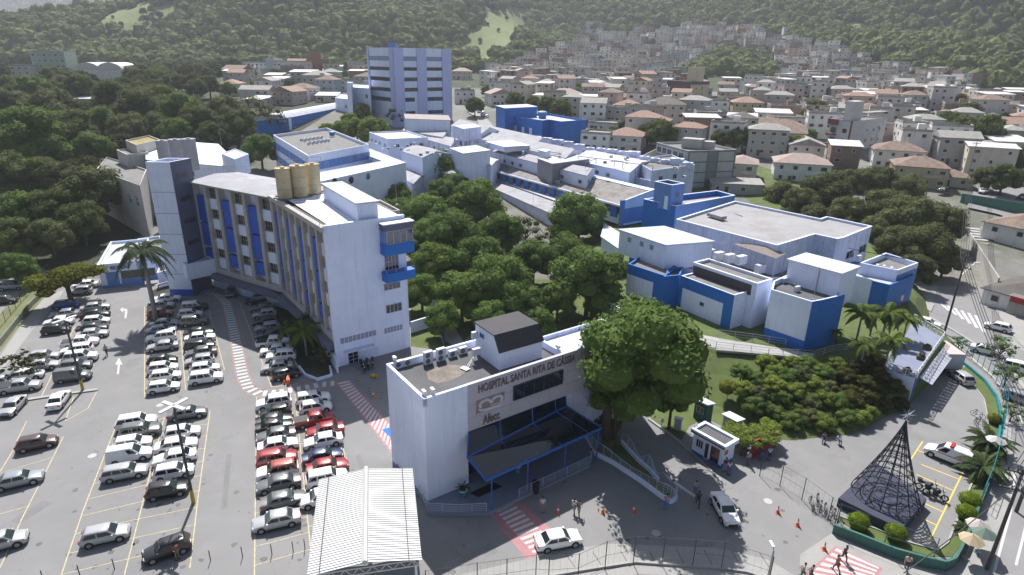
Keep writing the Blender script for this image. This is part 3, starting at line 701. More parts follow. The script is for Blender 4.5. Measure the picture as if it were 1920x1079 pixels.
def railing(name, label, pts, h=1.0, n=4, m=None, post=1.6, cat='railing', r=.025, group=None, lattice=False):
    m = m or M_metal; o = thing(name, label, cat, tuple(pts[0]), 0, group); pm = MB(); rm = MB(); lm = MB()
    for a, b in zip(pts, pts[1:]):
        a, b = Vector(a), Vector(b); k = max(1, round((b - a).length / post))
        for i in range(k + 1): p = lerp(a, b, i / k); pm = MB(); pm.tube(p, p + Vector((0, 0, h)), r * 1.3, 5); pm.build('post', m, o)
        for j in range(n): z = h * (j + 1) / n; rm.tube(a + Vector((0, 0, z)), b + Vector((0, 0, z)), r if j == n - 1 else r * .6, 5)
        if lattice:
            for i in range(k):
                p, q = lerp(a, b, i / k), lerp(a, b, (i + 1) / k); c = (p + q) / 2 + Vector((0, 0, h * .5))
                lm.tube(p, q + Vector((0, 0, h)), r * .8, 4); lm.tube(q, p + Vector((0, 0, h)), r * .8, 4); lm.box(tuple(c), (.22, .1, .22), faceaz(a, b))
    rm.build('rail', m, o)
    if lattice: lm.build('lattice', m, o)
    return o
def lamp_post(name, label, base, h, heads, m=None, arm=1.4, az=0, group=None):
    o = thing(name, label, 'street lamp', base, 0, group); p = MB(); b = Vector(base); p.tube(b, b + Vector((0, 0, h)), .11, 8, .07); p.build('pole', m or M_cpole, o, ang=40)
    for k in range(heads):
        a = R(az + k * 360 / heads); d = Vector((math.sin(a), math.cos(a), 0)); l = MB(); l.tube(b + Vector((0, 0, h - .1)), b + d * arm + Vector((0, 0, h + .15)), .035, 5); l.build('arm', m or M_cpole, o)
        l = MB(); c = b + d * (arm + .25) + Vector((0, 0, h + .16)); l.box(tuple(c), (.22, .7, .1), math.degrees(a)); l.build('lamp_head', M_white, o)
    return o
def sign_wires(): pass
def grid(name, xs, ys, fn, m, smooth=True):
    vs = [(x, y, fn(x, y)) for y in ys for x in xs]; n = len(xs)
    fs = [(j * n + i, j * n + i + 1, (j + 1) * n + i + 1, (j + 1) * n + i) for j in range(len(ys) - 1) for i in range(n - 1)]
    mb = MB(); mb.v = vs; mb.f = fs; mb.m = [0] * len(fs); return setting(mb.build(name, m, smooth=smooth))
YS = [-80, 0, 60, 111] + list(np.arange(115, 420, 6.0))
grid('ground', list(np.arange(-420, 421, 10.0)), YS, lambda x, y: T(x, y) - .03, M_earth)
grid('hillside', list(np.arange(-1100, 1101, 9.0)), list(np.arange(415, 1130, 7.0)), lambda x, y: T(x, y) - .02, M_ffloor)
# outlying land to both sides so the sheet reaches past the frame
for s, nm in ((-1, 'ground'), (1, 'ground')):
    grid(nm, [s * v for v in (419, 700, 1200, 2500)], [-80, 111, 180, 230, 300, 420], lambda x, y: T(x, y) - .06, M_earth)
def far_h(x, y):
    d = (y - 2300); h = 25 + 520 * sst(0, 1100, d) * sst(300, -500, x) + 60 * sst(0, 1200, d)
    return h + 18 * math.sin(x / 130 + y / 175) + 11 * math.sin(x / 61 - y / 90) - (8 if d < 1 else 0)
grid('distant_hill', list(np.arange(-4200, 4201, 60.0)), [1128] + list(np.arange(2300, 3700, 45.0)), far_h, M_ffloor)
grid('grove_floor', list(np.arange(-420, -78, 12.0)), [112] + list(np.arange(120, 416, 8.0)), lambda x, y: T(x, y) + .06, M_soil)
def gsheet(name, px, m, dz=.0, z=0.0):
    """a sheet laid over the ground; the photo outline is turned into ground points"""
    pts = [G(x, y, z) for x, y in px]; mb = MB(); mb.add([(p.x, p.y, z + dz) for p in ccw(pts)], [tuple(range(len(pts)))]); return setting(mb.build(name, m))
mb = MB(); mb.add([(-120, -20, .004), (110, -20, .004), (110, 108, .004), (-40, 108, .004), (-75, 108, .004), (-120, 108, .004)], [tuple(range(6))]); setting(mb.build('asphalt_yard', M_asph))
gsheet('lawn_outside_the_wall', [(0, 660), (0, 590), (60, 520), (100, 520), (95, 545), (30, 620)], M_grassy, .03)
gsheet('lawn_behind_reception', [(190, 460), (150, 470), (175, 430), (230, 390), (290, 375), (300, 395), (240, 420)], M_grassy, .03)
gsheet('footpath_outside_the_wall', [(0, 700), (0, 668), (80, 552), (120, 545), (105, 570), (60, 620)], M_side, .012)
# avenue on the right and side streets
AV = [(1640, 560), (1700, 562), (1760, 590), (1850, 655), (1905, 700), (1960, 760), (2010, 860), (2020, 1000), (2000, 1120), (1840, 1120), (1868, 1030), (1895, 950), (1905, 860), (1893, 790), (1860, 735), (1795, 668), (1735, 622), (1690, 596)]
gsheet('roadside_paving', [(1700, 556), (1735, 480), (1775, 400), (1830, 385), (1990, 390), (1990, 700), (1905, 650), (1850, 610), (1780, 585), (1740, 580)], M_side, .006)
gsheet('avenue', AV, M_asph2, .008)
gsheet('side_street', [(1742, 585), (1756, 545), (1772, 500), (1790, 450), (1812, 405), (1835, 400), (1822, 460), (1830, 510), (1856, 565), (1885, 600), (1900, 640), (1850, 655)], M_asph2, .010)
gsheet('far_pavement', [(1700, 556), (1640, 552), (1600, 530), (1608, 522), (1712, 552), (1752, 572), (1745, 586)], M_side, .13)
gsheet('far_pavement', [(1840, 500), (1856, 470), (1920, 560), (1990, 640), (1990, 720), (1905, 640), (1870, 590), (1852, 548)], M_side, .13)
gsheet('near_pavement', [(1705, 600), (1735, 622), (1795, 668), (1860, 735), (1893, 790), (1905, 860), (1895, 950), (1868, 1030), (1840, 1120), (1700, 1120), (1500, 1060), (1500, 1040), (1560, 1000), (1640, 1040), (1770, 1078), (1812, 1040), (1868, 880), (1880, 790), (1845, 730), (1780, 660), (1712, 620)], M_side, .012)
mb = MB()
for p, q, w in (((1726, 600), (1800, 652), .16), ((1800, 652), (1860, 704), .16), ((1860, 704), (1905, 760), .16), ((1905, 760), (1935, 850), .16), ((1935, 850), (1938, 930), .2), ((1938, 930), (1905, 1060), .2),
                ((1905, 870), (1895, 960), .2), ((1895, 960), (1862, 1079), .2)): stripe(mb, p, q, w, .016)
for i in range(6): stripe(mb, (1780 + i * 13, 583 + i * 8), (1764 + i * 13, 569 + i * 4.5), .5, .018)
setting(mb.build('avenue_lane_marking', M_wline))
mb = MB()
for p, q in (((1722, 585), (1790, 622)), ((1790, 622), (1850, 660)), ((1850, 660), (1900, 700)), ((1900, 700), (1950, 770))):
    a, b = G(*p), G(*q); n = faceaz(a, b); c = (a + b) / 2; mb.box((c.x, c.y, .08), (.5, (b - a).length, .16), n)
setting(mb.build('median_kerb', M_conc))
mb = MB(); Zl = .010
for p, q in (((115, 1078), (155, 960)), ((155, 960), (215, 805)), ((233, 1079), (266, 949)), ((266, 949), (308, 783)), ((356, 1065), (371, 935)), ((371, 935), (394, 770)), ((0, 1065), (42, 971)), ((42, 971), (119, 819)),
             ((0, 885), (25, 844)), ((271, 575), (271, 745)), ((334, 572), (348, 731)), ((392, 583), (421, 694)), ((477, 1079), (481, 745)), ((582, 1025), (553, 740)), ((631, 785), (655, 893)), ((450, 569), (509, 726)), ((509, 726), (558, 720)),
             ((99, 700), (78, 743)), ((140, 613), (103, 692)), ((181, 735), (165, 766)), ((50, 790), (30, 830)), ((138, 745), (122, 790)), ((122, 790), (165, 766))): stripe(mb, p, q, .10, Zl)
def stalls(p0, p1, q0, q1, n):
    for i in range(n + 1):
        t = i / n; stripe(mb, (p0[0] + (p1[0] - p0[0]) * t, p0[1] + (p1[1] - p0[1]) * t), (q0[0] + (q1[0] - q0[0]) * t, q0[1] + (q1[1] - q0[1]) * t), .08, Zl + .003)
def wst(P0, P1, Q0, Q1, n):
    a0, a1, b0, b1 = G(*P0), G(*P1), G(*Q0), G(*Q1)
    for i in range(n + 1):
        t = i / n; a, b = lerp(a0, a1, t), lerp(b0, b1, t); d = (b - a).normalized(); nn = Vector((-d.y, d.x, 0)) * .04
        mb.add([(a - nn)[:2] + (Zl + .003,), (b - nn)[:2] + (Zl + .003,), (b + nn)[:2] + (Zl + .003,), (a + nn)[:2] + (Zl + .003,)], [(0, 1, 2, 3)])
wst((115, 1078), (213, 808), (233, 1050), (307, 785), 9); wst((233, 1050), (307, 785), (360, 1020), (393, 775), 9); wst((479, 1060), (480, 745), (583, 1030), (553, 740), 13)
wst((583, 1020), (553, 740), (690, 1000), (622, 745), 12); wst((271, 580), (271, 744), (334, 573), (348, 731), 13); wst((334, 573), (348, 731), (392, 583), (420, 694), 13); wst((0, 1065), (119, 819), (-110, 1090), (20, 850), 5)
setting(mb.build('parking_line', M_yel))
mb = MB()
for p, q in (((1742, 1016), (1807, 883)), ((1798, 899), (1727, 871)), ((1787, 920), (1718, 890)), ((1768, 960), (1735, 945)), ((1756, 985), (1728, 972)), ((1707, 863), (1730, 828)), ((1722, 845), (1775, 866)), ((1807, 883), (1823, 850)), ((1745, 832), (1800, 845))): stripe(mb, p, q, .12, Zl)
setting(mb.build('bay_line', M_yel2))
mb = MB(); random.seed(4)
for x, y, l, w, az in ((60, 960, 3, 1.2, 20), (425, 900, 9, .5, -21), (250, 680, 2.4, 1.6, -20), (1350, 1010, 6, .5, 60), (1490, 880, 3, 1.4, 57), (680, 880, 5, .5, -25), (1700, 810, 4, .6, 40), (900, 1040, 3, 1.3, 55)): c = G(x, y); mb.box((c.x, c.y, 0), (w, l, .013), az)
setting(mb.build('asphalt_patch', mat('asphalt_patch', (.195, .193, .198), .95, .15, .4, fine=(9, .4, 1.25))))
mb = MB()
for x, y in ((173, 855), (520, 720), (1230, 1000), (300, 760), (1440, 940)): c = G(x, y); mb.tube((c.x, c.y, .0), (c.x, c.y, .013), .42, 16)
mo = MB()
for i in range(170):
    x, y = random.choice(((random.uniform(130, 380), random.uniform(780, 1070)), (random.uniform(275, 420), random.uniform(565, 760)), (random.uniform(480, 650), random.uniform(745, 1050)), (random.uniform(0, 1500), random.uniform(840, 1075)))); c = G(x, y); r = random.uniform(.05, .32)
    if c.y < 60 or x < 700: mo.add([(c.x + r * random.uniform(.6, 1.3) * math.cos(a), c.y + r * random.uniform(.6, 1.3) * math.sin(a), .0078) for a in (k * .785 for k in range(8))], [tuple(range(8))])
setting(mo.build('oil_stain', mat('oil_stained_asphalt', (.12, .118, .12), .7, .2, 2)))
setting(mb.build('manhole_cover', mat('manhole_iron', (.42, .42, .42), .7, .1, 5)))
# white road arrows
def flat(mb, px, z=.011):
    pts = [G(x, y, 0) for x, y in px]; mb.add([(p.x, p.y, z) for p in ccw(pts)], [tuple(range(len(pts)))])
mb = MB(); flat(mb, [(219, 702), (223, 702), (225, 684), (221, 684)]); flat(mb, [(216, 684), (230, 684), (223, 671)])
flat(mb, [(233, 597), (237, 597), (239, 584), (235, 584)]); flat(mb, [(230, 583), (238.5, 584), (238.8, 580), (230, 579)]); flat(mb, [(231, 587), (231, 576), (225, 581)])
setting(mb.build('road_arrow', M_wline))
mb = MB(); flat(mb, [(1241, 884), (1262, 900), (1266, 903), (1259, 905)]); flat(mb, [(1262, 900), (1306, 930), (1303, 934), (1259, 904)])
setting(mb.build('driveway_arrow', M_wline))
# hatched footway that curls round the car park
cur = [(635, 718), (600, 722), (560, 730), (520, 736), (485, 738), (466, 728), (455, 705), (448, 670), (440, 630), (432, 595), (424, 568), (408, 553), (380, 548), (345, 550), (312, 557)]
W = [G(x, y) for x, y in cur]; mb = MB(); mr = MB(); acc = 0; path = []
for a, b in zip(W, W[1:]):
    n = max(2, int((b - a).length / .25))
    for i in range(n): path.append(lerp(a, b, i / n))
for i in range(2, len(path) - 4, 4):
    d = (path[i + 2] - path[i]).normalized(); n = Vector((-d.y, d.x, 0)); p = path[i]; q = p + d * .5
    mb.add([(v.x, v.y, .012) for v in (p - n * .65, q - n * .65, q + n * .65, p + n * .65)], [(0, 1, 2, 3)])
for i in range(0, len(path) - 3, 3):
    d = (path[i + 3] - path[i]).normalized(); n = Vector((-d.y, d.x, 0)); p, q = path[i], path[i + 3]
    for s in (-.78, .78): mr.add([(v.x, v.y, .009) for v in (p + n * (s - .06), q + n * (s - .06), q + n * (s + .06), p + n * (s + .06))], [(0, 1, 2, 3)])
setting(mb.build('hatched_footway', M_wline)); setting(mr.build('footway_edge_line', M_redp))
def zebra(name, quad, n, frac=.5, marg=.12, z=.012, double=False):
    """quad: four photo corners (left start, right start, right end, left end); bars run across, stacked along"""
    a, b, c, d = [G(x, y) for x, y in quad]; mb = MB(); mb.add([(p.x, p.y, z - .003) for p in (a, b, c, d)], [(0, 1, 2, 3)]); setting(mb.build(name + '_red_bed', M_redp)); mb = MB()
    for i in range(n):
        t0, t1 = (i + .25) / n, (i + .25 + frac) / n; l0, l1, r0, r1 = lerp(a, d, t0), lerp(a, d, t1), lerp(b, c, t0), lerp(b, c, t1)
        q = [lerp(l0, r0, marg), lerp(l0, r0, 1 - marg), lerp(l1, r1, 1 - marg), lerp(l1, r1, marg)]; mb.add([(p.x, p.y, z) for p in q], [(0, 1, 2, 3)])
    setting(mb.build(name, M_wline))
zebra('zebra_crossing', [(629, 718), (655, 713), (742, 805), (733, 850)], 20, .5, .1)
zebra('zebra_crossing', [(915, 963), (970, 934), (1082, 1038), (998, 1062)], 13, .52, .22)
zebra('zebra_crossing', [(1566, 1024), (1655, 1066), (1630, 1105), (1498, 1090)], 7, .5, .06, .026)
mb = MB(); flat(mb, [(716, 806), (733, 801), (733, 822)], .014); setting(mb.build('accessible_bay_marking', mat('blue_floor_paint', (.04, .16, .55), .8, .1, 2)))
# planter kerbs and gardens inside the car park
def curbline(name, px, w=.16, h=.14, m=None, z=0, label=None):
    mb = MB(); pts = [G(x, y, z) for x, y in px]
    for a, b in zip(pts, pts[1:]):
        d = (b - a).normalized() * w * .3; n = Vector((-d.y, d.x, 0)).normalized() * w / 2; a2, b2 = a - d, b + d
        mb.prism(ccw([a2 - n, b2 - n, b2 + n, a2 + n]), z, z + h + random.random() * .004)
    return setting(mb.build(name, m or M_conc))
curbline('parking_kerb', [(50, 751), (115, 741), (181, 732)], .5, .15); curbline('parking_kerb', [(310, 560), (350, 549), (400, 545), (418, 535)], .2, .15)
curbline('parking_kerb', [(463, 545), (505, 600), (545, 665), (565, 700)], .2, .12)
gsheet('planting_bed', [(470, 535), (440, 540), (500, 590), (545, 655), (562, 695), (590, 715), (622, 700), (622, 680), (560, 600), (530, 560)], M_soil, .05)
curbline('planter_wall', [(561, 690), (572, 705), (595, 714), (622, 706), (619, 690)], .25, .35, M_hw)
gsheet('planting_bed', [(288, 556), (350, 545), (402, 540), (402, 528), (340, 530), (285, 545)], M_soil, .05)
gsheet('palm_island', [(280, 600), (305, 598), (315, 606), (300, 612), (283, 610)], M_grass, .09); curbline('parking_kerb', [(280, 600), (305, 598), (315, 606), (300, 612), (283, 610), (280, 600)], .12, .12)
# low boundary wall and mesh fence on the left
wl = thing('boundary_wall', 'low grey green wall along the left edge of the car park', 'wall', tuple(G(0, 647))); pts = [G(x, y) for x, y in ((-60, 735), (0, 650), (30, 612), (62, 573), (92, 545), (104, 528))]
mb = MB()
for a, b in zip(pts, pts[1:]):
    n = Vector(((b - a).y, -(b - a).x, 0)).normalized() * .1; mb.prism(ccw([a - n, b - n, b + n, a + n]), 0, .95)
mb.build('wall', mat('grey_green_wall', (.17, .20, .16), .9, .15, .8), wl)
def meshfence(label, px, h=2.2, z=0, step=3.0, col=None, group=None, net=True, name='mesh_fence', rails=True):
    pts = [G(x, y, z) for x, y in px]; o = thing(name, label, 'fence', tuple(pts[0]), 0, group); m = col or M_pole; pm, rm, nm = MB(), MB(), MB()
    for a, b in zip(pts, pts[1:]):
        k = max(1, round((b - a).length / step))
        for i in range(k + (b == pts[-1])): p = lerp(a, b, i / k); pm = MB(); pm.tube(p, p + Vector((0, 0, h)), .04, 6); pm.build('post', m, o)
        for t in (h * .98, h * .5, .15): rm.tube(a + Vector((0, 0, t)), b + Vector((0, 0, t)), .014, 4)
        nn = (b - a).length; kk = int(nn / .5)
        for i in range(kk): p = lerp(a, b, (i + .5) / kk); nm.tube(p + Vector((0, 0, .15)), p + Vector((0, 0, h * .97)), .005, 3)
    if rails: rm.build('rail', m, o)
    if net: nm.build('wire_net', m, o)
    return o
meshfence('dark mesh fence on the lawn beyond the low grey green wall', [(-20, 650), (0, 618), (40, 570), (85, 520), (110, 495)], 1.9)
meshfence('wire mesh fence on the lawn behind the reception building', [(150, 470), (215, 425), (285, 385)], 2.0)
A, B = G(727, 682, 11.5), G(795, 749, 11.5)   # left side wall, top
dF = (G(1100, 650.5, 11.5) - B).normalized(); Fe = B + dF * 34.0        # front line runs away to the right
nF = Vector((-dF.y, dF.x, 0)); Dd = (A - B).dot(nF); sF = (G(875, 721.5, 11.5) - B).length
def F2(s, d, z=0): p = B + dF * s + nF * d; return Vector((p.x, p.y, z))
ent = thing('entrance_building', 'white hospital entrance building with big lettering and dark glass canopy', 'building', (B.x, B.y, 0)); AB = (B, F2(34, 0)); Cin = F2(5, 5)
L1 = 16.5
zb = onface(872, 812, *AB)[1]; rec = 1.3
w = MB(); w.prism(ccw([F2(0, 0), F2(sF, 0), F2(sF, Dd), F2(0, Dd)]), 0, 10.7, cap=False); 
w.prism(ccw([F2(sF, rec), F2(L1, rec), F2(L1, Dd), F2(sF, Dd)]), 0, zb, cap=False)
par_o = [F2(0, 0), F2(L1, 0), F2(L1, Dd), F2(0, Dd)]
for a, b in ((0, 1), (1, 2), (2, 3), (3, 0)):
    p, q = par_o[a], par_o[b]; c = F2(L1 / 2, Dd / 2); n = Vector(((q - p).y, -(q - p).x, 0)).normalized()
    if n.dot(c - p) > 0: n = -n
    e = (q - p).normalized(); w.prism(ccw([p + n * .02 - e * .02, q + n * .02 + e * .02, q - n * .28 + e * .02, p - n * .28 - e * .02]), 10.7, 11.5 + .003 * a)
w.build('wall', M_hw, ent)
r = MB(); r.add([F2(.1, .1, 10.75), F2(L1 - .1, .1, 10.75), F2(L1 - .1, Dd - .1, 10.75), F2(.1, Dd - .1, 10.75)], [(0, 1, 2, 3)]); r.build('roof', M_flat, ent)
r = MB(); 
import_pts = [(800, 700), (815, 690), (840, 684), (868, 686), (880, 693), (866, 704), (845, 714), (820, 720), (803, 712)]
r.add(ccw([Vector((*G(x, y, 10.75)[:2], 10.765)) for x, y in import_pts]), [tuple(range(9))]); r.build('roof_patch', mat('patched_screed', (.22, .19, .17), .9, .25, .8, fine=(3, .5, .6)), ent)
# facade panel band (upper, overhanging the dark glass)
p = MB(); zj = [zb, zb + (10.7 - zb) * .33, zb + (10.7 - zb) * .66, 10.72]; pl_ = [sF]; x = sF
while x < 28.5: x += 2.45; pl_.append(min(x, 28.9))
win0, win1 = onface(961.4, 724, *AB), onface(1054.6, 693.5, *AB); wz0 = onface(962.8, 750.5, *AB)[1]; ws0, ws1, wz1 = win0[0], win1[0], win0[1]
for j in range(3):
    for i in range(len(pl_) - 1): facebox(p, B, F2(34, 0), Cin, pl_[i] + .015, pl_[i + 1] - .015, zj[j] + .015, zj[j + 1] - .015, -.25, .05)
pm_ = mat('facade_panel', (.46, .445, .53), .6, .05, .25); p.build('facade_panel', pm_, ent)
p = MB(); facebox(p, B, F2(34, 0), Cin, sF, 28.9, zb + .01, 10.70, -rec, -.26); p.build('facade_backing', M_hw2, ent)
cp = MB(); facebox(cp, B, F2(34, 0), Cin, sF, 28.9, 10.72, 11.52, -.3, .06); cp.build('parapet', pm_, ent)
window(ent, B, F2(34, 0), Cin, ws0, ws1, wz0, wz1, 5, 1, mat('dark_frame', (.03, .05, .09), .5), M_glass2, .20)
g = MB(); gp = F2(sF, rec); 
facebox(g, F2(0, rec), F2(34, rec), F2(5, 9), sF, 22, .1, zb, -.02, .03); go = g.build('glass_front', M_glass2, ent)
g = MB()
for i in range(9): s = sF + (22 - sF) * i / 8; facebox(g, F2(0, rec), F2(34, rec), F2(5, 9), s, s + .08, .1, zb, .03, .09)
for z in (.1, 2.6): facebox(g, F2(0, rec), F2(34, rec), F2(5, 9), sF, 22, z, z + .08, .03, .08)
g.build('mullion', M_mid, go)
M_let = mat('bronze_letters', (.16, .12, .13), .5, .1, 2)
text(ent, 'HOSPITAL SANTA RITA DE CÁSSIA', *AB, Cin, (896, 730), (1077, 671), .84, M_let, z=onface(896, 729.6, *AB)[1] - .42, off=.07)
# emblem: two panels with a pale double curl and a heart
em = MB(); s0, z1_ = onface(892, 752, *AB); s1, _z = onface(945, 740, *AB); z0_ = onface(893, 776, *AB)[1]; mid = (s0 + s1) / 2; hh = (z1_ - z0_)
facebox(em, B, F2(34, 0), Cin, s0, mid + .02, z0_, z1_, .05, .09); facebox(em, B, F2(34, 0), Cin, mid + .08, s1, z0_ + hh * .35, z1_, .05, .09)
eo = em.build('emblem_panel', mat('emblem_tan', (.27, .21, .19), .6, .06, 2), ent); cu = MB()
def curl(cx, cz, rx, rz, t0, t1, wdt):
    e, n = outn(B, F2(34, 0), Cin); a = Vector((B.x, B.y, 0)); prev = None
    for i in range(13):
        t = t0 + (t1 - t0) * i / 12; q = a + e * (cx + rx * math.cos(t)) + n * .12 + Vector((0, 0, cz + rz * math.sin(t)))
        if prev is not None: cu.tube(prev, q, wdt, 6)
        prev = q
wd = s1 - s0; curl(s0 + wd * .30, z0_ + hh * .62, wd * .19, hh * .25, -.3, 3.8, .15); curl(s0 + wd * .72, z0_ + hh * .62, wd * .19, hh * .25, 3.4, -1.0, .15)
curl(s0 + wd * .45, z0_ + hh * .40, wd * .38, hh * .28, 3.3, 5.2, .14); curl(s0 + wd * .62, z0_ + hh * .30, wd * .26, hh * .2, 4.2, 6.1, .13)
cu.build('emblem_curl', mat('emblem_pale', (.62, .60, .68), .6, .05, 2), eo)
text(ent, 'Afecc', *AB, Cin, (904, 795), (936, 778), .95, M_let, 'lettering', z=onface(905, 797, *AB)[1] + .12, off=.07)
# side slit windows
for (pa, pb, pc, nm) in (((755, 738), (759.5, 742), (758, 765), 1), ((758, 797), (763, 800), (763, 880), 1)):
    sa, za = onface(*pa, B, A); sb, zz = onface(*pb, B, A); zc = onface(*pc, B, A)[1]; window(ent, B, A, F2(3, 3), min(sa, sb) - .05, max(sa, sb) + .15, zc, za, 1, 2, mat('dark_frame', (.03, .05, .09)), M_glass2, .06)
# penthouse on the roof with its folded roof
q0, q1, q2, q3 = G(936, 695, 10.75), G(1016, 671, 10.75), None, None
e = (q1 - q0).normalized(); n = Vector((-e.y, e.x, 0)); wd = (q1 - q0).length; zf = top(936, 695, 663, 10.75); zt_ = zf + 1.5
dp = (G(878, 610, zt_) - q0).dot(n); dm = (G(914, 635, zt_) - q0).dot(n)
pen = thing('roof_house', 'white roof house with a folded slate grey roof on the entrance building', 'building', (q0.x, q0.y, 10.75)); w = MB()
def Q(s, d, z): p = q0 + e * s + n * d; return (p.x, p.y, z)
for s in (0, wd): w.add([Q(s, 0, 10.76), Q(s, dp, 10.76), Q(s, dp, zt_), Q(s, dm, zt_), Q(s, 0, zf)], [(0, 1, 2, 3, 4)])
w.add([Q(0, 0, 10.76), Q(wd, 0, 10.76), Q(wd, 0, zf), Q(0, 0, zf)], [(0, 1, 2, 3)]); w.add([Q(0, dp, 10.76), Q(wd, dp, 10.76), Q(wd, dp, zt_), Q(0, dp, zt_)], [(0, 1, 2, 3)]); w.build('wall', M_hw, pen)
r = MB(); v = [Q(-.12, -.1, zf + .02), Q(wd + .12, -.1, zf + .02), Q(wd + .12, dm, zt_ + .05), Q(-.12, dm, zt_ + .05), Q(wd + .12, dp + .1, zt_ + .05), Q(-.12, dp + .1, zt_ + .05)]
r.add(v, [(0, 1, 2, 3), (3, 2, 4, 5)]); r.add([(a, b, c + .12) for a, b, c in v], [(0, 1, 2, 3), (3, 2, 4, 5)]); 
for i, j in ((0, 1), (1, 2), (2, 4), (4, 5), (5, 3), (3, 0)): r.add([v[i], v[j], (*v[j][:2], v[j][2] + .12), (*v[i][:2], v[i][2] + .12)], [(0, 1, 2, 3)])
r.build('roof', M_darkroof, pen); hf = MB(); hf.tube(Q(wd + .1, 0, zf + .2), Q(wd + .1, dm, zt_ + .2), .04, 5); hf.build('ridge_flashing', M_trim, pen)
window(pen, Q(0, 0, 0), Q(0, dp, 0), Q(3, 3, 0), dp * .62, dp * .8, 13.0, 13.5, 2, 1, M_mid, M_glass, .05)
# roof equipment
for i, (x, y, two) in enumerate(((748, 690, 0), (765, 686, 0), (803, 683, 1), (827, 677, 1), (849, 670, 0), (868, 664, 0))):
    pr_ = AC2 if two else AC1; p = G(x, y, 10.75); pr_.put((p.x, p.y, 10.76), faceaz(B, Fe) - 90, ('tall twin fan' if two else 'small single fan') + ' air conditioner, back parapet of the entrance roof', 'air conditioner', 'air conditioners on the entrance roof')
for x, y in ((892, 645), (893, 660)): p = G(x, y, 12); AC1.put((p.x, p.y, 11.6 if y > 650 else 12.6), 57 + 90, 'air conditioner fixed to the white roof house wall', 'air conditioner', 'air conditioners on the entrance roof')
for x, y, lab in ((740, 677, 'back corner'), (795, 741, 'front left corner'), (811, 737, 'front edge'), (1046, 655, 'right end')):
    p = G(x, y, 11.5); o = thing('floodlight', 'white floodlight on the %s of the entrance parapet' % lab, 'floodlight', (p.x, p.y, 11.5)); m = MB(); m.box((p.x, p.y, 11.82), (.55, .3, .32), 57); m.build('lamp_housing', M_white, o); m = MB(); m.tube((p.x, p.y, 11.48), (p.x, p.y, 11.7), .04, 6); m.build('bracket', M_pole, o)
p = G(872, 693, 10.75); o = thing('satellite_dish', 'white folded dish frame lying on the entrance roof', 'antenna', tuple(p)); m = MB(); m.box((p.x, p.y, 10.86), (.9, .6, .06), 40); m.build('panel', M_white, o); m = MB()
for k in (0, .25): m.tube((p.x + k, p.y, 10.85), (p.x + 1.0, p.y + 2.0, 11.6), .03, 4)
m.build('leg', M_white, o)
# low wing behind the letters, running right
lw = [F2(L1, .3), F2(29, .3), F2(29, Dd - .2), F2(L1, Dd - .2)]; zt2 = top(1016, 671, 655, 8)
lowz = 9.6
building('connecting_wing', 'white flat roofed wing behind the lettered facade, partly under the big tree', 'building', lw, lowz, 0, M_hw2, M_roofb, .5)
# glass canopy
cz = 4.6; can = thing('glass_canopy', 'dark glass canopy on blue steel beams over the hospital entrance', 'canopy', tuple(F2(sF, 0, 0)))
c_a, c_b = F2(sF + .05, rec - .1, cz + 1.2), F2(19.2, rec - .1, cz + 1.2)
o1, o2 = G(912, 901, 3.9), G(1128, 803, 3.9); i1, i2 = G(876, 858, 4.9), G(1062, 762, 4.9)
g = MB(); g.add([i1, o1, o2, i2], [(0, 1, 2, 3)]); u1 = F2(sF + .05, -.04, zb - .03); u2 = F2(onface(1060, 745, *AB)[0], -.04, zb - .03); g.add([u1, i1, i2, u2], [(0, 1, 2, 3)]); g.build('glass_sheet', M_glass2, can)
M_bb = mat('blue_steel_beam', (.03, .12, .42), .4, .08, 2); b_ = MB()
for a, c, r_ in ((o1, o2, .14), (i1, i2, .12), (i1, o1, .11), (i2, o2, .11), (u1, i1, .06), (u2, i2, .06)): b_.tube(a, c, r_, 6)
for k in (.30, .63, .88): b_.tube(lerp(i1, i2, k), lerp(o1, o2, k), .06, 5); b_.tube(lerp(u1, u2, k), lerp(i1, i2, k), .06, 5)
b_.build('beam', M_bb, can)
for p in (lerp(o1, o2, .04), lerp(o1, o2, .33), lerp(o1, o2, .66), lerp(o1, o2, .97)): c_ = MB(); c_.tube((p.x, p.y, 0), (p.x, p.y, 3.85), .07, 8); c_.build('column', M_bb, can)
# tiled forecourt, ramp and its railings
zP = .35; plat = [(738, 872), (805, 950), (800, 962), (915, 962), (1105, 872), (1112, 852), (1140, 800), (1090, 770), (880, 850)]
mb = MB(); pts = ccw([G(x, y, zP) for x, y in plat]); mb.prism(pts, 0, zP); setting(mb.build('forecourt', M_tile))
railing('railing', 'white railing round the left corner of the forecourt', [G(x, y, zP) for x, y in ((786, 925), (803, 960), (858, 963), (912, 960))], 1.0, 5, M_metal, 1.5, lattice=False)
railing('railing', 'long white railing along the forecourt ramp by the zebra crossing', [G(x, y, zP) for x, y in ((973, 933), (1040, 902), (1108, 870), (1110, 842), (1095, 822))], 1.0, 6, M_metal, 1.6)
mb = MB(); q = [G(x, y, zP) for x, y in ((880, 925), (925, 905), (942, 913), (897, 933))]; mb.add([(p.x, p.y, zP + .02) for p in ccw(q)], [(0, 1, 2, 3)]); setting(mb.build('entrance_mat', M_blk), 'structure')
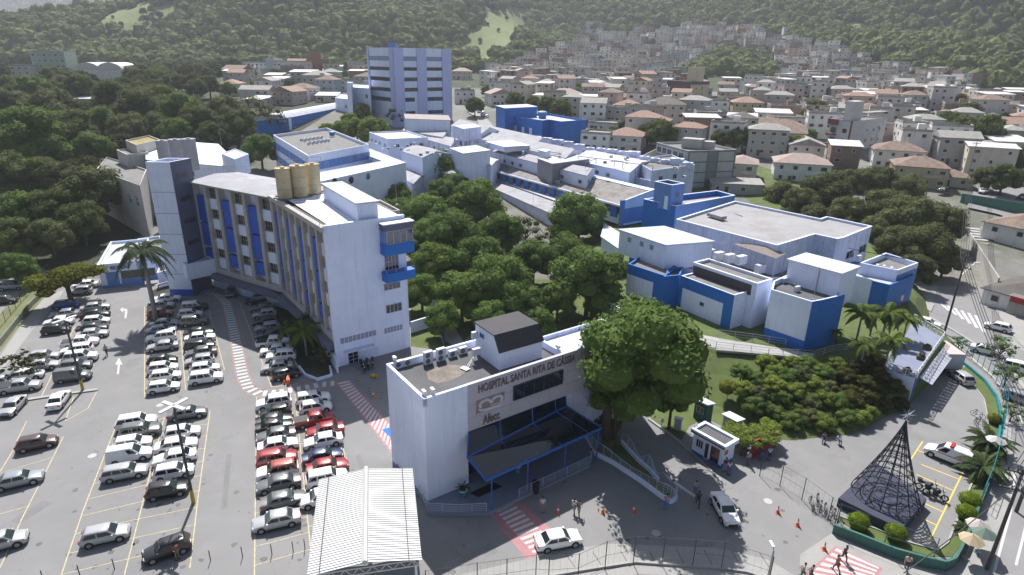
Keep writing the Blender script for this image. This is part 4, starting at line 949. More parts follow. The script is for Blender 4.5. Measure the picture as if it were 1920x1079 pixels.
def pot(px, py, label, plant=True):
    p = G(px, py, zP); o = thing('potted_plant', label, 'potted plant', tuple(p)); m = MB(); m.tube(p, p + Vector((0, 0, .7)), .28, 12, .42); m.build('pot', mat('teal_pot', (.04, .22, .27), .5, .1, 3), o, ang=40)
    m = MB(); m.ring(p + Vector((0, 0, .7)), .38, .06, 14); m.build('pot_rim', M_white, o)
    if plant:
        c = MB()
        for i in range(14): f = frondmesh(.9, .8, .16, 8, .5 + .6 * (i % 3) / 2, i, .02); a = i * 2.4; c.add([(p.x + v[0] * math.cos(a) - v[1] * math.sin(a), p.y + v[0] * math.sin(a) + v[1] * math.cos(a), p.z + .95 + v[2]) for v in f.v], f.f)
        c.build('leaves', M_palm['royal'], o); t = MB(); t.tube(p + Vector((0, 0, .65)), p + Vector((0, 0, 1.0)), .05, 6); t.build('stem', M_bark, o)
pot(868, 930, 'small palm in a teal pot beside the white entrance pier'); pot(970, 884, 'teal pot in the shade under the glass canopy')
# trash bin in the shade
p = G(1004, 924, 0); o = thing('waste_bin', 'tall dark waste bin standing below the forecourt railing', 'bin', tuple(p)); m = MB(); m.tube(p, p + Vector((0, 0, 1.2)), .32, 12, .38); m.build('bin_body', M_trim, o, ang=40); m = MB(); m.tube(p + Vector((0, 0, 1.2)), p + Vector((0, 0, 1.35)), .4, 12, .3); m.build('lid', M_blk, o)
ZW = 19.5
w0, w1 = G(607, 431, ZW), G(758, 409, ZW); bend = G(505, 370, ZW); endB = G(358, 341, ZW); bk = G(608, 348, ZW); bkB = G(520, 333, ZW); bkE = G(364, 322, ZW)
e1 = (w1 - w0).normalized(); bend = w0 + Vector((-e1.y, e1.x, 0)) * (bend - w0).length; wdA = (w1 - w0).length
dB = (endB - bend).normalized(); nB = Vector((dB.y, -dB.x, 0)); bA = bend + e1 * wdA
# back bend corner = intersection of the two back lines
dA = (bend - w0).normalized(); den = dA.x * dB.y - dA.y * dB.x; p0b = w1; p1b = endB + nB * wdA * .8
t_ = ((p1b.x - p0b.x) * dB.y - (p1b.y - p0b.y) * dB.x) / den; bb = p0b + dA * t_; eB2 = endB + nB * wdA * .8
poly = [w0, w1, bb, eB2, endB, bend]
ward = thing('ward_building', 'tall bent ward building with beige fins, blue panels and a blank white end wall', 'building', (w0.x, w0.y, 0))
w = MB(); zf0 = 5.0
fi = 1.1     # fins stand this far out: the wall behind them is set back
def setb(a, b, k): d = (b - a).normalized(); n_ = Vector((d.y, -d.x, 0)); return n_
cen = (w0 + w1 + bb + bend) / 4
eA, nA_ = outn(w0, bend, cen); eBx, nB_ = outn(bend, endB, bb)
f0 = w0 - nA_ * fi; 
den2 = eA.x * eBx.y - eA.y * eBx.x; pa, pb_ = w0 - nA_ * fi, endB - nB_ * fi
t2 = ((pb_.x - pa.x) * eBx.y - (pb_.y - pa.y) * eBx.x) / den2; fb = pa + eA * t2
w.prism(ccw([f0, w1, bb, eB2, endB - nB_ * fi, fb]), 0, ZW, cap=False); w.build('wall', M_hw2, ward)
oE = outn(w0, w1, cen)[1] * .05; k = MB(); k.prism(ccw([w0 + (w0 - w1).normalized() * .02 + oE, w1 + oE, w1 + (bb - w1).normalized() * .5, w0 + (bend - w0).normalized() * .5]), 0.0, ZW + .45); k.build('end_wall', M_hw, ward); w0 = w0 + oE; w1 = w1 + oE
# roof of wing A: white sheet inside a dark gutter, wing B: pale fibre cement
r = MB(); i_ = lambda P, q=.0: (P.x, P.y, ZW + q)
A0, A1, A2, A3 = w0 + eA * .6, w1 + eA * .6, bb, bend
r.add([i_(A0 + e1 * 1.2, .05), i_(A1, .05), i_(A2 - dA * 0, .4), i_(A3 + e1 * 1.2, .4)], [(0, 1, 2, 3)]); r.build('roof', M_roofb, ward)
r = MB(); r.add([i_(A0, .02), i_(A0 + e1 * 1.2, .02), i_(A3 + e1 * 1.2, .02), i_(A3, .02)], [(0, 1, 2, 3)]); r.build('gutter', M_darkroof, ward)
r = MB(); md1, md2 = lerp(bend, bb, .5), lerp(endB, eB2, .5); ov = nB_ * .6
r.add([i_(bend + ov, .1), i_(endB + ov, .1), i_(md2, .75), i_(md1, .75), i_(eB2 + nB * .3, .35), i_(bb + nB * .3, .35)], [(0, 1, 2, 3), (3, 2, 4, 5)])
r.add([i_(bend + ov, -.15), i_(endB + ov, -.15), i_(endB + ov, .1), i_(bend + ov, .1)], [(0, 1, 2, 3)]); r.build('sheet_roof', M_roofl, ward)
r = MB(); r.prism(ccw([w0 + nA_ * .35, bend + nA_ * .35, bend - nA_ * .35, w0 - nA_ * .35]), ZW - .35, ZW + .30, bot=True); r.build('eaves', M_beige, ward)
# facade bays: fins, blue panels, white spandrels, windows, in four storeys
fh = (ZW - .4 - zf0) / 4
def bays(a, b, c, n, first):
    L = (b - a).length; bw = L / n
    for i in range(n + 1):
        s = min(max(bw * i, .01), L - .01); fn = MB(); facebox(fn, a, b, c, s - .11 * bw, s + .11 * bw, zf0 - .6, ZW - .3, -fi, .0); fn.build('concrete_fin', M_beige, ward)
    for i in range(n):
        s0, s1 = bw * (i + .11), bw * (i + .89)
        if (i + first) % 2 == 0:
            for lev, (za, zb_) in enumerate(((zf0 + fh * .15, zf0 + fh * .75), (zf0 + fh * .95, zf0 + fh * 2.1), (zf0 + fh * 2.2, zf0 + fh * 3.45))):
                q = MB(); facebox(q, a, b, c, s0, s1, za, zb_, -fi, -fi + .8); q.build('blue_panel', M_blue2, ward)
        else:
            for lev in range(4):
                z = zf0 + fh * lev; q = MB(); facebox(q, a, b, c, s0, s1, z - .35, z + fh * .42, -fi, -fi + .6); q.build('spandrel', M_hw, ward)
                window(ward, a - nn_(a, b, c) * (fi - .35), b - nn_(a, b, c) * (fi - .35), c, s0 + .03, s1 - .03, z + fh * .44, z + fh * .9, 4, 2, M_gal, M_glass, .1)
def nn_(a, b, c): return outn(a, b, c)[1]
bays(w0 + eA * .5, bend, cen, 8, 1); bays(bend, endB, bb, 6, 1)
s = MB(); facebox(s, w0 + eA * .5, bend, cen, 0, (bend - w0).length - .5, zf0 - 1.3, zf0 - .4, -fi - .5, .03); facebox(s, bend, endB, bb, 0, (endB - bend).length, zf0 - 1.3, zf0 - .4, -fi - .5, .03); s.build('slab_edge', M_beige, ward)
s = MB(); facebox(s, w0 + eA * .4, bend, cen, 0, (bend - w0).length, 2.6, zf0 - 1.3, -fi - .5, .9); facebox(s, bend, endB, bb, -.3, (endB - bend).length, 2.6, zf0 - 1.3, -fi - .5, .9); s.build('grey_band', mat('grey_violet_paint', (.13, .135, .20), .8, .1, .5), ward)
# end wall details
EW = (w0, w1, cen)
def wpx(px0, px1, pz, n=3, m=1, nm='window', **kw):
    s0, z1 = onface(*px0, w0, w1); s1, _ = onface(*px1, w0, w1); z0 = onface(*pz, w0, w1)[1]; return window(ward, w0, w1, cen, min(s0, s1), max(s0, s1), z0, z1, n, m, name=nm, **kw)
wpx((719, 533), (750, 526), (720, 546), 4, 1); wpx((723, 573), (753, 568), (724, 589), 4, 1)
for a, b, n in (((637.5, 635), (705.5, 620), 9), ((720, 616), (754.5, 607), 6)):
    s0, z1 = onface(*a, w0, w1); s1, _ = onface(*b, w0, w1); v = MB()
    for i in range(n):
        for j in range(2): s_ = s0 + (s1 - s0) * i / n; facebox(v, w0, w1, cen, s_ + .04, s_ + (s1 - s0) / n - .06, z1 - .85 + j * .42, z1 - .48 + j * .42, 0, .05)
    v.build('ventilation_block', mat('vent_block', (.30, .31, .40), .9, .1, 2), ward)
wpx((652, 663), (671, 659), (653, 684), 2, 3, 'door'); d = MB(); s0, z1 = onface(672, 660, w0, w1); facebox(d, w0, w1, cen, s0, s0 + 2.9, .2, z1, 0, .12); d.build('door_panel', M_hw2, ward)
s0, z1 = onface(645, 661, w0, w1); d = MB(); facebox(d, w0, w1, cen, s0, s0 + 4.2, z1 + .1, z1 + .25, 0, .8); d.build('door_hood', M_hw2, ward)
# stacked balconies at the right end of the end wall
bal = MB(); glz = MB(); S = lambda x, y: onface(x, y, w0, w1)
b0, b1 = wdA * .66, wdA + .55
for z0, z1, m_, d_ in ((15.0, 16.6, M_blue, 1.5), (11.2, 12.5, M_blue, 1.5)):
    q = MB(); facebox(q, w0, w1, cen, b0, b1, z0, z1, 0, d_); q.build('balcony', m_, ward)
q = MB(); facebox(q, w0, w1, cen, b0, b1, 18.4, 19.3, 0, 1.5); q.build('balcony_roof', mat('grey_violet_paint', (.13, .135, .20)), ward)
q = MB(); facebox(q, w0, w1, cen, b0 - .1, b1 + .1, 19.3, 19.42, -.0, 1.65); q.build('coping', M_roofb, ward)
nE = outn(w0, w1, cen)[1]
window(ward, w0 + nE * 1.35, w1 + nE * 1.35, cen, b0 + .35, b1 - .1, 16.6, 18.4, 4, 1, M_frame, M_glass2, .1); q = MB(); facebox(q, w0, w1, cen, b0 + .05, b1 - .15, 16.6, 18.4, .02, 1.3); q.build('bay_room', M_mid, ward)
window(ward, w0, w1, cen, b0 + .5, b0 + 2.6, 12.5, 14.8, 4, 2, M_frame, M_glass, .1)
railing('balcony_railing', 'thin rail on top of the lower blue balcony', [Vector((*(w0 + (w1 - w0).normalized() * s_ + nE * 1.4)[:2], 12.5)) for s_ in (b0 + .1, b1 - .1)], .5, 2, M_metal, 1.2, 'railing', .02)
# roof house and lift motor room on wing A
rb = rectp((605, 345), (669, 382), (708, 378), ZW + 2.6); building('roof_house', 'long narrow white roof house with an overhanging pale sheet on the ward building', 'building', rb, ZW + 2.5, ZW + .1, M_hw, M_roofw, 0)
rb = rectp((690, 372), (728, 392), (750, 388), ZW - 1.0); building('roof_annex', 'flat grey roofed annex behind the ward building roof', 'building', rb, ZW - 1.5, 0, M_beige, M_flat2, .4)
def cyl(px0, px1, yt, yb, z0, mt, label, cat='tank', group=None, lad=None):
    """upright tank: photo left/right edges, top and base rows; z0 is the level it stands on"""
    c = G((px0 + px1) / 2, yb, z0); dpt = (np.array(c) - CP) @ FW; rr = (px1 - px0) / 2 * dpt / FOC; zt = top((px0 + px1) / 2, yb, yt, z0)
    o = thing('storage_tank', label, cat, tuple(c), 0, group); m = MB(); m.tube(c, (c.x, c.y, zt), rr, 24); m.build('tank_shell', mt, o, ang=40)
    m = MB(); m.ring((c.x, c.y, zt), rr * .98, .09, 24); m.tube((c.x, c.y, zt), (c.x, c.y, zt + .25), rr * .3, 10); m.build('rim', mt, o, ang=50)
    m = MB()
    for z in (zt * .34 + z0 * .66, zt * .67 + z0 * .33): m.ring((c.x, c.y, z), rr, .04, 24)
    m.build('hoop', M_gal, o); return c, zt, rr
tk = []
for i, (a, b, yt, yb) in enumerate(((522, 549, 316, 374), (549.5, 577, 311, 371), (577.5, 603, 308, 365))):
    tk.append(cyl(a, b, yt, yb, ZW + .2, M_tan, 'tan cylindrical tank on the ward roof, %s of the row of three' % ('left', 'middle', 'right')[i], 'tank', 'tan tanks on the ward roof'))
    q = MB(); c, zt, rr = tk[-1]; q.box((c.x, c.y, ZW + .3), (rr * 2.3, rr * 2.3, .35), 40); o = bpy.data.objects['storage_tank' if i == 0 else 'storage_tank.%03d' % i]; q.build('plinth', M_flat2, o)
railing('tank_railing', 'thin yellowish pipe rail above the tan tanks', [Vector((tk[0][0].x - 1, tk[0][0].y + 1.5, tk[0][1] - .2)), Vector((tk[2][0].x + 1, tk[2][0].y + 1.5, tk[2][1] - .2))], 1.1, 2, mat('pale_yellow_pipe', (.45, .40, .22)), 2, 'railing', .03)
def mast(px, py, z, yt, label, r=.04):
    c = G(px, py, z); zt = top(px, py, yt, z); o = thing('lightning_rod', label, 'mast', tuple(c)); m = MB(); m.tube(c, (c.x, c.y, zt), r, 5, r * .4); m.build('rod', M_gal, o); m = MB(); m.box((c.x, c.y, z + .08), (.3, .3, .16)); m.build('base', M_gal, o)
mast(600, 424, ZW, 352, 'thin lightning rod at the front corner of the ward roof'); mast(744, 385, ZW, 338, 'thin lightning rod beside the trees behind the ward roof')
ZT = 23.4
t0, t1, t2 = G(272, 304, ZT), G(318, 304.5, ZT), G(357, 297, ZT)
eT = (t2 - t1).normalized(); nT = Vector((-eT.y, eT.x, 0)); kT = (t0 - t1).dot(nT)
tw = [t0, t1, t2, t2 + (t0 - t1)]
o, pl, _ = building('stair_tower', 'tall stair tower with a pale violet face and a slate grey face', 'tower', tw, ZT, 0, M_hw, M_flat, 2.0, .3)
c_ = (t0 + t2) / 2; f = MB(); facebox(f, t1, t2, c_, -.01, (t2 - t1).length + .01, 0, ZT + .01, 0, .05); f.build('slate_face', M_dark, o); j = MB(); 
for z in (4, 7.6, 11.2, 14.8, 18.4): facebox(j, t0, t1, c_, 0, (t1 - t0).length, z, z + .06, 0, .02)
j.build('panel_joint', M_dark, o)
for z in (5.2, 9.0, 12.8, 16.6, 20.6):
    v = MB(); L = (t2 - t1).length; facebox(v, t1, t2, c_, L * .18, L * .72, z, z + .75, .05, .09); sl = v.build('slit_window', M_glass, o)
    v = MB()
    for i in range(9): facebox(v, t1, t2, c_, L * (.18 + .06 * i), L * (.185 + .06 * i), z, z + .75, .09, .13)
    v.build('louvre', M_dark, sl)
q = MB(); facebox(q, t0, t1, c_, -.02, (t1 - t0).length, -.0, 1.2, .0, .06); q.build('plinth_band', M_blue2, o)
# white box and blue awnings at its foot
a0, a1 = G(349, 552, 0), G(415, 530, 0); zt = top(349, 522, 479, 3); 
rb = [G(348, 497, 6.2), G(402, 486, 6.2)]; e = (rb[1] - rb[0]).normalized(); n = Vector((-e.y, e.x, 0))
if n.y < 0: n = -n
pb = [rb[0], rb[1], rb[1] + n * 5, rb[0] + n * 5]; building('porch_block', 'white block above the blue entrance awning at the foot of the tower', 'building', pb, 6.2, 3.4, M_hw, M_roofb, .3)
def awning(px, zs, label, m=None, cols=None):
    pts = [G(x, y, z) for (x, y), z in zip(px, zs)]; o = thing('awning', label, 'awning', (pts[0].x, pts[0].y, 0)); mb = MB(); mb.add(pts, [(0, 1, 2, 3)]); mb.add([p - Vector((0, 0, .12)) for p in pts], [(3, 2, 1, 0)])
    for i in range(4): a, b = pts[i], pts[(i + 1) % 4]; mb.add([a, b, b - Vector((0, 0, .35 if i == 2 else .12)), a - Vector((0, 0, .35 if i == 2 else .12))], [(0, 1, 2, 3)])
    mb.build('canopy_sheet', m or M_awn, o)
    if cols:
        c = MB()
        for x, y in cols: q = G(x, y, 0); c.tube(q, (q.x, q.y, min(zs) - .1), .07, 6)
        c.build('column', M_white, o)
    return o
awning([(352, 497), (408, 487), (409, 512), (367, 518)], [3.9, 3.9, 3.1, 3.1], 'blue cloth entrance awning on white posts beside the conifer', None, [(371, 538), (391, 533), (410, 531)])
awning([(318, 506), (352, 499), (352, 514), (324, 520)], [3.8, 3.8, 3.0, 3.0], 'smaller blue awning against the foot of the pale tower')
rc_ = building('side_room', 'low pale room under the smaller blue awning', 'building', [G(300, 540, 0), G(348, 528, 0), G(352, 518, 0), G(303, 528, 0)], 2.9, 0, M_hw2, M_flat2, .2)
railing('railing', 'white railing in front of the garden strip by the palm', [G(x, y, .3) for x, y in ((292, 545), (322, 536), (350, 527))], 1.0, 2, M_metal, 2)
# reception
ZR = 4.5; rp = rectp((181.5, 497), (263, 489), (258, 449), ZR); o, pl, c0 = building('reception_building', 'low white reception building with a blue base and ribbed white roof', 'building', rp, ZR, 0, M_hw, M_roofw, .5, .25)
fa, fb_ = rp[0], rp[1]; s = MB(); facebox(s, fa, fb_, rp[2], -.02, (fb_ - fa).length, 0, .5, 0, .05); facebox(s, fa, fb_, rp[2], 3.2, 9, .5, 1.35, 0, .06); s.build('blue_base', M_mid, o)
q = MB(); facebox(q, fa, fb_, rp[2], 3.3, 8.8, 1.4, 2.9, 0, .05); q.build('window', M_glass, o)
q = MB(); facebox(q, fa, fb_, rp[2], 1.0, 2.9, .5, 2.9, 0, .05); q.build('door', M_mid, o)
text(o, 'RECEPÇÃO', fa, fb_, rp[2], (207, 503), (243, 498), .62, mat('navy_letters', (.03, .03, .16)), z=3.35)
rb = [G(263, 480, 4.0), G(312, 474, 4.0), G(300, 442, 4.0), G(258, 448, 4.0)]; building('link_room', 'low white flat roofed link between reception and the tower, behind the palm', 'building', rb, 4.0, 0, M_hw, M_flat2, .4)
# white dwarf walls and gate in front of the ward ground floor
for (a, b, h, lab) in (((423, 524), (470, 530), 1.6, 'low white wall under the overhang at the bend of the ward building'), ((492, 535), (527, 548), 1.8, 'white wall panel beside the ward service gate'), ((532, 552), (600, 640), 1.5, 'long white wall running along the foot of the ward facade'), ((600, 640), (634, 700), 1.9, 'tall white wall end by the corner of the ward building')):
    p, q = G(*a), G(*b); o = thing('garden_wall', lab, 'wall', tuple(p)); n = Vector(((q - p).y, -(q - p).x, 0)).normalized() * .1; m = MB(); m.prism(ccw([p - n, q - n, q + n, p + n]), 0, h); m.build('wall', M_hw, o); n *= 1.5; m = MB(); m.prism(ccw([p - n, q - n, q + n, p + n]), h, h + .08); m.build('coping', M_roofb, o)
p = G(424, 536); o = thing('notice_board', 'white upright panel beside the low white wall', 'sign', tuple(p)); m = MB(); m.box((p.x, p.y, 1.3), (1.6, .12, 2.6), 70); m.build('panel', M_hw, o); m = MB(); m.box((p.x, p.y, .1), (1.8, .4, .2), 70); m.build('base', M_conc, o)
Zm = 3.7
WINS = dict(white_roof_block=(2.6, 1.3, .9, 4.5), white_back_block=(4, 1.6, 1.6, 5), weathered_side_wing=(3, 1.8, 1.2, 5), white_box=(3, 1.2, .9, 6), central_hall=(2.4, 1.4, 1, 4), long_hall=(4.5, 1.3, .9, 9), clinic_upper_room=(2.2, .9, .6, 9), end_wall_block=(3, 1.5, 1.2, 6), cream_building=(4, 1.5, 1.2, 4), service_wing=(3, 1.5, 1.2, 6))
def autowin(o, poly, z, drop, w, h, step):
    c = sum(poly, Vector((0, 0, 0))) / len(poly); n = len(poly); rs = random.Random(int(z * 100 + poly[0].x))
    for i in range(n):
        A_, B_ = poly[i], poly[(i + 1) % n]; L = (B_ - A_).length; nn = outn(A_, B_, c)[1]
        if nn.y > -.25 or L < 5: continue
        s = step * .5
        while s < L - w - .5:
            k = rs.random()
            if k < .5: window(o, A_, B_, c, s, s + w, z - drop, z - drop + h, 2, 1, M_frame, M_glass, .1)
            elif k < .7: q = MB(); facebox(q, A_, B_, c, s, s + .1, z - drop - 5, z - .3, 0, .12); q.build('drain_pipe', M_gal, o)
            s += step * rs.uniform(.8, 1.2)
ONTOP = ('raised_slab', 'roof_cube', 'stair_house', 'service_room', 'clinic_upper_room', 'clinic_plant_room')
def lowz0(name, p, z0): c = sum((Vector(q) for q in p), Vector((0, 0, 0))) / len(p); return z0 if name in ONTOP else min(z0, T(c.x, c.y) - 1.5)
def bld(name, label, px, z, z0, wm=M_hw, rm=M_roofw, par=.5, rect=True, cat='building', cop=None, th=.25):
    poly = rectp(*px, z) if (rect and len(px) == 3) else pxs(px, z)
    poly = [Vector(p) for p in poly]; r_ = building(name, label, cat, poly, z, lowz0(name, poly, z0), wm, rm, par, th, None, cop)
    if name in WINS: autowin(r_[0], poly, z, *WINS[name])
    return r_
def pitched(name, label, px, z, z0, rise, wm, rm, ridge=0, over=.3, cat='building', hip=False, poly=None, wins=0, fl=1):
    """gable or hip roof on a rectangle; ridge=0 runs along the first side"""
    p = poly or rectp(*px, z); p = [Vector((q[0], q[1], z)) for q in p]
    if ridge: p = p[1:] + p[:1]
    z0 = lowz0(name, p, z0); c = sum(p, Vector((0, 0, 0))) / 4; o = thing(name, label, cat, (c.x, c.y, z0)); w = MB()
    m1, m2 = (p[1] + p[2]) / 2 + Vector((0, 0, rise)), (p[3] + p[0]) / 2 + Vector((0, 0, rise))
    w.prism([q for q in p], z0, z, cap=False)
    if not hip: w.add([p[1], p[2], m1], [(0, 1, 2)]); w.add([p[3], p[0], m2], [(0, 1, 2)])
    w.build('wall', wm, o)
    e = (p[1] - p[0]).normalized() * over; n = (p[2] - p[1]).normalized() * over; dz = Vector((0, 0, -rise * over / max(.1, (p[2] - p[1]).length / 2)))
    a, b, cc, d = p[0] - e - n + dz, p[1] + e - n + dz, p[2] + e + n + dz, p[3] - e + n + dz
    if hip: k = (p[2] - p[1]).length * .42; m1 = m1 - e.normalized() * k; m2 = m2 + e.normalized() * k
    else: m1, m2 = m1 + e, m2 - e
    u = Vector((0, 0, .12)); r = MB(); r.add([a, b, m1, m2, cc, d], [(0, 1, 2, 3), (3, 2, 4, 5)] + ([(1, 4, 2), (0, 3, 5)] if hip else []))
    r.add([v + u for v in (a, b, m1, m2, cc, d)], [(0, 1, 2, 3), (3, 2, 4, 5)] + ([(1, 4, 2), (0, 3, 5)] if hip else []))
    for i, j in ((a, b), (cc, d)) + (((b, cc), (d, a)) if hip else ((b, m1), (m1, cc), (d, m2), (m2, a))): r.add([i, j, j + u, i + u], [(0, 1, 2, 3)])
    r.build('roof', rm, o)
    if name in WINS: autowin(o, p, z, *WINS[name])
    return o, p
mt = [(1120, 560), (1150, 590), (1250, 640), (1335, 655), (1500, 668), (1540, 672), (1600, 662), (1660, 690), (1716, 708), (1768, 640), (1712, 600), (1700, 560), (1560, 420), (1380, 380), (1180, 400), (1110, 470)]
mtw = [G(x, y, Zm) for x, y in mt]
slope = [(1105, 590), (1130, 640), (1215, 705), (1290, 745), (1395, 778), (1440, 822), (1480, 826), (1600, 815), (1706, 758), (1800, 655), (1745, 600), (1735, 560), (1600, 400), (1390, 350), (1160, 380), (1090, 470)]
sw = [G(x, y, 0) for x, y in slope]; sw = [Vector((p.x, p.y, T(p.x, p.y) + .02)) for p in sw]
mb = MB(); n = len(mt); mid_ = []
for i in range(n): a, b = mtw[i], sw[i]; q = lerp(a, b, .5); mid_.append(Vector((q.x, q.y, q.z + random.uniform(-.2, .35))))
mb.add([(p.x, p.y, Zm - .02) for p in mtw] + [tuple(p) for p in mid_] + [tuple(p) for p in sw], [(i, (i + 1) % n, n + (i + 1) % n, n + i) for i in range(n)] + [(n + i, n + (i + 1) % n, 2 * n + (i + 1) % n, 2 * n + i) for i in range(n)] + [tuple(range(n))])
setting(mb.build('garden_mound', M_grass, smooth=False))
gsheet('terrace_paving', [(1125, 560), (1250, 628), (1335, 652), (1520, 672), (1528, 664), (1345, 634), (1262, 618), (1140, 555)], M_conc, .03, Zm)
cb = []
zR2 = top(1218, 567, 508, Zm)
o, pl, _ = bld('clinic_block', 'blue banded clinic block nearest the round garden trees', [(1178, 495), (1247, 518), (1270, 500)], 8.9, Zm, M_blue, M_flat2, .45)
p = rectp((1178, 495), (1247, 518), (1270, 500), 8.9); q = MB(); facebox(q, p[0], p[1], p[2], -.02, (p[1] - p[0]).length * .72, Zm, 7.2, 0, .06); q.build('white_panel', M_hw, o)
bld('clinic_link', 'narrow dark blue link between two clinic blocks', [(1245, 519), (1275, 516), (1282, 500)], 9.0, Zm, M_blue, M_darkroof, .4)
p = rectp((1277, 517), (1377, 554), (1402, 543), 9.0); o, pl, _ = bld('clinic_block', 'blue banded white clinic block in the middle, behind the ramp', [(1277, 517), (1377, 554), (1402, 543)], 9.0, Zm, M_hw, M_flat2, .25)
L = (p[1] - p[0]).length; q = MB(); facebox(q, p[0], p[1], p[2], -.03, L + .03, 7.2, 9.02, 0, .07); facebox(q, p[0], p[1], p[2], L * .84, L + .03, Zm, 7.2, 0, .07); facebox(q, p[0], p[1], p[2], -.03, .6, Zm, 7.2, 0, .07); q.build('blue_band', M_blue, o)
window(o, p[0], p[1], p[2], L * .42, L * .50, 5.5, 6.1, 1, 1, M_mid, M_glass, .05)
p2 = rectp((1300, 493), (1420, 533), (1445, 523), 10.6); o, pl, _ = bld('clinic_block', 'taller clinic block with a slate black front wall and air conditioners on top', [(1300, 493), (1420, 533), (1445, 523)], 10.6, Zm, M_hw, M_flat2, .35, cop=M_roofb)
q = MB(); facebox(q, p2[0], p2[1], p2[2], .1, (p2[1] - p2[0]).length - .8, 8.6, 10.2, 0, .05); q.build('black_band', M_darkroof, o)
p4 = [(1446, 543), (1523, 566), (1540, 563), (1583, 553), (1500, 505), (1450, 527)]
o, pl, _ = bld('clinic_block', 'white clinic block with a tall royal blue corner next to the palms', p4, 10.9, Zm, M_hw, M_flat, .7, rect=False)
P4 = [G(x, y, 10.9) for x, y in p4]; cc = sum(P4, Vector((0, 0, 0))) / 6; q = MB()
facebox(q, P4[1], P4[2], cc, .0, (P4[2] - P4[1]).length + .05, Zm, 10.92, 0, .08); facebox(q, P4[2], P4[3], cc, .0, (P4[3] - P4[2]).length + .05, Zm, 10.93, 0, .09); facebox(q, P4[0], P4[1], cc, .0, (P4[1] - P4[0]).length, Zm, Zm + 1.5, 0, .06); q.build('blue_corner', M_blue, o)
bld('clinic_infill', 'white infill between the middle clinic block and the blue cornered one', [(1402, 543), (1450, 545), (1465, 520)], 8.6, Zm, M_hw, M_flat, .3)
o, pl, _ = bld('clinic_upper_room', 'large plain white box standing on the clinic roof', [(1480, 488), (1577, 514), (1610, 502)], 13.6, 8.5, M_hw, M_roofb, .0)
o, pl, _ = bld('clinic_plant_room', 'white roof room with three square windows under a pale metal sheet', [(1162, 432), (1249, 461), (1337, 454)], 12.4, 8.3, M_hw, M_roofw, 0)
p = rectp((1162, 432), (1249, 461), (1337, 454), 12.4); L = (p[1] - p[0]).length
for s in (.2, .47, .68): window(o, p[0], p[1], p[2], L * s, L * (s + .075), 10.9, 11.7, 1, 1, M_mid, M_gal, .05)
bld('clinic_lower_storey', 'dark roofed lower storey beneath the clinic roof room', [(1180, 482), (1256, 505), (1345, 480)], 8.3, Zm, M_blue, M_darkroof, .3)
bld('clinic_yard_roof', 'weathered flat roof behind the air conditioners of the clinic', [(1256, 495), (1440, 545), (1500, 500)], 8.2, Zm, M_hw2, M_flat2, .2)
# hipped weathered canopy over the chillers
zc = 11.8; pts = [G(1376, 458, zc), G(1455, 485, zc), G(1473, 476, zc), G(1425, 453, zc)]; o = thing('chiller_canopy', 'brownish corrugated canopy on posts above the rooftop chillers', 'canopy', (pts[0].x, pts[0].y, 8.4)); m = MB(); pk = sum(pts, Vector((0, 0, 0))) / 4 + Vector((0, 0, .7))
m.add(pts + [pk], [(0, 1, 4), (1, 2, 4), (2, 3, 4), (3, 0, 4)]); m.build('canopy_sheet', mat('brown_corrugated', (.25, .21, .20), .8, .12, .8, wave=(4, 30, .5)), o); m = MB()
for p in pts: m.tube((p.x, p.y, 8.3), p, .06, 6)
m.build('post', M_gal, o)
for i, (x, y) in enumerate(((1346, 490), (1366, 494), (1388, 497), (1424, 513), (1435, 490), (1330, 484))):
    p = G(x, y, 10.3 if i < 3 else 8.6); AC1.put((p.x, p.y, p.z), 150, 'white rooftop chiller beside the brownish canopy of the clinic', 'air conditioner', 'chillers on the clinic roof', sc=(1.9, 2.2, 1.9))
for x, y in ((1470, 530), (1494, 546), (1610, 487)): p = G(x, y, 10.3); AC1.put((p.x, p.y, 10.2), 150, 'small condenser unit lying on the flat clinic roof', 'air conditioner', 'condensers on the clinic roof')
mast(1525, 562, 10.9, 485, 'thin aerial mast in front of the plain white box', .045)
# long auditorium-like roof
p6 = [(1268, 412), (1457, 461), (1528, 440), (1570, 449), (1583, 446), (1635, 425), (1550, 407), (1538, 411), (1378, 378)]
o, pl, _ = bld('long_hall', 'long white walled hall with a wide pale corrugated roof', p6, 13.0, 3, M_hw2, mat('hall_sheet', (.335, .33, .345), .8, .12, .3, stain=(.12, .5, .6, (.24, .23, .23)), wave=(3, 33, .4)), .35, rect=False, cop=M_hw)
P6 = [G(x, y, 13) for x, y in p6]
window(o, P6[4], P6[5], P6[0], 2.5, 5.2, 8.6, 10.0, 2, 1); window(o, P6[4], P6[5], P6[0], 8, 11, 8.6, 10.0, 2, 1)
q = MB(); a, b = G(1325, 404, 13), G(1352, 412, 13); d = (b - a); m = Vector((-d.y, d.x, 0)).normalized() * 1.4; q.prism(ccw([a, b, b + m, a + m]), 12.9, 13.5); q.build('roof_hatch', M_roofl, o)
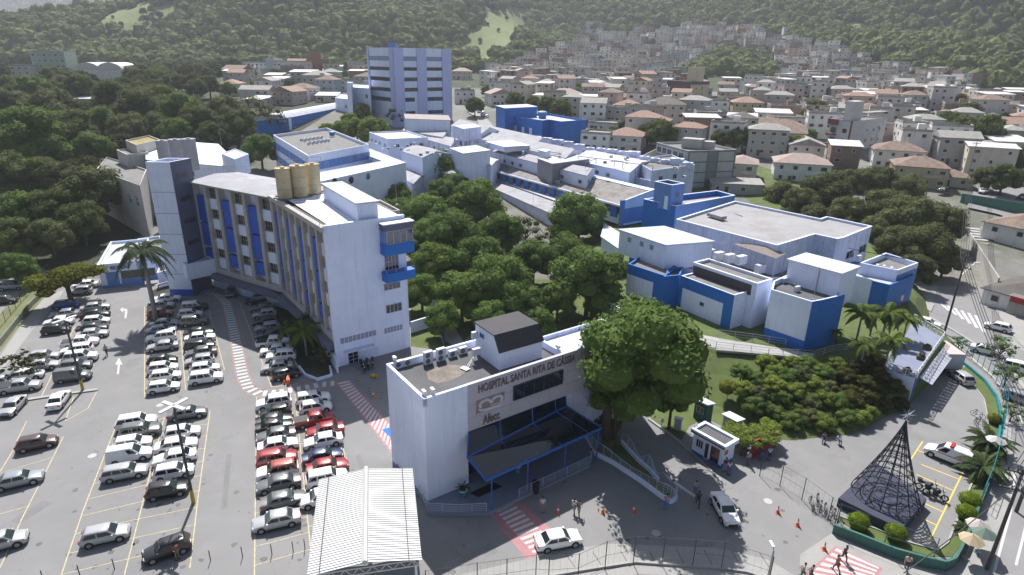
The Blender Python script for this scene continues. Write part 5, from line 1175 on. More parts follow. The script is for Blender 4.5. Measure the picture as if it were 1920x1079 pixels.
# right end: blue building by the avenue
z7 = 9.8; a7 = [(1612, 493), (1684, 507), (1722, 493), (1661, 474)]; o, pl, _ = bld('corner_building', 'blue and white end building beside the avenue with a boxed parapet', a7, z7, 1.2, M_hw, M_flat2, .9, rect=False)
P7 = [G(x, y, z7) for x, y in a7]; c7 = sum(P7, Vector((0, 0, 0))) / 4; q = MB(); facebox(q, P7[1], P7[2], c7, -.02, (P7[2] - P7[1]).length + .02, 1, z7 - .9, 0, .06); q.build('blue_face', M_mid, o)
for x, y in ((1640, 503), (1652, 505), (1666, 508)): p = G(x, y, 8.3); AC1.put((p.x, p.y - .6, 8.35), 120, 'condenser unit against the boxed parapet of the blue end building', 'air conditioner', 'condensers on the blue end building')
b7 = [(1560, 508), (1636, 527), (1669, 535), (1716, 516), (1690, 505), (1600, 490)]; o, pl, _ = bld('corner_lower_building', 'lower royal blue building with a white sheet roof behind the palms', b7, 8.2, 1.2, M_blue, M_roofw, .3, rect=False)
B7 = [G(x, y, 8.2) for x, y in b7]; window(o, B7[2], B7[3], sum(B7, Vector((0, 0, 0))) / 6, 5.2, 6.4, 3.8, 5.4, 1, 2, M_frame, M_glass, .06)
q = MB(); facebox(q, B7[0], B7[1], sum(B7, Vector((0, 0, 0))) / 6, -3, (B7[1] - B7[0]).length, 1.5, 8.4, 0, .08); q.build('white_wall', M_hw, o)
# blue box with sloping parapet, stair house and steps
a8 = [(1207, 374), (1267, 387), (1378, 367), (1344, 358)]; o, pl, _ = bld('blue_roof_block', 'blue block with a light parapet and a stair house on top', a8, 12.5, 3, M_blue, M_roofl, 1.1, rect=False, cop=M_hw)
P8 = [G(x, y, 12.5) for x, y in a8]; q = MB(); facebox(q, P8[1], P8[2], sum(P8, Vector((0, 0, 0))) / 4, 0, (P8[2] - P8[1]).length + .02, 3, 12.48, 0, .06); q.build('steel_blue_face', M_mid, o)
o, pl, _ = bld('stair_house', 'small steel blue stair house with a door and a recessed roof', [(1228, 341), (1260, 348), (1281, 344)], 16.6, 11.4, M_mid, mat('rusty_slab', (.2, .14, .12), .9), .6, cop=M_hw)
p = rectp((1228, 341), (1260, 348), (1281, 344), 16.6); L = (p[1] - p[0]).length; q = MB(); facebox(q, p[0], p[1], p[2], L * .66, L * .86, 11.5, 14.2, 0, .05); q.build('door', M_hw, o); L2 = (p[2] - p[1]).length; window(o, p[1], p[2], p[0], L2 * .35, L2 * .65, 13.8, 14.9, 2, 1, M_mid, M_glass, .05)
railing('railing', 'white steel stair railing beside the small blue stair house', [G(1224, 372, 11.6), G(1235, 362, 13.2), G(1250, 366, 13.2)], 1.1, 2, M_white, 1.2)
# pavilion wards with blue piers
zE = 8.8; a, b = G(914, 315, zE), G(1169, 385, zE); d = (b - a).normalized(); n = Vector((-d.y, d.x, 0)); Lp = (b - a).length; wp = (G(1223, 360, zE + 2) - b).dot(n)
o = thing('ward_pavilion', 'long low ward pavilion with blue piers and a weathered grey corrugated roof', 'building', (a.x, a.y, 4.0)); poly = [a, b, b + n * wp, a + n * wp]; w = MB(); w.prism(poly, 4, zE - .02, cap=False); w.build('wall', M_hw, o)
r = MB(); up = Vector((0, 0, 1.9)); g = [a - n * .7 - up * .2, b - n * .7 - up * .2, b + n * wp + up, a + n * wp + up]; r.add(g + [v + Vector((0, 0, -.15)) for v in g], [(0, 1, 2, 3), (7, 6, 5, 4), (0, 1, 5, 4), (3, 2, 6, 7)]); r.build('roof', M_roofg, o)
gw = MB(); e0 = b - n * .9; gw.prism(ccw([e0, e0 + d * .35, e0 + d * .35 + n * (wp + 1.1), e0 + n * (wp + 1.1)]), 4, [zE + 1.0, zE + 1.0, zE + 2.9, zE + 2.9]); gw.build('gable_wall', M_hw, o)
gw = MB(); gw.prism(ccw([e0 - d * .1 - n * .15, e0 + d * .5 - n * .15, e0 + d * .5 + n * .9, e0 - d * .1 + n * .9]), 4, zE + 1.3); facebox(gw, e0 + d * .37, e0 + d * .37 + n * wp, a, .9, wp, 4.5, 8.0, 0, .03); gw.build('blue_pier', M_mid, o)
nb = 15; bw = Lp / nb; v = MB()
for i in range(nb):
    s = i * bw; q = MB(); facebox(q, a, b, a + n * 5, s, s + bw * .55, 4.0 + (1.5 if i % 3 else .2), zE - .35, 0, .3)
    q.build('blue_pier', M_blue, o); window(o, a, b, a + n * 5, s + bw * .58, s + bw * .97, 6.4, 8.3, 2, 1, mat('brown_window_frame', (.22, .12, .09)), M_glass, .12)
facebox(v, a, b, a + n * 5, 0, Lp, zE - .35, zE - .1, 0, .45); v.build('gutter', M_hw, o)
wlk = MB(); k = 13.0; p0, p1 = a + n * (wp + .1), b + n * (wp + .1); wlk.prism(ccw([p0, p1, p1 + n * 2.6, p0 + n * 2.6]), 4, zE + 2.1); wo = wlk.build('raised_walkway', M_hw2); tag(wo, 'long white raised roof walkway behind the ward pavilion', 'walkway')
railing('railing', 'thin pipe railing along the raised roof walkway behind the pavilion', [Vector((*q_[:2], zE + 2.1)) for q_ in (p0 + n * .2, lerp(p0, p1, .5) + n * .2)], 1.3, 2, M_gal, 2.2)
for i in range(9):
    q_ = lerp(a, b, .47 + .018 * (i % 5)) + n * (2.2 + 1.3 * (i // 5)); AC1.put((q_.x, q_.y, zE + .25 + .45 * (i // 5)), faceaz(a, b) - 90, 'condenser unit in the dark valley of the corrugated pavilion roof', 'air conditioner', 'condensers on the pavilion roof')
# lower grey roofs in front of the pavilion, largely behind trees
bld('low_ward_roof', 'low ward with a plain grey sheet roof in front of the blue pavilion', [(905, 345), (1035, 402), (1075, 388)], 5.5, 2.5, M_hw2, M_roofl, .0)
bld('garden_link', 'narrow flat white roof strip between low ward and pavilion', [(925, 336), (1100, 398), (1112, 393)], 5.9, 3, M_hw2, M_roofw, .0)
bld('low_ward_roof', 'small white roof peeping out beside the clinic roof room', [(1128, 445), (1160, 468), (1163, 440)], 6.5, 3, M_hw, M_roofw, .0)
# central jumble
o, pl, _ = bld('striped_block', 'three storey block with steel blue stripes and many roof condensers', [(512, 253), (577, 292), (692, 271)], 17, 5, M_hw, M_flat2, .9)
p = rectp((512, 253), (577, 292), (692, 271), 17)
for (A_, B_, C_) in ((p[0], p[1], p[2]), (p[1], p[2], p[0])):
    L = (B_ - A_).length
    for z in (14.6, 10.8):
        q = MB(); facebox(q, A_, B_, C_, -.05, L + .05, z - 1.6 - .0, z + .4, 0, .08); q.build('blue_stripe', M_mid, o)
        for i in range(6 if L > 12 else 4):
            if random.random() < .75: s = L * (.1 + .8 * i / 6); window(o, A_, B_, C_, s, s + 1.3, z - 1.3, z + .1, 2, 1, M_frame, M_glass, .12)
ci = sum(p, Vector((0, 0, 0))) / 4
for i in range(22):
    q_ = lerp(lerp(p[0], p[3], .3 + .035 * (i % 11)), lerp(p[1], p[2], .3 + .035 * (i % 11)), .34 + .16 * (i // 11) + .03 * (i % 2)); AC1.put((q_.x, q_.y, 16.1), faceaz(p[0], p[1]) + 90 * (i % 2), 'condenser unit in the crowded double row on the striped block', 'air conditioner', 'condensers on the striped block')
q_ = lerp(lerp(p[0], p[3], .85), lerp(p[1], p[2], .85), .35); TANK.put((q_.x, q_.y, 16.4), 0, 'round blue water tank on the striped block', 'water tank')
# porthole wings
z2 = 14.0; pw = [(693, 279), (761, 305), (590, 343), (560, 330), (717, 302), (667, 283)]; o, pl, _ = bld('porthole_wing', 'angular white wing with round porthole windows and a glaring white roof', pw, z2, 4, M_hw, M_roofb, .12, rect=False)
P2 = [G(x, y, z2) for x, y in pw]; c2 = P2[4]
def port(A_, B_, C_, x, y, r=.95):
    s, z = onface(x, y, A_, B_); e, n_ = outn(A_, B_, C_); c = Vector((A_.x, A_.y, 0)) + e * s + Vector((0, 0, z)); m = MB(); m.tube(c + n_ * -.02, c + n_ * .05, r, 20); w_ = m.build('porthole', M_glass, o, ang=40); m = MB(); m.ring(c + n_ * .05, r, .09, 20, n_); m.build('frame', M_hw2, w_)
port(P2[1], P2[2], P2[4], 627, 342); port(P2[1], P2[2], P2[4], 658, 338); port(P2[1], P2[2], P2[4], 690, 331, .8)
for x, y in ((680, 296), (688, 300), (697, 302.5), (706, 305)): port(P2[5], P2[4], (P2[0] + P2[1]) / 2, x - 9, y, .7)
bld('porthole_courtyard', 'flat grey courtyard roof enclosed by the porthole wings', [(585, 330), (667, 300), (715, 303), (640, 330)], 11.5, 4, M_hw, M_flat2, .3, rect=False)
bld('white_roof_block', 'white block with an L shaped pale roof behind the porthole wing', [(692, 248), (727, 261), (797, 256)], 17, 8, M_hw, M_roofw, .4)
pitched('pale_roof_block', 'low block with a wide pale roof and a band of windows beneath', [(752, 283), (792, 296), (843, 289)], 14, 8, 1.2, M_hw, M_roofl)
o, pl, _ = bld('white_box', 'plain white box with a flat white roof above the central garden trees', [(844, 279), (869, 289), (919, 283)], 15.5, 7, M_hw, M_roofw, .0)
bld('lower_storey_block', 'steel blue lower storey below the plain white box', [(862, 318), (880, 326), (920, 318)], 8.6, 4, M_mid, M_roofw, .0)
# raised concrete water tank on legs
p = rectp((852, 236), (868, 242), (902, 238), 20); o = thing('raised_water_tank', 'stained concrete water tank raised on legs above the pale roofs', 'water tank', tuple(p[0])); m = MB(); m.prism(p, 16.3, 20, bot=True); m.build('tank_shell', M_hw2, o); m = MB()
for i in range(4):
    for t in (0, .5): q_ = lerp(p[i], p[(i + 1) % 4], t); m.box((q_.x, q_.y, 14), (.5, .5, 4.8))
m.build('leg', M_hw2, o)
pitched('annex', 'small white annex with a brown roof in front of the tall blue white tower block', [(761, 223), (844, 226), (835, 219)], 19.5, 12, 1.0, M_hw, mat('brown_metal_roof', (.27, .22, .22), .7))
# long pale roofs
for (lab, px, z, z0, rise, m_) in (('wide pale roof sloping towards the row of rooftop units', [(902, 262), (1060, 297), (1090, 283)], 14.5, 8, 1.5, M_roofl),
    ('pale gable roof just in front of the royal blue building', [(902, 247), (1003, 272), (1030, 262)], 15, 8, 1.4, M_roofl),
    ('far pale gabled shed to the left of the royal blue building', [(846, 236), (900, 253), (935, 246)], 16, 9, 1.8, M_roofl),
    ('bright pale hall roof before the white end wall', [(1075, 300), (1180, 324), (1222, 303)], 13.2, 6, 1.2, M_roofw),
    ('pale roof strip right behind the pavilion walkway', [(925, 285), (1100, 330), (1115, 318)], 12.6, 6, .8, M_roofl),
    ('small pale roof between the white box and the walkway', [(880, 300), (920, 312), (938, 300)], 11.5, 6, .6, M_roofw)):
    pitched('central_hall', lab, px, z, z0, rise, M_hw, m_)
bld('raised_slab', 'thin bright raised roof slab among the central pipes', [(912, 267), (946, 276.5), (988, 272.5)], 15.6, 14.2, M_hw2, M_roofb, .0)
bld('central_box', 'grey walled box with a bright roof in the middle of the hospital roofs', [(1008, 298), (1036, 308), (1105, 299)], 14.2, 7, mat('grey_render', (.28, .27, .31), .9), M_roofw, .0)
bld('roof_cube', 'small white cube on the central roofs', [(1010, 283), (1023, 286), (1032, 283)], 16.0, 12, M_hw, M_roofw, .0)
o, pl, _ = bld('end_wall_block', 'block with a tall weathered white end wall facing the grey flats', [(1222, 320), (1303, 309), (1260, 290)], 13.9, 3, M_hw2, M_flat2, .5)
bld('weathered_side_wing', 'long weathered white wing beside the central yard', [(1096, 309), (1222, 340), (1262, 325)], 11.2, 5, M_hw2, M_flat2, .5)
random.seed(5)
for i in range(15):
    t = i / 14; x, y = 1005 + 285 * t, 258 + 48 * t + random.uniform(-1.5, 1.5); p = G(x, y, 14.6); o = thing('rooftop_unit', 'pale box unit in the diagonal row below the royal blue building', 'air conditioner', (p.x, p.y, 13), 0, 'box units in the diagonal row'); m = MB(); s = random.uniform(1.8, 2.8); m.box((p.x, p.y, 13 + s * .4), (s * 1.3, s, s * .8 + .02), 25); m.build('casing', M_hw2, o)
    m = MB(); m.tube((p.x, p.y - s * .3, 13 + s * .8), (p.x, p.y - s * .3, 13 + s * .8 + .12), s * .3, 10); m.build('fan_cover', M_gtank, o); m = MB(); m.box((p.x - s, p.y, 13.6), (.5, .9, .7), 25); m.build('duct', M_gal, o)
for i in range(16):
    x, y = random.uniform(905, 1290), 0; y = 262 + (x - 905) * .16 + random.uniform(-10, 14); p = G(x, y, 15); AC1.put((p.x, p.y, 14.7), random.choice((0, 70, 160)), 'small condenser scattered on the central hospital roofs', 'air conditioner', 'condensers on the central roofs')
for i in range(12):
    x = 705 + 12 * i; y = 268 + random.uniform(-4, 12) + (14 if i > 6 else 0); p = G(x, y, 16); AC1.put((p.x, p.y, 15.2), random.choice((0, 70, 160)), 'small condenser near the white blocks left of the water tank', 'air conditioner', 'condensers left of the water tank')
for lab, px, z in (('small grey roof between porthole wing and garden trees', [(728, 322), (775, 345), (800, 330)], 8.5), ('flat grey roof in the gap before the white box', [(800, 312), (850, 330), (868, 318)], 9.5), ('low pale roof left of the raised concrete tank', [(800, 262), (845, 275), (860, 262)], 14), ('low roof between annex and white blocks', [(755, 245), (830, 258), (845, 243)], 15)): pitched('central_hall', lab, px, z, 6, .8, M_hw2, M_roofl)
random.seed(8)
for i in range(9):
    x = 880 + i * 34; y = 268 + (x - 905) * .14; a = G(x, y, 15.2); o = thing('pipe_run', 'thin pipe run crossing the central hospital roofs', 'pipe', tuple(a), 0, 'pipe runs on the central roofs'); d_ = Vector((math.sin(R(128 + 80 * (i % 2))), math.cos(R(128 + 80 * (i % 2))), 0)) * random.uniform(6, 14); m = MB(); m.path([a, a + d_, a + d_ - Vector((0, 0, 1.5))], .10, 5); m.build('pipe', M_gal, o); m = MB(); m.tube(a - Vector((0, 0, 1.5)), a, .1, 5); m.build('riser', M_gal, o)
# royal blue building
zb2 = 19.5; a9 = [(936, 215), (1017, 226), (1031, 224.5), (1052, 228), (1100, 225), (1030, 213)]; o, pl, _ = bld('blue_building', 'large royal blue building with two round tanks on its roof', a9, zb2, 6, M_blue, M_roofw, .8, rect=False)
P9 = [G(x, y, zb2) for x, y in a9]; c9 = P9[5]; L = (P9[1] - P9[0]).length
for s in (.2, .37, .55, .72): window(o, P9[0], P9[1], c9, L * s, L * s + 1.7, 13.4, 16.2, 1, 1, M_frame, M_roofb, .08)
q = MB(); facebox(q, P9[0], P9[1], c9, L * .03, L * .07, 10.5, 14.5, 0, .06); q.build('door', M_dark, o); q = MB(); facebox(q, P9[0], P9[1], c9, L * .45, L * 1.02, 11.6, 11.8, 0, 4); q.build('canopy', M_roofb, o)
bld('blue_roof_room', 'tall royal blue end part with a white flat roof', [(930, 199), (947, 204), (1007, 201)], 22.6, 6, M_blue, M_roofw, .0)
for x in (981, 1017): p = G(x, 222 if x > 1000 else 218, zb2 - .7); TANK.put((p.x, p.y, zb2 - .7), 0, 'large blue round tank on the royal blue building, ' + ('left one' if x < 1000 else 'right one'), 'water tank', 'tanks on the royal blue building', sc=1.9)
# tall tower block
zt = top(743, 236, 89, 12); u0, u1, u2 = G(690, 90.5, zt), G(733.5, 89.5, zt), G(845, 92, zt)
u0, u1, u2 = [Vector((p.x, p.y, zt)) for p in (u0, u1, u2)]
D1 = 245.0
def atd(x, yb, z=12): return G(x, yb, z)
v1 = G(743.5, 232, 14); v2 = G(848, 235, 14); 
def bot(x, ytop, ref): return None
v1 = G(743.5, 240, 13); e = Vector((math.sin(R(49.7)), math.cos(R(49.7)), 0)); nn9 = Vector((-e.y, e.x, 0)); v2 = v1 + e * onface(846, 160, v1, v1 + e)[0]
s = onface(692, 150, v1, v1 + nn9)[0]; Wd = abs(s); q0_ = v1 + nn9 * Wd
zt = onface(733.4, 89.4, v1, v2)[1]
poly = [v1, v2, v2 + nn9 * Wd, q0_]
o, pl, _ = building('tower_block', 'tall pale violet tower block with rows of ribbon windows', 'building', poly, zt, 10, M_hw, M_flat2, .8)
zrow = lambda y: onface(800, y, v1, v2)[1]
LF = (v2 - v1).length; pil = mat('violet_pilaster', (.46, .51, .78), .8, .05, .4)
xs = [onface(x, 150, v1, v2)[0] for x in (755, 783, 798, 827, 845)]
q = MB(); xr = lambda x: onface(x, 150, v1, v2)[0]
facebox(q, v1, v2, q0_, 0, xr(757), 10, zt + .01, 0, .5); facebox(q, v1, v2, q0_, xr(782), xr(799.5), 10, zt + .01, 0, .5); facebox(q, v1, v2, q0_, xr(829), LF, 10, zt + .01, 0, .5); q.build('pilaster', pil, o)
LS = Wd; q = MB(); facebox(q, q0_, v1, v2, 0, LS * .07, 10, zt + .012, 0, .4); facebox(q, q0_, v1, v2, LS * .88, LS, 10, zt + .012, 0, .45); q.build('side_pilaster', pil, o)
for k, (y0, y1) in enumerate(((107, 115), (126.7, 133), (145.5, 152.5), (164.5, 171.5), (182.5, 190), (207.5, 214.5))):
    g_ = mat('pale_louvre_band', (.28, .32, .48)) if k == 0 else M_glass
    for a_, b_ in ((757, 782), (799.5, 829)): window(o, v1, v2, q0_, xr(a_), xr(b_) if not (k > 3 and a_ < 760) else xr(776), zrow(y1), zrow(y0), 6, 1, mat('ribbon_frame', (.12, .16, .24)), g_, .12)
    if k < 5: window(o, q0_, v1, v2, LS * .08, LS * .87, zrow(y1), zrow(y0), 7, 1, mat('ribbon_frame', (.12, .16, .24)), g_, .12)
q = MB(); c_ = lerp(v1, v2, .12) + nn9 * 6; q.box((c_.x, c_.y, zt + .9), (3, 3, 1.9)); q.build('lift_head', M_mid, o)
# auditorium with arched white roof, blue walls
zA = 17.5; au = [(452, 231), (540, 219), (661, 196), (622, 189), (470, 222)]; P0, P1_, P2_ = G(452, 229, zA), G(540, 220, zA), G(661, 196.5, zA)
o = thing('auditorium', 'royal blue walled auditorium with a long arched white roof', 'building', (P1_.x, P1_.y, 6)); c3 = G(560, 205, zA); bk_ = P2_ + (P0 - P1_)
w = MB(); w.prism(ccw([P0, P1_, P2_, bk_]), 6, zA - .3, cap=False); w.build('wall', M_blue, o)
r = MB(); nS = 8; prev = None
for i in range(nS + 1):
    t = i / nS; a_, b_ = lerp(P1_, P0, t), lerp(P2_, bk_, t); z = zA - .3 + 2.0 * math.sin(math.pi * t); cur2 = [Vector((a_.x, a_.y, z)), Vector((b_.x, b_.y, z))]
    if prev: r.add([prev[0], prev[1], cur2[1], cur2[0]], [(0, 1, 2, 3)]); r.add([Vector((prev[0].x, prev[0].y, zA - .31)), prev[0], cur2[0], Vector((cur2[0].x, cur2[0].y, zA - .31))], [(0, 1, 2, 3)])
    prev = cur2
r.build('roof', M_roofw, o); q = MB(); facebox(q, P1_, P2_, P0, -.02, 2.2, 6, zA, 0, .2); facebox(q, P1_, P2_, P0, 5, (P2_ - P1_).length * .62, 11.2, 13.2, 0, .1); q.build('white_band', M_hw, o)
for i in range(14): s = 5.5 + i * ((P2_ - P1_).length * .62 - 6) / 14; window(o, P1_, P2_, P0, s, s + 1.5, 11.6, 12.9, 1, 1, M_hw, M_glass, .15)
bld('white_water_tower', 'bright white slender tower block left of the tall tower', [(650, 155), (658, 156), (662, 154)], 30, 10, M_hw, M_roofb, .3)
bld('white_back_block', 'long white back building with a plain wall left of the tall tower', [(650, 163), (694, 166), (696, 160)], 28, 10, M_hw, M_roofb, .3)
bld('white_back_block', 'pale blue stepped block under the plain white back building', [(628, 184), (692, 190), (696, 180)], 22, 10, M_hw, M_roofw, .5)
# buildings behind the stair tower
pitched('service_wing', 'white roofed service wing behind the stair tower and grey tanks', [(275, 300), (440, 314), (408, 271)], 15.5, 2, .8, M_hw, M_roofb)
bld('service_room', 'white cube with a side door on the service wing roof', [(415, 288), (440, 299), (466, 289)], 18.3, 14, M_hw, M_roofw, .2)
for i, (a_, b_, yt, yb) in enumerate(((300, 322, 264, 306), (325, 348, 262, 312), (350, 374, 261, 318))): cyl(a_, b_, yt, yb, 15.8, M_gtank, 'pale grey cylindrical tank behind the stair tower, %s of three' % ('left', 'middle', 'right')[i], 'tank', 'grey tanks behind the stair tower')
railing('railing', 'yellow pipe railing at the foot of the grey tanks', [G(372, 326, 15.9), G(392, 322, 15.9), G(462, 322, 15.9)], 1.1, 2, mat('yellow_pipe', (.55, .42, .08)), 1.5)
cream = cm(.50, .47, .44)
o, pl, _ = bld('cream_building', 'stained cream building with a rounded end and window bands beyond the stair tower', [(180, 318), (262, 348), (275, 318)], 13.5, 0, cream, M_flat2, .4)
p = rectp((180, 318), (262, 348), (275, 318), 13.5)
for s in (.3, .5, .7, .85): window(o, p[0], p[1], p[2], (p[1] - p[0]).length * s, (p[1] - p[0]).length * s + 1.8, 8.5, 10.4, 2, 1)
bld('cream_upper_block', 'stained cream upper block with a dark doorway', [(218, 281), (237, 290), (278, 285)], 16.5, 3, cream, M_flat2, .4)
bld('cream_rear_block', 'cream rear block topped by a mossy tank roof', [(235, 263), (255, 272), (300, 262)], 18.5, 3, cream, mat('mossy_roof', (.28, .24, .10), .95, .3), .4)
mast(255, 285, 13, 235, 'lightning rod among the dark trees left of the cream blocks'); mast(417, 282, 17, 222, 'tall thin rod on the service wing beside the green tree'); mast(1048, 300, 12, 264, 'thin rod on the central roofs')
mast(999, 398, 5.5, 335, 'tall thin rod rising from the low grey ward roof')
# courtyard wall and steps between ward end wall and entrance
p, q = G(771, 625), G(812, 612); o = thing('garden_wall', 'short white garden wall with a rail right of the ward end wall', 'wall', tuple(p)); m = MB(); n = Vector(((q - p).y, -(q - p).x, 0)).normalized() * .12; m.prism(ccw([p - n, q - n, q + n, p + n]), 0, 1.9); m.build('wall', M_hw, o)
railing('railing', 'white stair railing descending beside the short garden wall', [G(812, 607), G(832, 650)], 1.0, 2, M_metal, 1.5)
gsheet('garden_ground', [(770, 650), (770, 560), (800, 430), (900, 380), (1100, 420), (1180, 500), (1120, 600), (1100, 640), (1015, 650), (880, 630), (850, 660)], M_grass, .015)
gsheet('garden_path', [(790, 440), (800, 440), (822, 560), (850, 610), (868, 640), (862, 655), (835, 640), (808, 580)], M_conc, .03)
AZ = 68.8
def rowcars(rows, where):
    n = len(rows)
    names = ['first', 'second', 'third', 'fourth', 'fifth', 'sixth', 'seventh', 'eighth', 'ninth', 'tenth', 'eleventh', 'twelfth', 'thirteenth', 'fourteenth']
    for i, r in enumerate(rows):
        x, y, k, c = r[:4]; az = r[4] if len(r) > 4 else AZ; rc = r[5] if len(r) > 5 else None
        kn = dict(hatch='hatchback', sedan='sedan', suv='tall wagon', wagon='estate', van='van', pickup='pickup truck')[k]
        car(x, y, k, c, az, '%s %s, %s from the far end, %s' % ({'grey': 'dark grey', 'navy': 'dark blue', 'pale': 'light grey', 'rust': 'dull red'}.get(c, c), kn, names[i], where), 'cars in the car park', roof=rc)
rowcars([(123, 571, 'hatch', 'blue'), (121, 588, 'sedan', 'pale', 248.8), (110, 602, 'sedan', 'white', 248.8), (105, 617, 'hatch', 'black'), ], 'short leftmost row')
rowcars([(178, 575, 'sedan', 'silver', 60), (178, 588, 'sedan', 'black'), (180, 601, 'hatch', 'white'), (173, 614, 'sedan', 'black'), (173, 625, 'sedan', 'silver'), (150, 641, 'pickup', 'white'), (143, 655, 'wagon', 'white', 248.8), (151, 669, 'suv', 'white'), (142, 684, 'hatch', 'grey'), (137, 704, 'van', 'grey')], 'row left of the arrows')
rowcars([(82, 667, 'hatch', 'silver'), (78, 684, 'sedan', 'silver'), (50, 702, 'hatch', 'white'), (36, 724, 'pickup', 'silver'), (3, 715, 'hatch', 'silver')], 'row under the sparse tree')
rowcars([(314, 559, 'sedan', 'white'), (302, 572, 'wagon', 'silver'), (300, 587, 'hatch', 'rust'), (308, 606, 'sedan', 'pale'), (302, 618, 'sedan', 'pale'), (302, 632, 'suv', 'white', 248.8), (305, 648, 'sedan', 'silver', 248.8), (304, 675, 'hatch', 'black'), (305, 689, 'hatch', 'white'), (310, 704, 'hatch', 'white'), (306, 725, 'hatch', 'white')], 'row right of the arrows')
rowcars([(364, 575, 'suv', 'black', AZ, 'white'), (356, 588, 'hatch', 'white'), (364, 602, 'suv', 'grey'), (373, 622, 'sedan', 'black'), (375, 632, 'sedan', 'white'), (374, 647, 'wagon', 'black'), (377, 659, 'sedan', 'grey', 248.8), (374, 675, 'hatch', 'silver', 248.8), (384, 690, 'hatch', 'white'), (386, 708, 'suv', 'white')], 'row along the hatched footway')
rowcars([(256, 791, 'suv', 'white'), (263, 807, 'suv', 'grey'), (248, 830, 'hatch', 'white'), (243, 852, 'van', 'white'), (234, 884, 'wagon', 'silver')], 'near left block')
rowcars([(351, 773, 'sedan', 'grey'), (341, 810, 'hatch', 'white'), (330, 833, 'sedan', 'white'), (327, 856, 'sedan', 'white', 248.8), (325, 883, 'hatch', 'white'), (313, 917, 'hatch', 'black')], 'near block with lamp pole')
rowcars([(513, 754, 'suv', 'white', 248.8), (516, 772, 'hatch', 'black', 248.8), (515, 786, 'sedan', 'black'), (515, 797, 'sedan', 'black'), (517, 814, 'sedan', 'grey', 248.8), (521, 833, 'sedan', 'white'), (519, 859, 'suv', 'red'), (520, 882, 'suv', 'white', 248.8, 'rust'), (522, 905, 'sedan', 'grey', 248.8), (532, 936, 'sedan', 'grey'), (518, 974, 'sedan', 'silver', 248.8)], 'long row left of the zebra')
rowcars([(587, 745, 'wagon', 'white'), (592, 762, 'hatch', 'white'), (590, 786, 'pickup', 'red'), (609, 805, 'sedan', 'red', 248.8), (606, 825, 'sedan', 'white', 248.8), (605, 854, 'sedan', 'navy'), (614, 873, 'sedan', 'red'), (613, 896, 'suv', 'white'), (600, 932, 'hatch', 'white', 248.8)], 'row behind the ribbed shed')
rowcars([(483, 562, 'suv', 'navy', 250), (492, 576, 'sedan', 'grey', 252), (496, 588, 'hatch', 'silver', 252), (496, 602, 'hatch', 'black', 252), (501, 613, 'hatch', 'pale', 252), (506, 626, 'sedan', 'navy', 252), (512, 641, 'pickup', 'white', 75), (516, 655, 'sedan', 'white', 252), (527, 667, 'suv', 'white', 255), (519, 687, 'sedan', 'silver', 252), (536, 700, 'hatch', 'black', 58)], 'shaded row by the ward')
for x, y, k, c, az, lab in (
    (110, 748, 'sedan', 'white', -18, 'white sedan parked facing away beside the yellow based lamp pole'), (24, 760, 'sedan', 'silver', 165, 'silver sedan parked nose towards us at the left edge'),
    (69, 829, 'hatch', 'brown', 62.9, 'dark brown hatchback standing alone on the left asphalt'), (33, 898, 'sedan', 'pale', 62, 'light grey sedan alone near the left edge of the frame'), (2, 1014, 'hatch', 'silver', 62, 'silver car cut by the lower left edge of the frame'),
    (197, 1001, 'hatch', 'silver', 67.9, 'silver hatchback standing alone in the lower left bays'), (313, 1027, 'hatch', 'black', 238, 'black hatchback with a person beside it at the bottom left'),
    (1047, 1010, 'sedan', 'white', 74.3, 'large white saloon driving over the red zebra crossing'), (1359, 952, 'sedan', 'white', 176, 'white sedan driving towards us below the guard house'),
    (1802, 706, 'hatch', 'silver', 0, 'silver hatchback parked behind the box truck'), (1871, 612, 'hatch', 'white', 318, 'white hatchback turning at the junction of the avenue'),
    (1738, 604, 'sedan', 'white', 130, 'white car on the avenue just beyond the terrace railing'), (1851, 656, 'sedan', 'white', 132, 'white sedan half hidden behind a street tree on the avenue'), (1912, 690, 'suv', 'white', 130, 'white tall car at the right edge of the avenue'),
    (1914, 746, 'hatch', 'pale', 140, 'light grey car under the street tree at the right edge'), (433, 547, 'hatch', 'grey', 165, 'dark grey car alone in the shade near the notice board'),
    (150, 545, 'hatch', 'silver', 250, 'silver car half hidden under the yellow flowering tree'), (160, 533, 'sedan', 'white', 250, 'white car behind the yellow flowering tree near reception'), (22, 536, 'suv', 'pale', 75, 'light grey car beyond the mesh fence at the left edge'),
    (250, 426, 'hatch', 'black', 30, 'black car on the lane behind the reception building'), (268, 417, 'hatch', 'silver', 30, 'silver car on the lane behind the palm fronds'), (8, 562, 'hatch', 'black', 75, 'dark car under the trees at the far left edge'), (245, 443, 'hatch', 'white', 250, 'white car roof showing behind the reception roof')):
    car(x, y, k, c, az, lab)
def tcar(px, py, k, c, az, lab):
    p = GT(px, py); 
    if (k, c, None) not in CP_: CP_[(k, c, None)] = carproto(k, c)
    CP_[(k, c, None)].put((p.x, p.y, T(p.x, p.y) + .05), az - 90, lab, 'car', None)
# ambulance
p = G(1778, 852, .7)
def amb_extra(root, part):
    m = MB(); m.box((-.15, 0, 1.92), (.3, 1.1, .16)); l = m.build('light_bar', mat('red_lamp', (.5, .02, .02), .3), root); m = MB()
    for sd in (-1, 1):
        m.box((-.5, sd * .885, .95), (3.0, .02, .06)); m.box((-1.15, sd * .885, 1.25), (.34, .03, .1)); m.box((-1.15, sd * .885, 1.25), (.1, .035, .34))
    m.build('red_cross_stripe', mat('red_vinyl', (.5, .03, .03), .5), root)
ap = carproto('van', 'white', None, amb_extra); o = ap.put((p.x, p.y, .02), 136.7 - 90 + 180, 'white ambulance van with a red roof lamp beside the parking bays', 'ambulance'); o.name = 'ambulance'
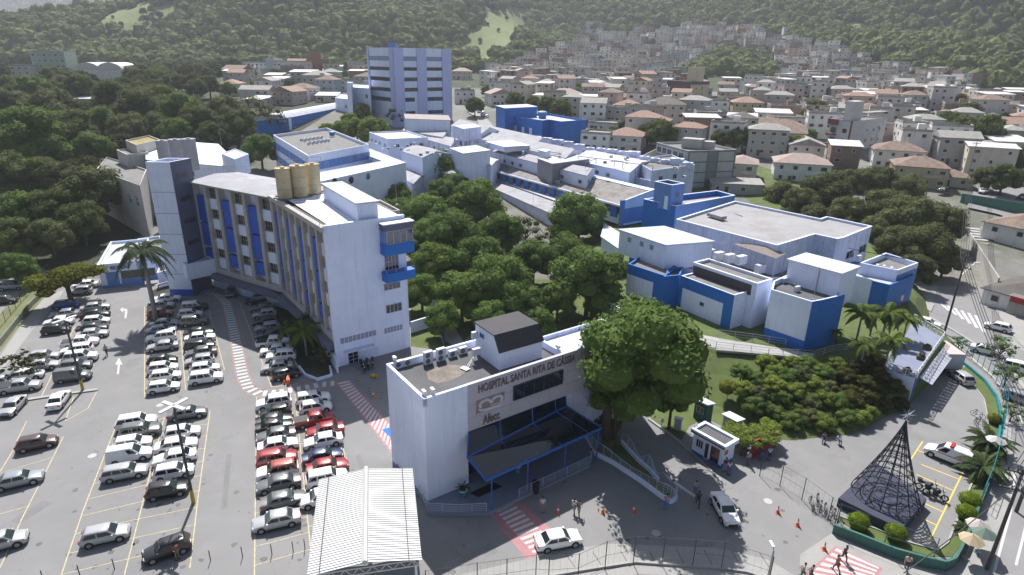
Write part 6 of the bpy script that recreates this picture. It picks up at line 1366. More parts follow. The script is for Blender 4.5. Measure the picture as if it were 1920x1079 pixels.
# box truck behind the silver car
p = G(1793, 690, 1.2); o = thing('box_truck', 'white box truck backed up to the striped metal awning', 'truck', (p.x, p.y + 2.5, 0), 2); m = MB(); m.box((0, 0, 1.95), (2.3, 4.4, 2.3)); m.build('cargo_box', mat('truck_box', (.55, .46, .44), .6, .06, .8), o); m = MB(); m.box((0, 3.2, 1.3), (2.1, 1.7, 1.7)); m.box((0, 3.95, .8), (2.0, .5, .8)); m.build('cab', carpaint('white'), o); m = MB(); m.box((0, .6, .6), (1.0, 6, .25)); m.build('chassis', M_trim, o)
for s in (-1, 1):
    for y in (-1.3, 3.0): m = MB(); m.tube((s * .95, y, .42), (s * 1.15, y, .42), .42, 14); m.build('wheel', M_tyre, o, ang=40)
m = MB(); m.box((0, -2.22, 1.9), (2.0, .03, 2.0)); m.build('rear_door', M_roofw, o)
zs = 5.6; s0, s1, s2, s3 = G(580, 1077, zs), G(601, 901, zs), G(771, 884, zs), G(795, 1047, zs)
dS = (s1 - s0).normalized(); nS_ = Vector((dS.y, -dS.x, 0)); wS = (s2 - s1).dot(nS_); LS_ = (s1 - s0).length + .3
o = thing('ribbed_shed', 'open shed with a wide white ribbed metal roof and steel trusses', 'shed', (s0.x, s0.y, 0)); base = s0 - dS * .2
def SP(u, v, z): p = base + dS * v + nS_ * u; return Vector((p.x, p.y, z))
r = MB(); nr = 44; hr = .55
def rz(u): return zs + hr * (1 - abs(u / wS - .5) * 2)
for i in range(nr):
    v0, v1 = LS_ * i / nr, LS_ * (i + 1) / nr; dv = (v1 - v0)
    for (a_, b_, za, zb_) in ((v0, v0 + dv * .55, .0, .0), (v0 + dv * .55, v0 + dv * .70, .0, .07), (v0 + dv * .70, v0 + dv * .85, .07, .07), (v0 + dv * .85, v1, .07, .0)):
        r.add([SP(-.15, a_, rz(0) + za), SP(wS / 2, a_, rz(wS / 2) + za), SP(wS / 2, b_, rz(wS / 2) + zb_), SP(-.15, b_, rz(0) + zb_), SP(wS + .15, a_, rz(wS) + za), SP(wS + .15, b_, rz(wS) + zb_)], [(0, 1, 2, 3), (1, 4, 5, 2)])
r.build('roof', mat('shed_white_sheet', (.72, .72, .71), .5, .04, .6, stain=(1.6, .64, .5, (.3, .3, .3))), o)
q = MB(); q.tube(SP(wS / 2, -.1, rz(wS / 2) + .04), SP(wS / 2, LS_ + .1, rz(wS / 2) + .04), .22, 6); q.build('ridge_cap', mat('ridge_grey', (.5, .5, .49), .6), o)
q = MB()
for u in (wS * .09, wS * .90): q.box(tuple(SP(u, LS_ / 2, rz(u) + .085)), (.07, LS_, .03), faceaz(s0, s1))
q.build('gutter_line', M_trim, o); t = MB()
for v in (.15, LS_ * .5, LS_ - .2):
    t.tube(SP(0, v, zs - .1), SP(wS, v, zs - .1), .05, 5); t.tube(SP(0, v, zs - .65), SP(wS, v, zs - .65), .05, 5); kk = 16
    for i in range(kk): t.tube(SP(wS * i / kk, v, zs - (.1 if i % 2 else .65)), SP(wS * (i + 1) / kk, v, zs - (.65 if i % 2 else .1)), .028, 4)
t.build('truss', M_white, o)
for u in (.3, wS - .3):
    for v in (.2, LS_ * .5, LS_ - .3): c = MB(); c.tube(SP(u, v, 0), SP(u, v, zs - .6), .10, 8); c.build('column', M_white, o)
def xlamp(px, py, yt, label, yb_col=True):
    b = G(px, py); h = top(px, py, yt); o = thing('lamp_pole', label, 'lamp pole', tuple(b)); m = MB(); m.tube((b.x, b.y, 1.5), (b.x, b.y, h), .15, 8, .09); m.build('pole', M_pole, o, ang=40)
    m = MB(); m.tube(b, (b.x, b.y, 1.5), .19, 8, .17); m.build('painted_base', mat('mustard_paint', (.42, .32, .06), .8), o, ang=40)
    for k in range(4):
        a = R(45 + 90 * k + 20); d = Vector((math.cos(a), math.sin(a), 0)); q = MB(); c = Vector((b.x, b.y, h + .05)) + d * .75; q.box(tuple(c), (1.25, .34, .14), -math.degrees(a)); q.build('lamp_head', M_white, o)
xlamp(156, 733, 600, 'dark lamp pole with a mustard base by the white sedan'); xlamp(363, 943, 762, 'dark lamp pole with a four armed white head in the near car block')
lamp_post('street_lamp', 'slender double headed street lamp in front of the large left tree', tuple(G(42, 348, 2)), 9, 2, M_cpole, 1.2, 90); lamp_post('street_lamp', 'double headed street lamp among the dark trees further back', tuple(G(146, 290, 5)), 11, 2, M_cpole, 1.4, 90)
PALM['royal'].put(tuple(G(293, 601)), 0, 'tall royal palm with drooping fronds at the head of the arrow lane', 'palm tree', sc=1.12)
# barrier, cones, drums near the first zebra crossing
for i, (x, y) in enumerate(((1046, 962), (1130, 962), (1188, 960), (1458, 962), (1495, 986), (1545, 1031), (700, 744), (534, 720))): p = G(x, y); CONE.put((p.x, p.y, .02), 10, 'orange and white traffic cone standing on the road', 'traffic cone', 'traffic cones', sc=1.15)
p = G(541, 717); o = thing('road_barrier', 'orange plastic road barrier next to the black hatchback', 'barrier', tuple(p)); m = MB(); m.box((p.x, p.y, .35), (1.6, .4, .7), 70); m.box((p.x, p.y, .75), (1.5, .15, .12), 70); m.build('barrier_body', M_cone, o)
p = G(701, 708); o = thing('plastic_drum', 'yellow plastic drum lying near the motorcycles', 'drum', tuple(p)); m = MB(); m.tube((p.x - .4, p.y, .3), (p.x + .4, p.y, .3), .28, 12); m.build('drum_body', mat('yellow_plastic', (.55, .38, .03), .6), o, ang=40); m = MB(); m.ring((p.x - .3, p.y, .3), .29, .03, 12, (1, 0, 0)); m.ring((p.x + .3, p.y, .3), .29, .03, 12, (1, 0, 0)); m.build('drum_hoop', M_trim, o)
for i, (x, y) in enumerate(((672, 715), (693, 740), (715, 748), (733, 770))):
    p = G(x, y); o = thing('striped_post', 'black and yellow striped post on the yard by the zebra crossing', 'post', tuple(p), 0, 'striped posts'); a, b = MB(), MB()
    for k in range(6): (a if k % 2 else b).tube((p.x, p.y, k * .2), (p.x, p.y, k * .2 + .2), .05, 6)
    a.build('yellow_stripe', mat('yellow_plastic', (.55, .38, .03)), o); b.build('black_stripe', M_blk, o)
for i, (x, y) in enumerate(((680, 692), (690, 690), (699, 688), (685, 697))): p = G(x, y); MOTO.put((p.x, p.y, .02), 60 + i * 8, 'dark motorcycle in the shaded cluster under the ward end wall', 'motorcycle', 'motorcycles by the ward end wall')
for x, y, a, l in ((1752, 934, 40, 'black motorcycle standing clear of the metal tree'), (1738, 922, 30, 'dark motorcycle close against the metal tree plinth')): p = G(x, y); MOTO.put((p.x, p.y, .02), a, l, 'motorcycle', None, sc=1.15)
for i, (x, y) in enumerate(((1520, 950), (1528, 955), (1537, 957), (1546, 962), (1553, 966), (1561, 972), (1572, 975), (1532, 944))): p = G(x, y); BIKE.put((p.x, p.y, .02), 100 + (i * 37) % 50, 'parked bicycle in the bunch behind the mesh fence', 'bicycle', 'bicycles behind the mesh fence')
for i, (x, y, w_) in enumerate(((1832, 783, 'upper'), (1838, 797, 'middle'), (1829, 800, 'left'))): p = G(x, y); BIKE.put((p.x, p.y, .02), 60 + i * 25, 'dark bicycle near the curved kerb above the date palms, the %s one' % w_, 'bicycle', 'bicycles near the curved kerb')
bc = G(1655, 950, 0); pc = [G(1572, 934, 1.0), G(1643, 868, 1.0), G(1738, 935, 1.0), G(1690, 993, 1.0)]; o = thing('metal_tree', 'tall conical tree of dark steel hoops on a dark plinth with a star on top', 'sculpture', (bc.x, bc.y, 0))
m = MB(); m.prism(ccw(pc), 0, 1.0); m.build('plinth', M_xbase, o); cx = sum(pc, Vector((0, 0, 0))) / 4
ht = top(P((cx.x, cx.y, 1))[0], P((cx.x, cx.y, 1))[1], 785, 1.0); rb_ = 2.95; m = MB(); Cx = lambda t, a: (cx.x + rb_ * (1 - t) ** 1.25 * math.cos(a) + .0, cx.y + rb_ * (1 - t) ** 1.25 * math.sin(a), 1 + (ht - 1) * t)
for k in range(14):
    a = 2 * math.pi * k / 14
    for i in range(14): m.tube(Cx(i / 14 * .97, a), Cx((i + 1) / 14 * .97, a), .048, 4, cap=False)
m.build('upright_bar', M_xmas, o); m = MB()
for i, t in enumerate((.0, .10, .2, .3, .40, .5, .6, .69, .78, .86, .93)):
    c0 = Cx(t, 0); m.ring((cx.x, cx.y, c0[2]), rb_ * (1 - t) ** 1.25, .05, 28, m=4)
    for k in range(14): a = 2 * math.pi * (k + .5) / 14; q_ = Cx(t, a); m.ring(q_, .2, .028, 8, (math.cos(a), math.sin(a), .3), 3) if i < 9 else None
for t in (0.02, .06): m.ring((cx.x, cx.y, 1.05), rb_ * (.35 + t * 5), .03, 24, m=4)
for k in range(7): a = 2 * math.pi * k / 7; m.tube((cx.x + rb_ * .45 * math.cos(a), cx.y + rb_ * .45 * math.sin(a), 1.05), (cx.x + rb_ * math.cos(a), cx.y + rb_ * math.sin(a), 1.05), .03, 4)
m.build('hoop', M_xmas, o); m = MB(); 
for k in range(8): a = k * math.pi / 4; m.tube((cx.x, cx.y, ht + .35), (cx.x + .75 * math.cos(a), cx.y, ht + .35 + .75 * math.sin(a)), .05, 4, .005)
m.tube((cx.x, cx.y, ht - .4), (cx.x, cx.y, ht + .35), .04, 5); m.build('star', M_metal, o)
wallpx = [(1564, 983), (1610, 1000), (1680, 1028), (1745, 1046), (1775, 1052), (1792, 1045), (1802, 1028), (1815, 1000), (1835, 950), (1853, 905), (1866, 860), (1876, 810), (1881, 770), (1872, 735), (1850, 705), (1820, 680), (1790, 658)]
o = thing('boundary_wall', 'green low boundary wall curving round the metal tree yard', 'wall', tuple(G(1564, 990))); pts = [G(x, y, 1.0) for x, y in wallpx]; m, m2 = MB(), MB()
for i, (a, b) in enumerate(zip(pts, pts[1:])):
    n = Vector(((b - a).y, -(b - a).x, 0)).normalized() * .11; (m if i < 9 else m2).prism(ccw([a - n, b - n, b + n, a + n]), 0, 1.0 if i < 9 else .45)
m.build('wall', M_dgreen, o); m2.build('low_wall', M_teal, o)
fp = [G(x, y, 0) for x, y in wallpx[8:]]; railing('blue_fence', 'teal blue picket fence on the low wall by the avenue', [Vector((p.x, p.y, .45)) for p in fp], 1.9, 3, M_teal, 1.4, 'fence', .03)
meshfence('tall dark post fence standing on the green wall in front of the metal tree', [(1566, 995), (1655, 1030), (1745, 1062)], 3.0, step=4.5, net=False, col=M_dgreen)
gsheet('planting_strip', [(1570, 975), (1576, 968), (1640, 990), (1700, 1015), (1757, 1031), (1777, 1018), (1795, 975), (1829, 889), (1848, 830), (1853, 790), (1845, 750), (1822, 718), (1800, 692), (1812, 688), (1850, 715), (1870, 740), (1878, 775), (1873, 815), (1860, 870), (1835, 945), (1800, 1025), (1785, 1045), (1745, 1044), (1680, 1026), (1610, 1000)], M_grass, .04)
curbline('planting_kerb', [(1576, 970), (1640, 992), (1700, 1017), (1757, 1033), (1777, 1018), (1795, 975), (1829, 889), (1848, 830), (1853, 790), (1845, 750), (1822, 718), (1800, 692)], .15, .13)
def topiary(px, py, rp, label, m='light', z=.05):
    c = G(px, py, .9); dd = (np.array(c) - CP) @ FW; r = rp * dd / FOC; o = thing('clipped_bush', label, 'bush', (c.x, c.y, z)); v = leafcloud([(0, 0, r * .8, r * .97, .8)], 900 / max(.6, r * r) * 2.2, .05, seed=3)
    k = MB(); k.blob((0, 0, r * .8), r * .93, 12, 8, .8, .02); cv = []
    for f in k.f: q = [k.v[i] for i in f]; q = q if len(q) == 4 else q + [q[-1]]; cv += q
    ob = bpy.data.objects.new('foliage', npmesh('foliage', np.concatenate([v, np.array(cv)]), leafmat('leaves_topiary', (.14, .21, .02), .2) if m == 'light' else M_leafs[m])); COL.objects.link(ob); ob.parent = o
    t = MB(); t.tube((c.x, c.y, z), (c.x, c.y, z + r * .5), .06, 6); t.build('stem', M_bark, o)
topiary(1611, 977, 20, 'left clipped round bush behind the green wall'); topiary(1681, 997, 20, 'middle clipped round bush behind the green wall'); topiary(1820, 938, 20, 'upper clipped bush of the pair at the kerb corner'); topiary(1814, 960, 19, 'lower clipped bush of the pair at the kerb corner')
topiary(1444, 605, 19, 'round pale green bush at the blue clinic plinth', 'light', Zm) ; topiary(1866, 782, 12, 'orange leaved bush by the blue fence', 'yellow'); topiary(1361, 745, 17, 'yellow leaved bush under the globe lamp', 'yellow', 1.4)
topiary(1610, 682, 11, 'yellow shrub at the top of the planted slope', 'yellow', 3); topiary(1548, 672, 12, 'small yellowish shrub beneath the ramp end', 'yellow', 3.2)
for x, y, a, l in ((1850, 846, 0, 'upper date palm beside the ambulance'), (1838, 893, 1, 'lower date palm beside the blue fence')): PALM['cycad'].put(tuple(G(x, y)), a * 50, l, 'palm tree', sc=1.25)
PALM['cycad'].put(tuple(G(1806, 1000)), 20, 'small pale agave like palm in the corner strip', 'palm tree', sc=.5)
z4 = 3.75; tp = [(1657, 692), (1716.5, 710), (1769, 634), (1712, 600), (1698, 629)]; tpts = [G(x, y, z4) for x, y in tp]; o = thing('terrace_garage', 'garage with a paved roof terrace above the corner driveway', 'building', (tpts[1].x, tpts[1].y, 0)); m = MB(); m.prism(ccw(tpts), 0, z4, cap=False); m.build('wall', M_hw, o)
m = MB(); m.add([(p.x, p.y, z4 + .01) for p in ccw(tpts)], [tuple(range(5))]); m.build('terrace_floor', M_tile, o); q = MB(); facebox(q, tpts[1], tpts[2], tpts[4], 1.0, 8.5, .2, 2.9, 0, .05); q.build('garage_opening', M_dark, o); q = MB(); facebox(q, tpts[1], tpts[2], tpts[4], 0, .5, 0, 3.7, 0, .12); q.build('blue_pier', M_blue, o)
railing('terrace_railing', 'white lattice railing along the outer edges of the roof terrace', [tpts[0] + Vector((.1, .05, 0)), tpts[1], tpts[2], tpts[3]], .95, 2, M_white, 1.3, 'railing', .04, lattice=True)
railing('terrace_railing', 'short white lattice railing at the slope end of the terrace', [tpts[0] + Vector((0, .3, 0)), G(1678, 657, z4)], .95, 2, M_white, 1.1, 'railing', .035, lattice=True)
for x, y, l in ((1738, 655, 'right'), (1726, 674, 'middle'), (1700, 699, 'near')): p = G(x, y, z4); q = thing('planter', 'low dark planter on the roof terrace, the %s one' % l, 'planter', tuple(p)); m = MB(); m.box((p.x, p.y, z4 + .25), (1.0, .7, .5), 30); m.build('planter_box', M_bark, q); m = MB(); m.blob((p.x, p.y, z4 + .6), .35, 8, 5, .6, .3); m.build('plant', M_leafs['olive'], q)
awp = [G(1724, 708, 3.2), G(1768, 653, 3.2), G(1787, 668, 2.7), G(1747, 722, 2.7)]; q = thing('metal_awning', 'pale striped metal awning over the garage driveway', 'awning', tuple(awp[0])); m = MB(); nR = 12
for i in range(nR):
    a, b = lerp(awp[0], awp[1], i / nR), lerp(awp[0], awp[1], (i + .86) / nR); c, d = lerp(awp[3], awp[2], (i + .86) / nR), lerp(awp[3], awp[2], i / nR); m.add([a, b, c, d, a - Vector((0, 0, .06)), b - Vector((0, 0, .06)), c - Vector((0, 0, .06)), d - Vector((0, 0, .06))], [(0, 1, 2, 3), (7, 6, 5, 4), (2, 3, 7, 6)])
m.build('slat_sheet', M_roofw, q); m = MB(); m.tube(awp[3], awp[2], .05, 5); m.tube(awp[0], awp[3], .05, 5); m.tube(awp[1], awp[2], .05, 5); [m.tube(lerp(awp[0], awp[1], t) - Vector((0, 0, .1)), lerp(awp[3], awp[2], t) - Vector((0, 0, .1)), .04, 5) for t in (.25, .5, .75)]; m.build('support', M_metal, q)
# ramps with railings in front of the clinic
for (lab, pts) in (('long white railing on the outer edge of the clinic ramp', [(1130, 575), (1180, 600), (1250, 630), (1342, 655), (1440, 667), (1522, 672)]), ('railing between the two flights of the clinic ramp', [(1345, 632), (1410, 640), (1472, 650)]), ('white railing sloping from the ramp to the palms', [(1527, 672), (1560, 662), (1610, 655), (1648, 648)])):
    railing('ramp_railing', lab, [G(x, y, Zm) for x, y in pts], 1.1, 3, M_metal, 2.2, 'railing', .03)
m = MB(); pts = [G(x, y, Zm) for x, y in ((1342, 652), (1472, 662), (1526, 668), (1522, 676), (1342, 660))]; setting(m.prism(ccw(pts), Zm - .02, Zm + .3).build('ramp_slab', M_conc))
zg = 2.9; gp = rectp((1296, 803), (1361, 839), (1391, 826), zg); o, pl, _ = building('guard_house', 'white guard house with a rounded white roof edge and dark sunken roof', 'building', [lerp(p, sum(gp, Vector((0, 0, 0))) / 4, .14) for p in gp], zg - .4, 0, M_hw, M_flat, .0)
m = MB(); i2_ = inset(ccw(gp), .35); g0 = ccw(gp); n = 4; m.prism(g0, zg - .45, zg, cap=False, bot=True); m.add([(*p[:2], zg) for p in g0] + [(*p[:2], zg) for p in i2_] + [(*p[:2], zg - .3) for p in i2_], [(i, (i + 1) % 4, 4 + (i + 1) % 4, 4 + i) for i in range(4)] + [(4 + i, 4 + (i + 1) % 4, 8 + (i + 1) % 4, 8 + i) for i in range(4)]); m.build('roof_edge', M_hw, o)
m = MB(); m.add([(*p[:2], zg - .28) for p in i2_], [(0, 1, 2, 3)]); m.build('sunken_roof', M_darkroof, o)
gi = [lerp(p, sum(gp, Vector((0, 0, 0))) / 4, .14) for p in gp]; L = (gi[1] - gi[0]).length; window(o, gi[0], gi[1], gi[2], L * .12, L * .36, 1.0, 2.0, 3, 1, M_frame, M_glass, .06); window(o, gi[0], gi[1], gi[2], L * .42, L * .56, .1, 2.1, 1, 1, M_frame, M_glass, .06, 'door'); window(o, gi[0], gi[1], gi[2], L * .62, L * .9, .1, 2.1, 2, 1, M_red, M_glass, .06, 'door')
q = MB(); facebox(q, gi[0], gi[1], gi[2], 0, L, 0, .3, 0, .03); facebox(q, gi[1], gi[2], gi[0], 0, (gi[2] - gi[1]).length, 0, .5, 0, .03); q.build('blue_base', M_blue, o); q = MB(); facebox(q, gi[1], gi[2], gi[0], .3, .9, 1.5, 2.1, 0, .04); q.build('notice', M_cone, o)
def kiosk(px, z, lab, wm, rm):
    pts = [G(x, y, z) for x, y in px]; o = thing('kiosk', lab, 'kiosk', (pts[0].x, pts[0].y, 0)); c = sum(pts, Vector((0, 0, 0))) / 4; m = MB(); m.prism(ccw(pts), z - .12, z, bot=True); m.build('roof', rm, o); m = MB(); m.prism(ccw([lerp(p, c, .2) for p in pts]), 0, z - .12, cap=False); m.build('wall', wm, o); w_ = [lerp(p, c, .2) for p in pts]; window(o, w_[0], w_[1], c, .3, max(.8, (w_[1] - w_[0]).length - .3), 1.0, 1.9, 2, 1, M_gal, M_glass, .05)
kiosk([(1300, 747), (1327, 760), (1343, 757), (1315, 743)], 2.6, 'dark green kiosk with a pale roof in the shade', mat('green_kiosk', (.02, .09, .075)), M_roofw); kiosk([(1353, 776), (1382, 791), (1398, 786), (1368, 771)], 2.4, 'small grey kiosk with a bright white roof beside the vine', M_conc, M_roofb)
p = G(1270, 806); o = thing('electric_cabinet', 'pale metal cabinet behind the driveway kerb', 'cabinet', tuple(p)); m = MB(); m.box((p.x, p.y, .75), (.8, .5, 1.5), 30); m.build('casing', M_metal, o); m = MB(); m.box((p.x, p.y, 1.53), (.95, .65, .06), 30); m.build('lid', M_gal, o)
for x, y, yb_, l in ((1361, 738, 760, 'globe lamp above the yellow bush on the lawn'), (1240, 789, 800, 'globe lamp in the shade beside the driveway')):
    b = G(x, yb_); h = top(x, yb_, y); o = thing('globe_lamp', l, 'lamp', tuple(b)); m = MB(); m.tube(b, (b.x, b.y, h), .05, 6); m.build('pole', M_metal, o); m = MB(); m.blob((b.x, b.y, h), .26, 14, 10); m.build('globe', M_white, o, smooth=True)
rw = [G(1406, 859), G(1453, 838)]; o = thing('red_hoarding', 'dark red wall panel beneath the bright green vine', 'wall', tuple(rw[0])); n = Vector(((rw[1] - rw[0]).y, -(rw[1] - rw[0]).x, 0)).normalized() * .08; m = MB(); m.prism(ccw([rw[0] - n, rw[1] - n, rw[1] + n, rw[0] + n]), 0, 2.1); m.build('panel', M_red, o); m = MB(); [m.tube((p.x, p.y, 0), (p.x, p.y, 2.3), .06, 6) for p in rw]; m.build('post', M_pole, o)
gsheet('driveway', [(1140, 800), (1215, 786), (1270, 830), (1330, 880), (1420, 925), (1400, 960), (1262, 935), (1215, 890), (1165, 838)], M_asph2, .009)
curbline('driveway_kerb', [(1217, 788), (1248, 810), (1276, 833)], .25, .18, M_conc); curbline('driveway_kerb', [(1262, 822), (1300, 852), (1345, 895), (1352, 903)], .2, .12, M_conc)
gsheet('planting_bed', [(1100, 822), (1150, 800), (1168, 835), (1240, 905), (1262, 930), (1240, 928), (1160, 880), (1120, 850)], M_grassy, .03)
def wavy(label, px, hz, amp):
    pts = [G(x, y) for x, y in px]; o = thing('curved_fence', label, 'fence', tuple(pts[0])); w, t, s = MB(), MB(), MB(); pp = []
    for a, b in zip(pts, pts[1:]):
        for i in range(8): pp.append(lerp(a, b, i / 8))
    pp.append(pts[-1]); N_ = len(pp); hs = [hz + amp * math.sin(i / N_ * 12.5) for i in range(N_)]
    for i in range(N_ - 1):
        a, b = pp[i], pp[i + 1]; n = Vector(((b - a).y, -(b - a).x, 0)).normalized() * .09; w.prism(ccw([a - n, b - n, b + n, a + n]), 0, .55)
        t.tube((a.x, a.y, hs[i]), (b.x, b.y, hs[i + 1]), .045, 5)
        for j in range(3): k = (j + 1) / 4; t.tube((a.x, a.y, .55 + (hs[i] - .55) * k), (b.x, b.y, .55 + (hs[i + 1] - .55) * k), .015, 4)
        if i % 3 == 0: s.tube((a.x, a.y, .5), (a.x, a.y, hs[i]), .03, 5)
    w.build('low_wall', M_hw, o); t.build('rail', M_metal, o); s.build('post', M_metal, o)
wavy('long wavy white fence curving from the canopy to the road', [(1097, 822), (1112, 852), (1150, 872), (1200, 905), (1240, 935), (1258, 945), (1268, 938), (1266, 926)], 1.55, .35); wavy('shorter wavy white fence on the driveway side of the planting bed', [(1165, 833), (1195, 866), (1216, 884), (1234, 905)], 1.35, .45)
# gates and mesh fence before the metal tree yard
meshfence('leaning dark green mesh gate between the guard house and the bicycles', [(1424, 893), (1462, 912), (1503, 938), (1552, 975), (1564, 990)], 2.6, step=4.2, col=M_pole)
# pavement and fence along the bottom
gsheet('bottom_pavement', [(860, 1079), (1000, 1046), (1060, 1030), (1150, 1020), (1345, 1028), (1440, 1050), (1500, 1085), (1500, 1180), (860, 1180)], M_side, .014); curbline('bottom_kerb', [(1010, 1085), (1110, 1068), (1190, 1056), (1345, 1066), (1400, 1074), (1450, 1090)], .22, .2)
mb = MB()
for i in range(8): x = 1060 + i * 52; stripe(mb, (x, 1030 + abs(i - 4) * 2), (x + 18, 1064), .05, .022)
setting(mb.build('pavement_joint', M_trim))
meshfence('tall dark mesh fence along the bottom pavement', [(800, 1125), (895, 1110), (1004, 1094), (1028, 1096), (1083, 1092), (1134, 1068), (1187, 1058), (1241, 1060), (1298, 1064), (1352, 1068), (1440, 1098)], 3.0, step=3.1, col=M_pole)
meshfence('thin iron rods of a low fence at the bottom left', [(82, 1090), (150, 1080), (215, 1068), (270, 1055), (330, 1046), (395, 1052), (455, 1045), (510, 1040), (550, 1035), (572, 1030)], 1.1, step=2.6, col=M_pole, net=False, rails=False)
p = G(1440, 1085); lamp_post('path_lamp', 'short grey square headed lamp by the bottom fence', (p.x, p.y, 0), 3.0, 1, M_gal, .25, 0)
# wooden pallet-like edging and benches in the garden
for x, y, l in ((965, 577, 'dark round tub with plants on the garden lawn'), (1030, 587, 'dark tub beside the garden lamp')): p = G(x, y); o = thing('plant_tub', l, 'planter', tuple(p)); m = MB(); m.tube(p, p + Vector((0, 0, .6)), .5, 12, .6); m.build('tub', M_trim, o); m = MB(); m.blob((p.x, p.y, .9), .6, 9, 6, .7, .3); m.build('plant', M_leafs['dark'], o)
mast(990, 600, 0, 545, 'thin pole on the garden lawn behind the roof house')
for x, y, ps, a, sh, tr, lab, sk, z in (
    (201, 667, 'walk', 150, (.25, .25, .28), (.08, .09, .12), 'person in grey walking on the arrow lane', 0, 0), (334, 1050, 'talk', 300, (.20, .08, .06), (.18, .16, .14), 'person in reddish top standing beside the black hatchback', 0, 0),
    (1017, 960, 'stand', 180, (.55, .55, .58), (.25, .2, .2), 'person in a pale top standing in front of the forecourt', 2, 0), (1076, 962, 'walk', 200, (.6, .6, .6), (.3, .3, .3), 'person in white walking near the cone, left of a pair', 1, 0), (1085, 966, 'walk', 200, (.12, .12, .13), (.25, .22, .2), 'person in black walking near the cone, right of a pair', 0, 0),
    (1248, 955, 'talk', 20, (.45, .2, .3), (.08, .2, .6), 'person in blue trousers leaning at the end of the wavy fence', 2, 0), (1303, 928, 'walk', 200, (.6, .3, .4), (.1, .15, .4), 'person in pink walking on the driveway', 2, 0), (1308, 948, 'walk', 190, (.05, .05, .07), (.05, .05, .06), 'person dressed in black below the driveway arrow', 1, 0),
    (1326, 857, 'stand', 200, (.45, .04, .04), (.4, .05, .05), 'person in red at the guard house window', 1, 0), (1336, 867, 'stand', 200, (.5, .5, .55), (.05, .07, .15), 'person in a pale shirt outside the guard house door', 0, 0), (1358, 884, 'talk', 160, (.08, .06, .07), (.4, .3, .35), 'person with dark top at the guard house corner', 2, 0), (1366, 890, 'stand', 180, (.55, .55, .6), (.08, .12, .4), 'person in a white shirt next to the guard house corner', 1, 0),
    (1402, 872, 'talk', 240, (.4, .35, .5), (.1, .1, .15), 'person by the gate right of the guard house', 0, 0), (1427, 862, 'stand', 200, (.1, .04, .05), (.08, .15, .45), 'person in jeans before the dark red panel', 1, 0), (1441, 863, 'stand', 180, (.42, .52, .75), (.04, .05, .1), 'person in a light blue shirt before the dark red panel', 0, 0),
    (1543, 829, 'sit', 200, (.08, .1, .25), (.05, .06, .12), 'person in dark blue sitting on the kerb of the planted slope', 0, .0), (1570, 832, 'sit', 170, (.6, .62, .65), (.2, .35, .5), 'person in white sitting on the kerb of the planted slope', 1, .0),
    (1580, 1052, 'walk', 160, (.1, .06, .06), (.08, .05, .06), 'person in dark clothes on the red zebra crossing, far one of two', 1, 0), (1567, 1073, 'walk', 350, (.45, .18, .18), (.2, .08, .08), 'person in red on the red zebra crossing, near one of two', 0, 0), (1502, 1086, 'walk', 120, (.35, .3, .3), (.1, .1, .1), 'person cut by the bottom edge, left of two', 2, 0), (1517, 1090, 'walk', 120, (.1, .1, .12), (.1, .1, .1), 'person cut by the bottom edge, right of two', 0, 0),
    (1698, 1070, 'walk', 215, (.5, .38, .34), (.07, .07, .09), 'person in a pale top striding along the pavement below the green wall', 0, 0), (1107, 868, 'stand', 180, (.35, .12, .3), (.1, .2, .5), 'person in purple at the corner of the forecourt railing', 1, 0)):
    person(x, y, ps, a, sh, tr, lab, z, sk)
def upole(px, py, yt, label, arms=1, m=None, lamp=None):
    b = G(px, py); b.z = T(b.x, b.y); h = top(px, py, yt, b.z); o = thing('utility_pole', label, 'utility pole', tuple(b)); q = MB(); q.tube(b, (b.x, b.y, h), .17, 8, .11); q.build('pole', m or M_cpole, o, ang=40); t = MB()
    for k in range(arms): t.box((b.x, b.y, h - .4 - k * 1.6), (2.2, .12, .12), 30)
    t.build('crossarm', M_pole, o); t = MB()
    for k in range(arms):
        for s in (-.9, -.3, .3, .9): t.tube((b.x + s * math.cos(R(30)), b.y - s * math.sin(R(30)), h - .35 - k * 1.6), (b.x + s * math.cos(R(30)), b.y - s * math.sin(R(30)), h - .1 - k * 1.6), .05, 5)
    t.build('insulator', M_trim, o)
    if lamp: t = MB(); e = Vector((b.x, b.y, h * .75)); d = e + Vector(lamp); t.tube(e, d, .05, 5); t.build('lamp_arm', M_gal, o); t = MB(); t.box(tuple(d + Vector((.3, 0, 0))), (.8, .25, .12)); t.build('lamp_head', M_white, o)
    return b, h
u1 = upole(1770, 626, 480, 'tall dark utility pole with a lamp arm beside the roof terrace', 2, M_pole, (2.6, 1.2, 1.8)); u2 = upole(1850, 1068, 880, 'dark utility pole with many wires in the lower right corner', 2, M_pole); u3 = upole(1803, 372, 295, 'pale utility pole by the green wall at the top of the side street', 1); u4 = upole(1905, 960, 820, 'leaning dark pole beside the date palms at the right edge', 1, M_pole)
def wire(a, b, sag, label, n=3):
    o = thing('overhead_wires', label, 'wires', tuple(a)); m = MB()
    for k in range(n):
        off = Vector(((k - n / 2) * .45, 0, -.12 * k)); p = [lerp(a, b, t / 14) + off - Vector((0, 0, sag * 4 * (t / 14) * (1 - t / 14))) for t in range(15)]; m.path(p, .04, 4)
    m.build('wire', M_wire, o)
T_ = lambda u, d=.2: Vector((u[0].x, u[0].y, u[1] - d))
wire(T_(u2), T_(u4), .6, 'bundle of black wires between the two poles at the lower right', 5); wire(T_(u4), T_(u1), 1.2, 'black wires running from the lower right up to the terrace pole', 4); wire(T_(u1), T_(u3), 2.0, 'wires from the terrace pole to the pole in the side street', 4)
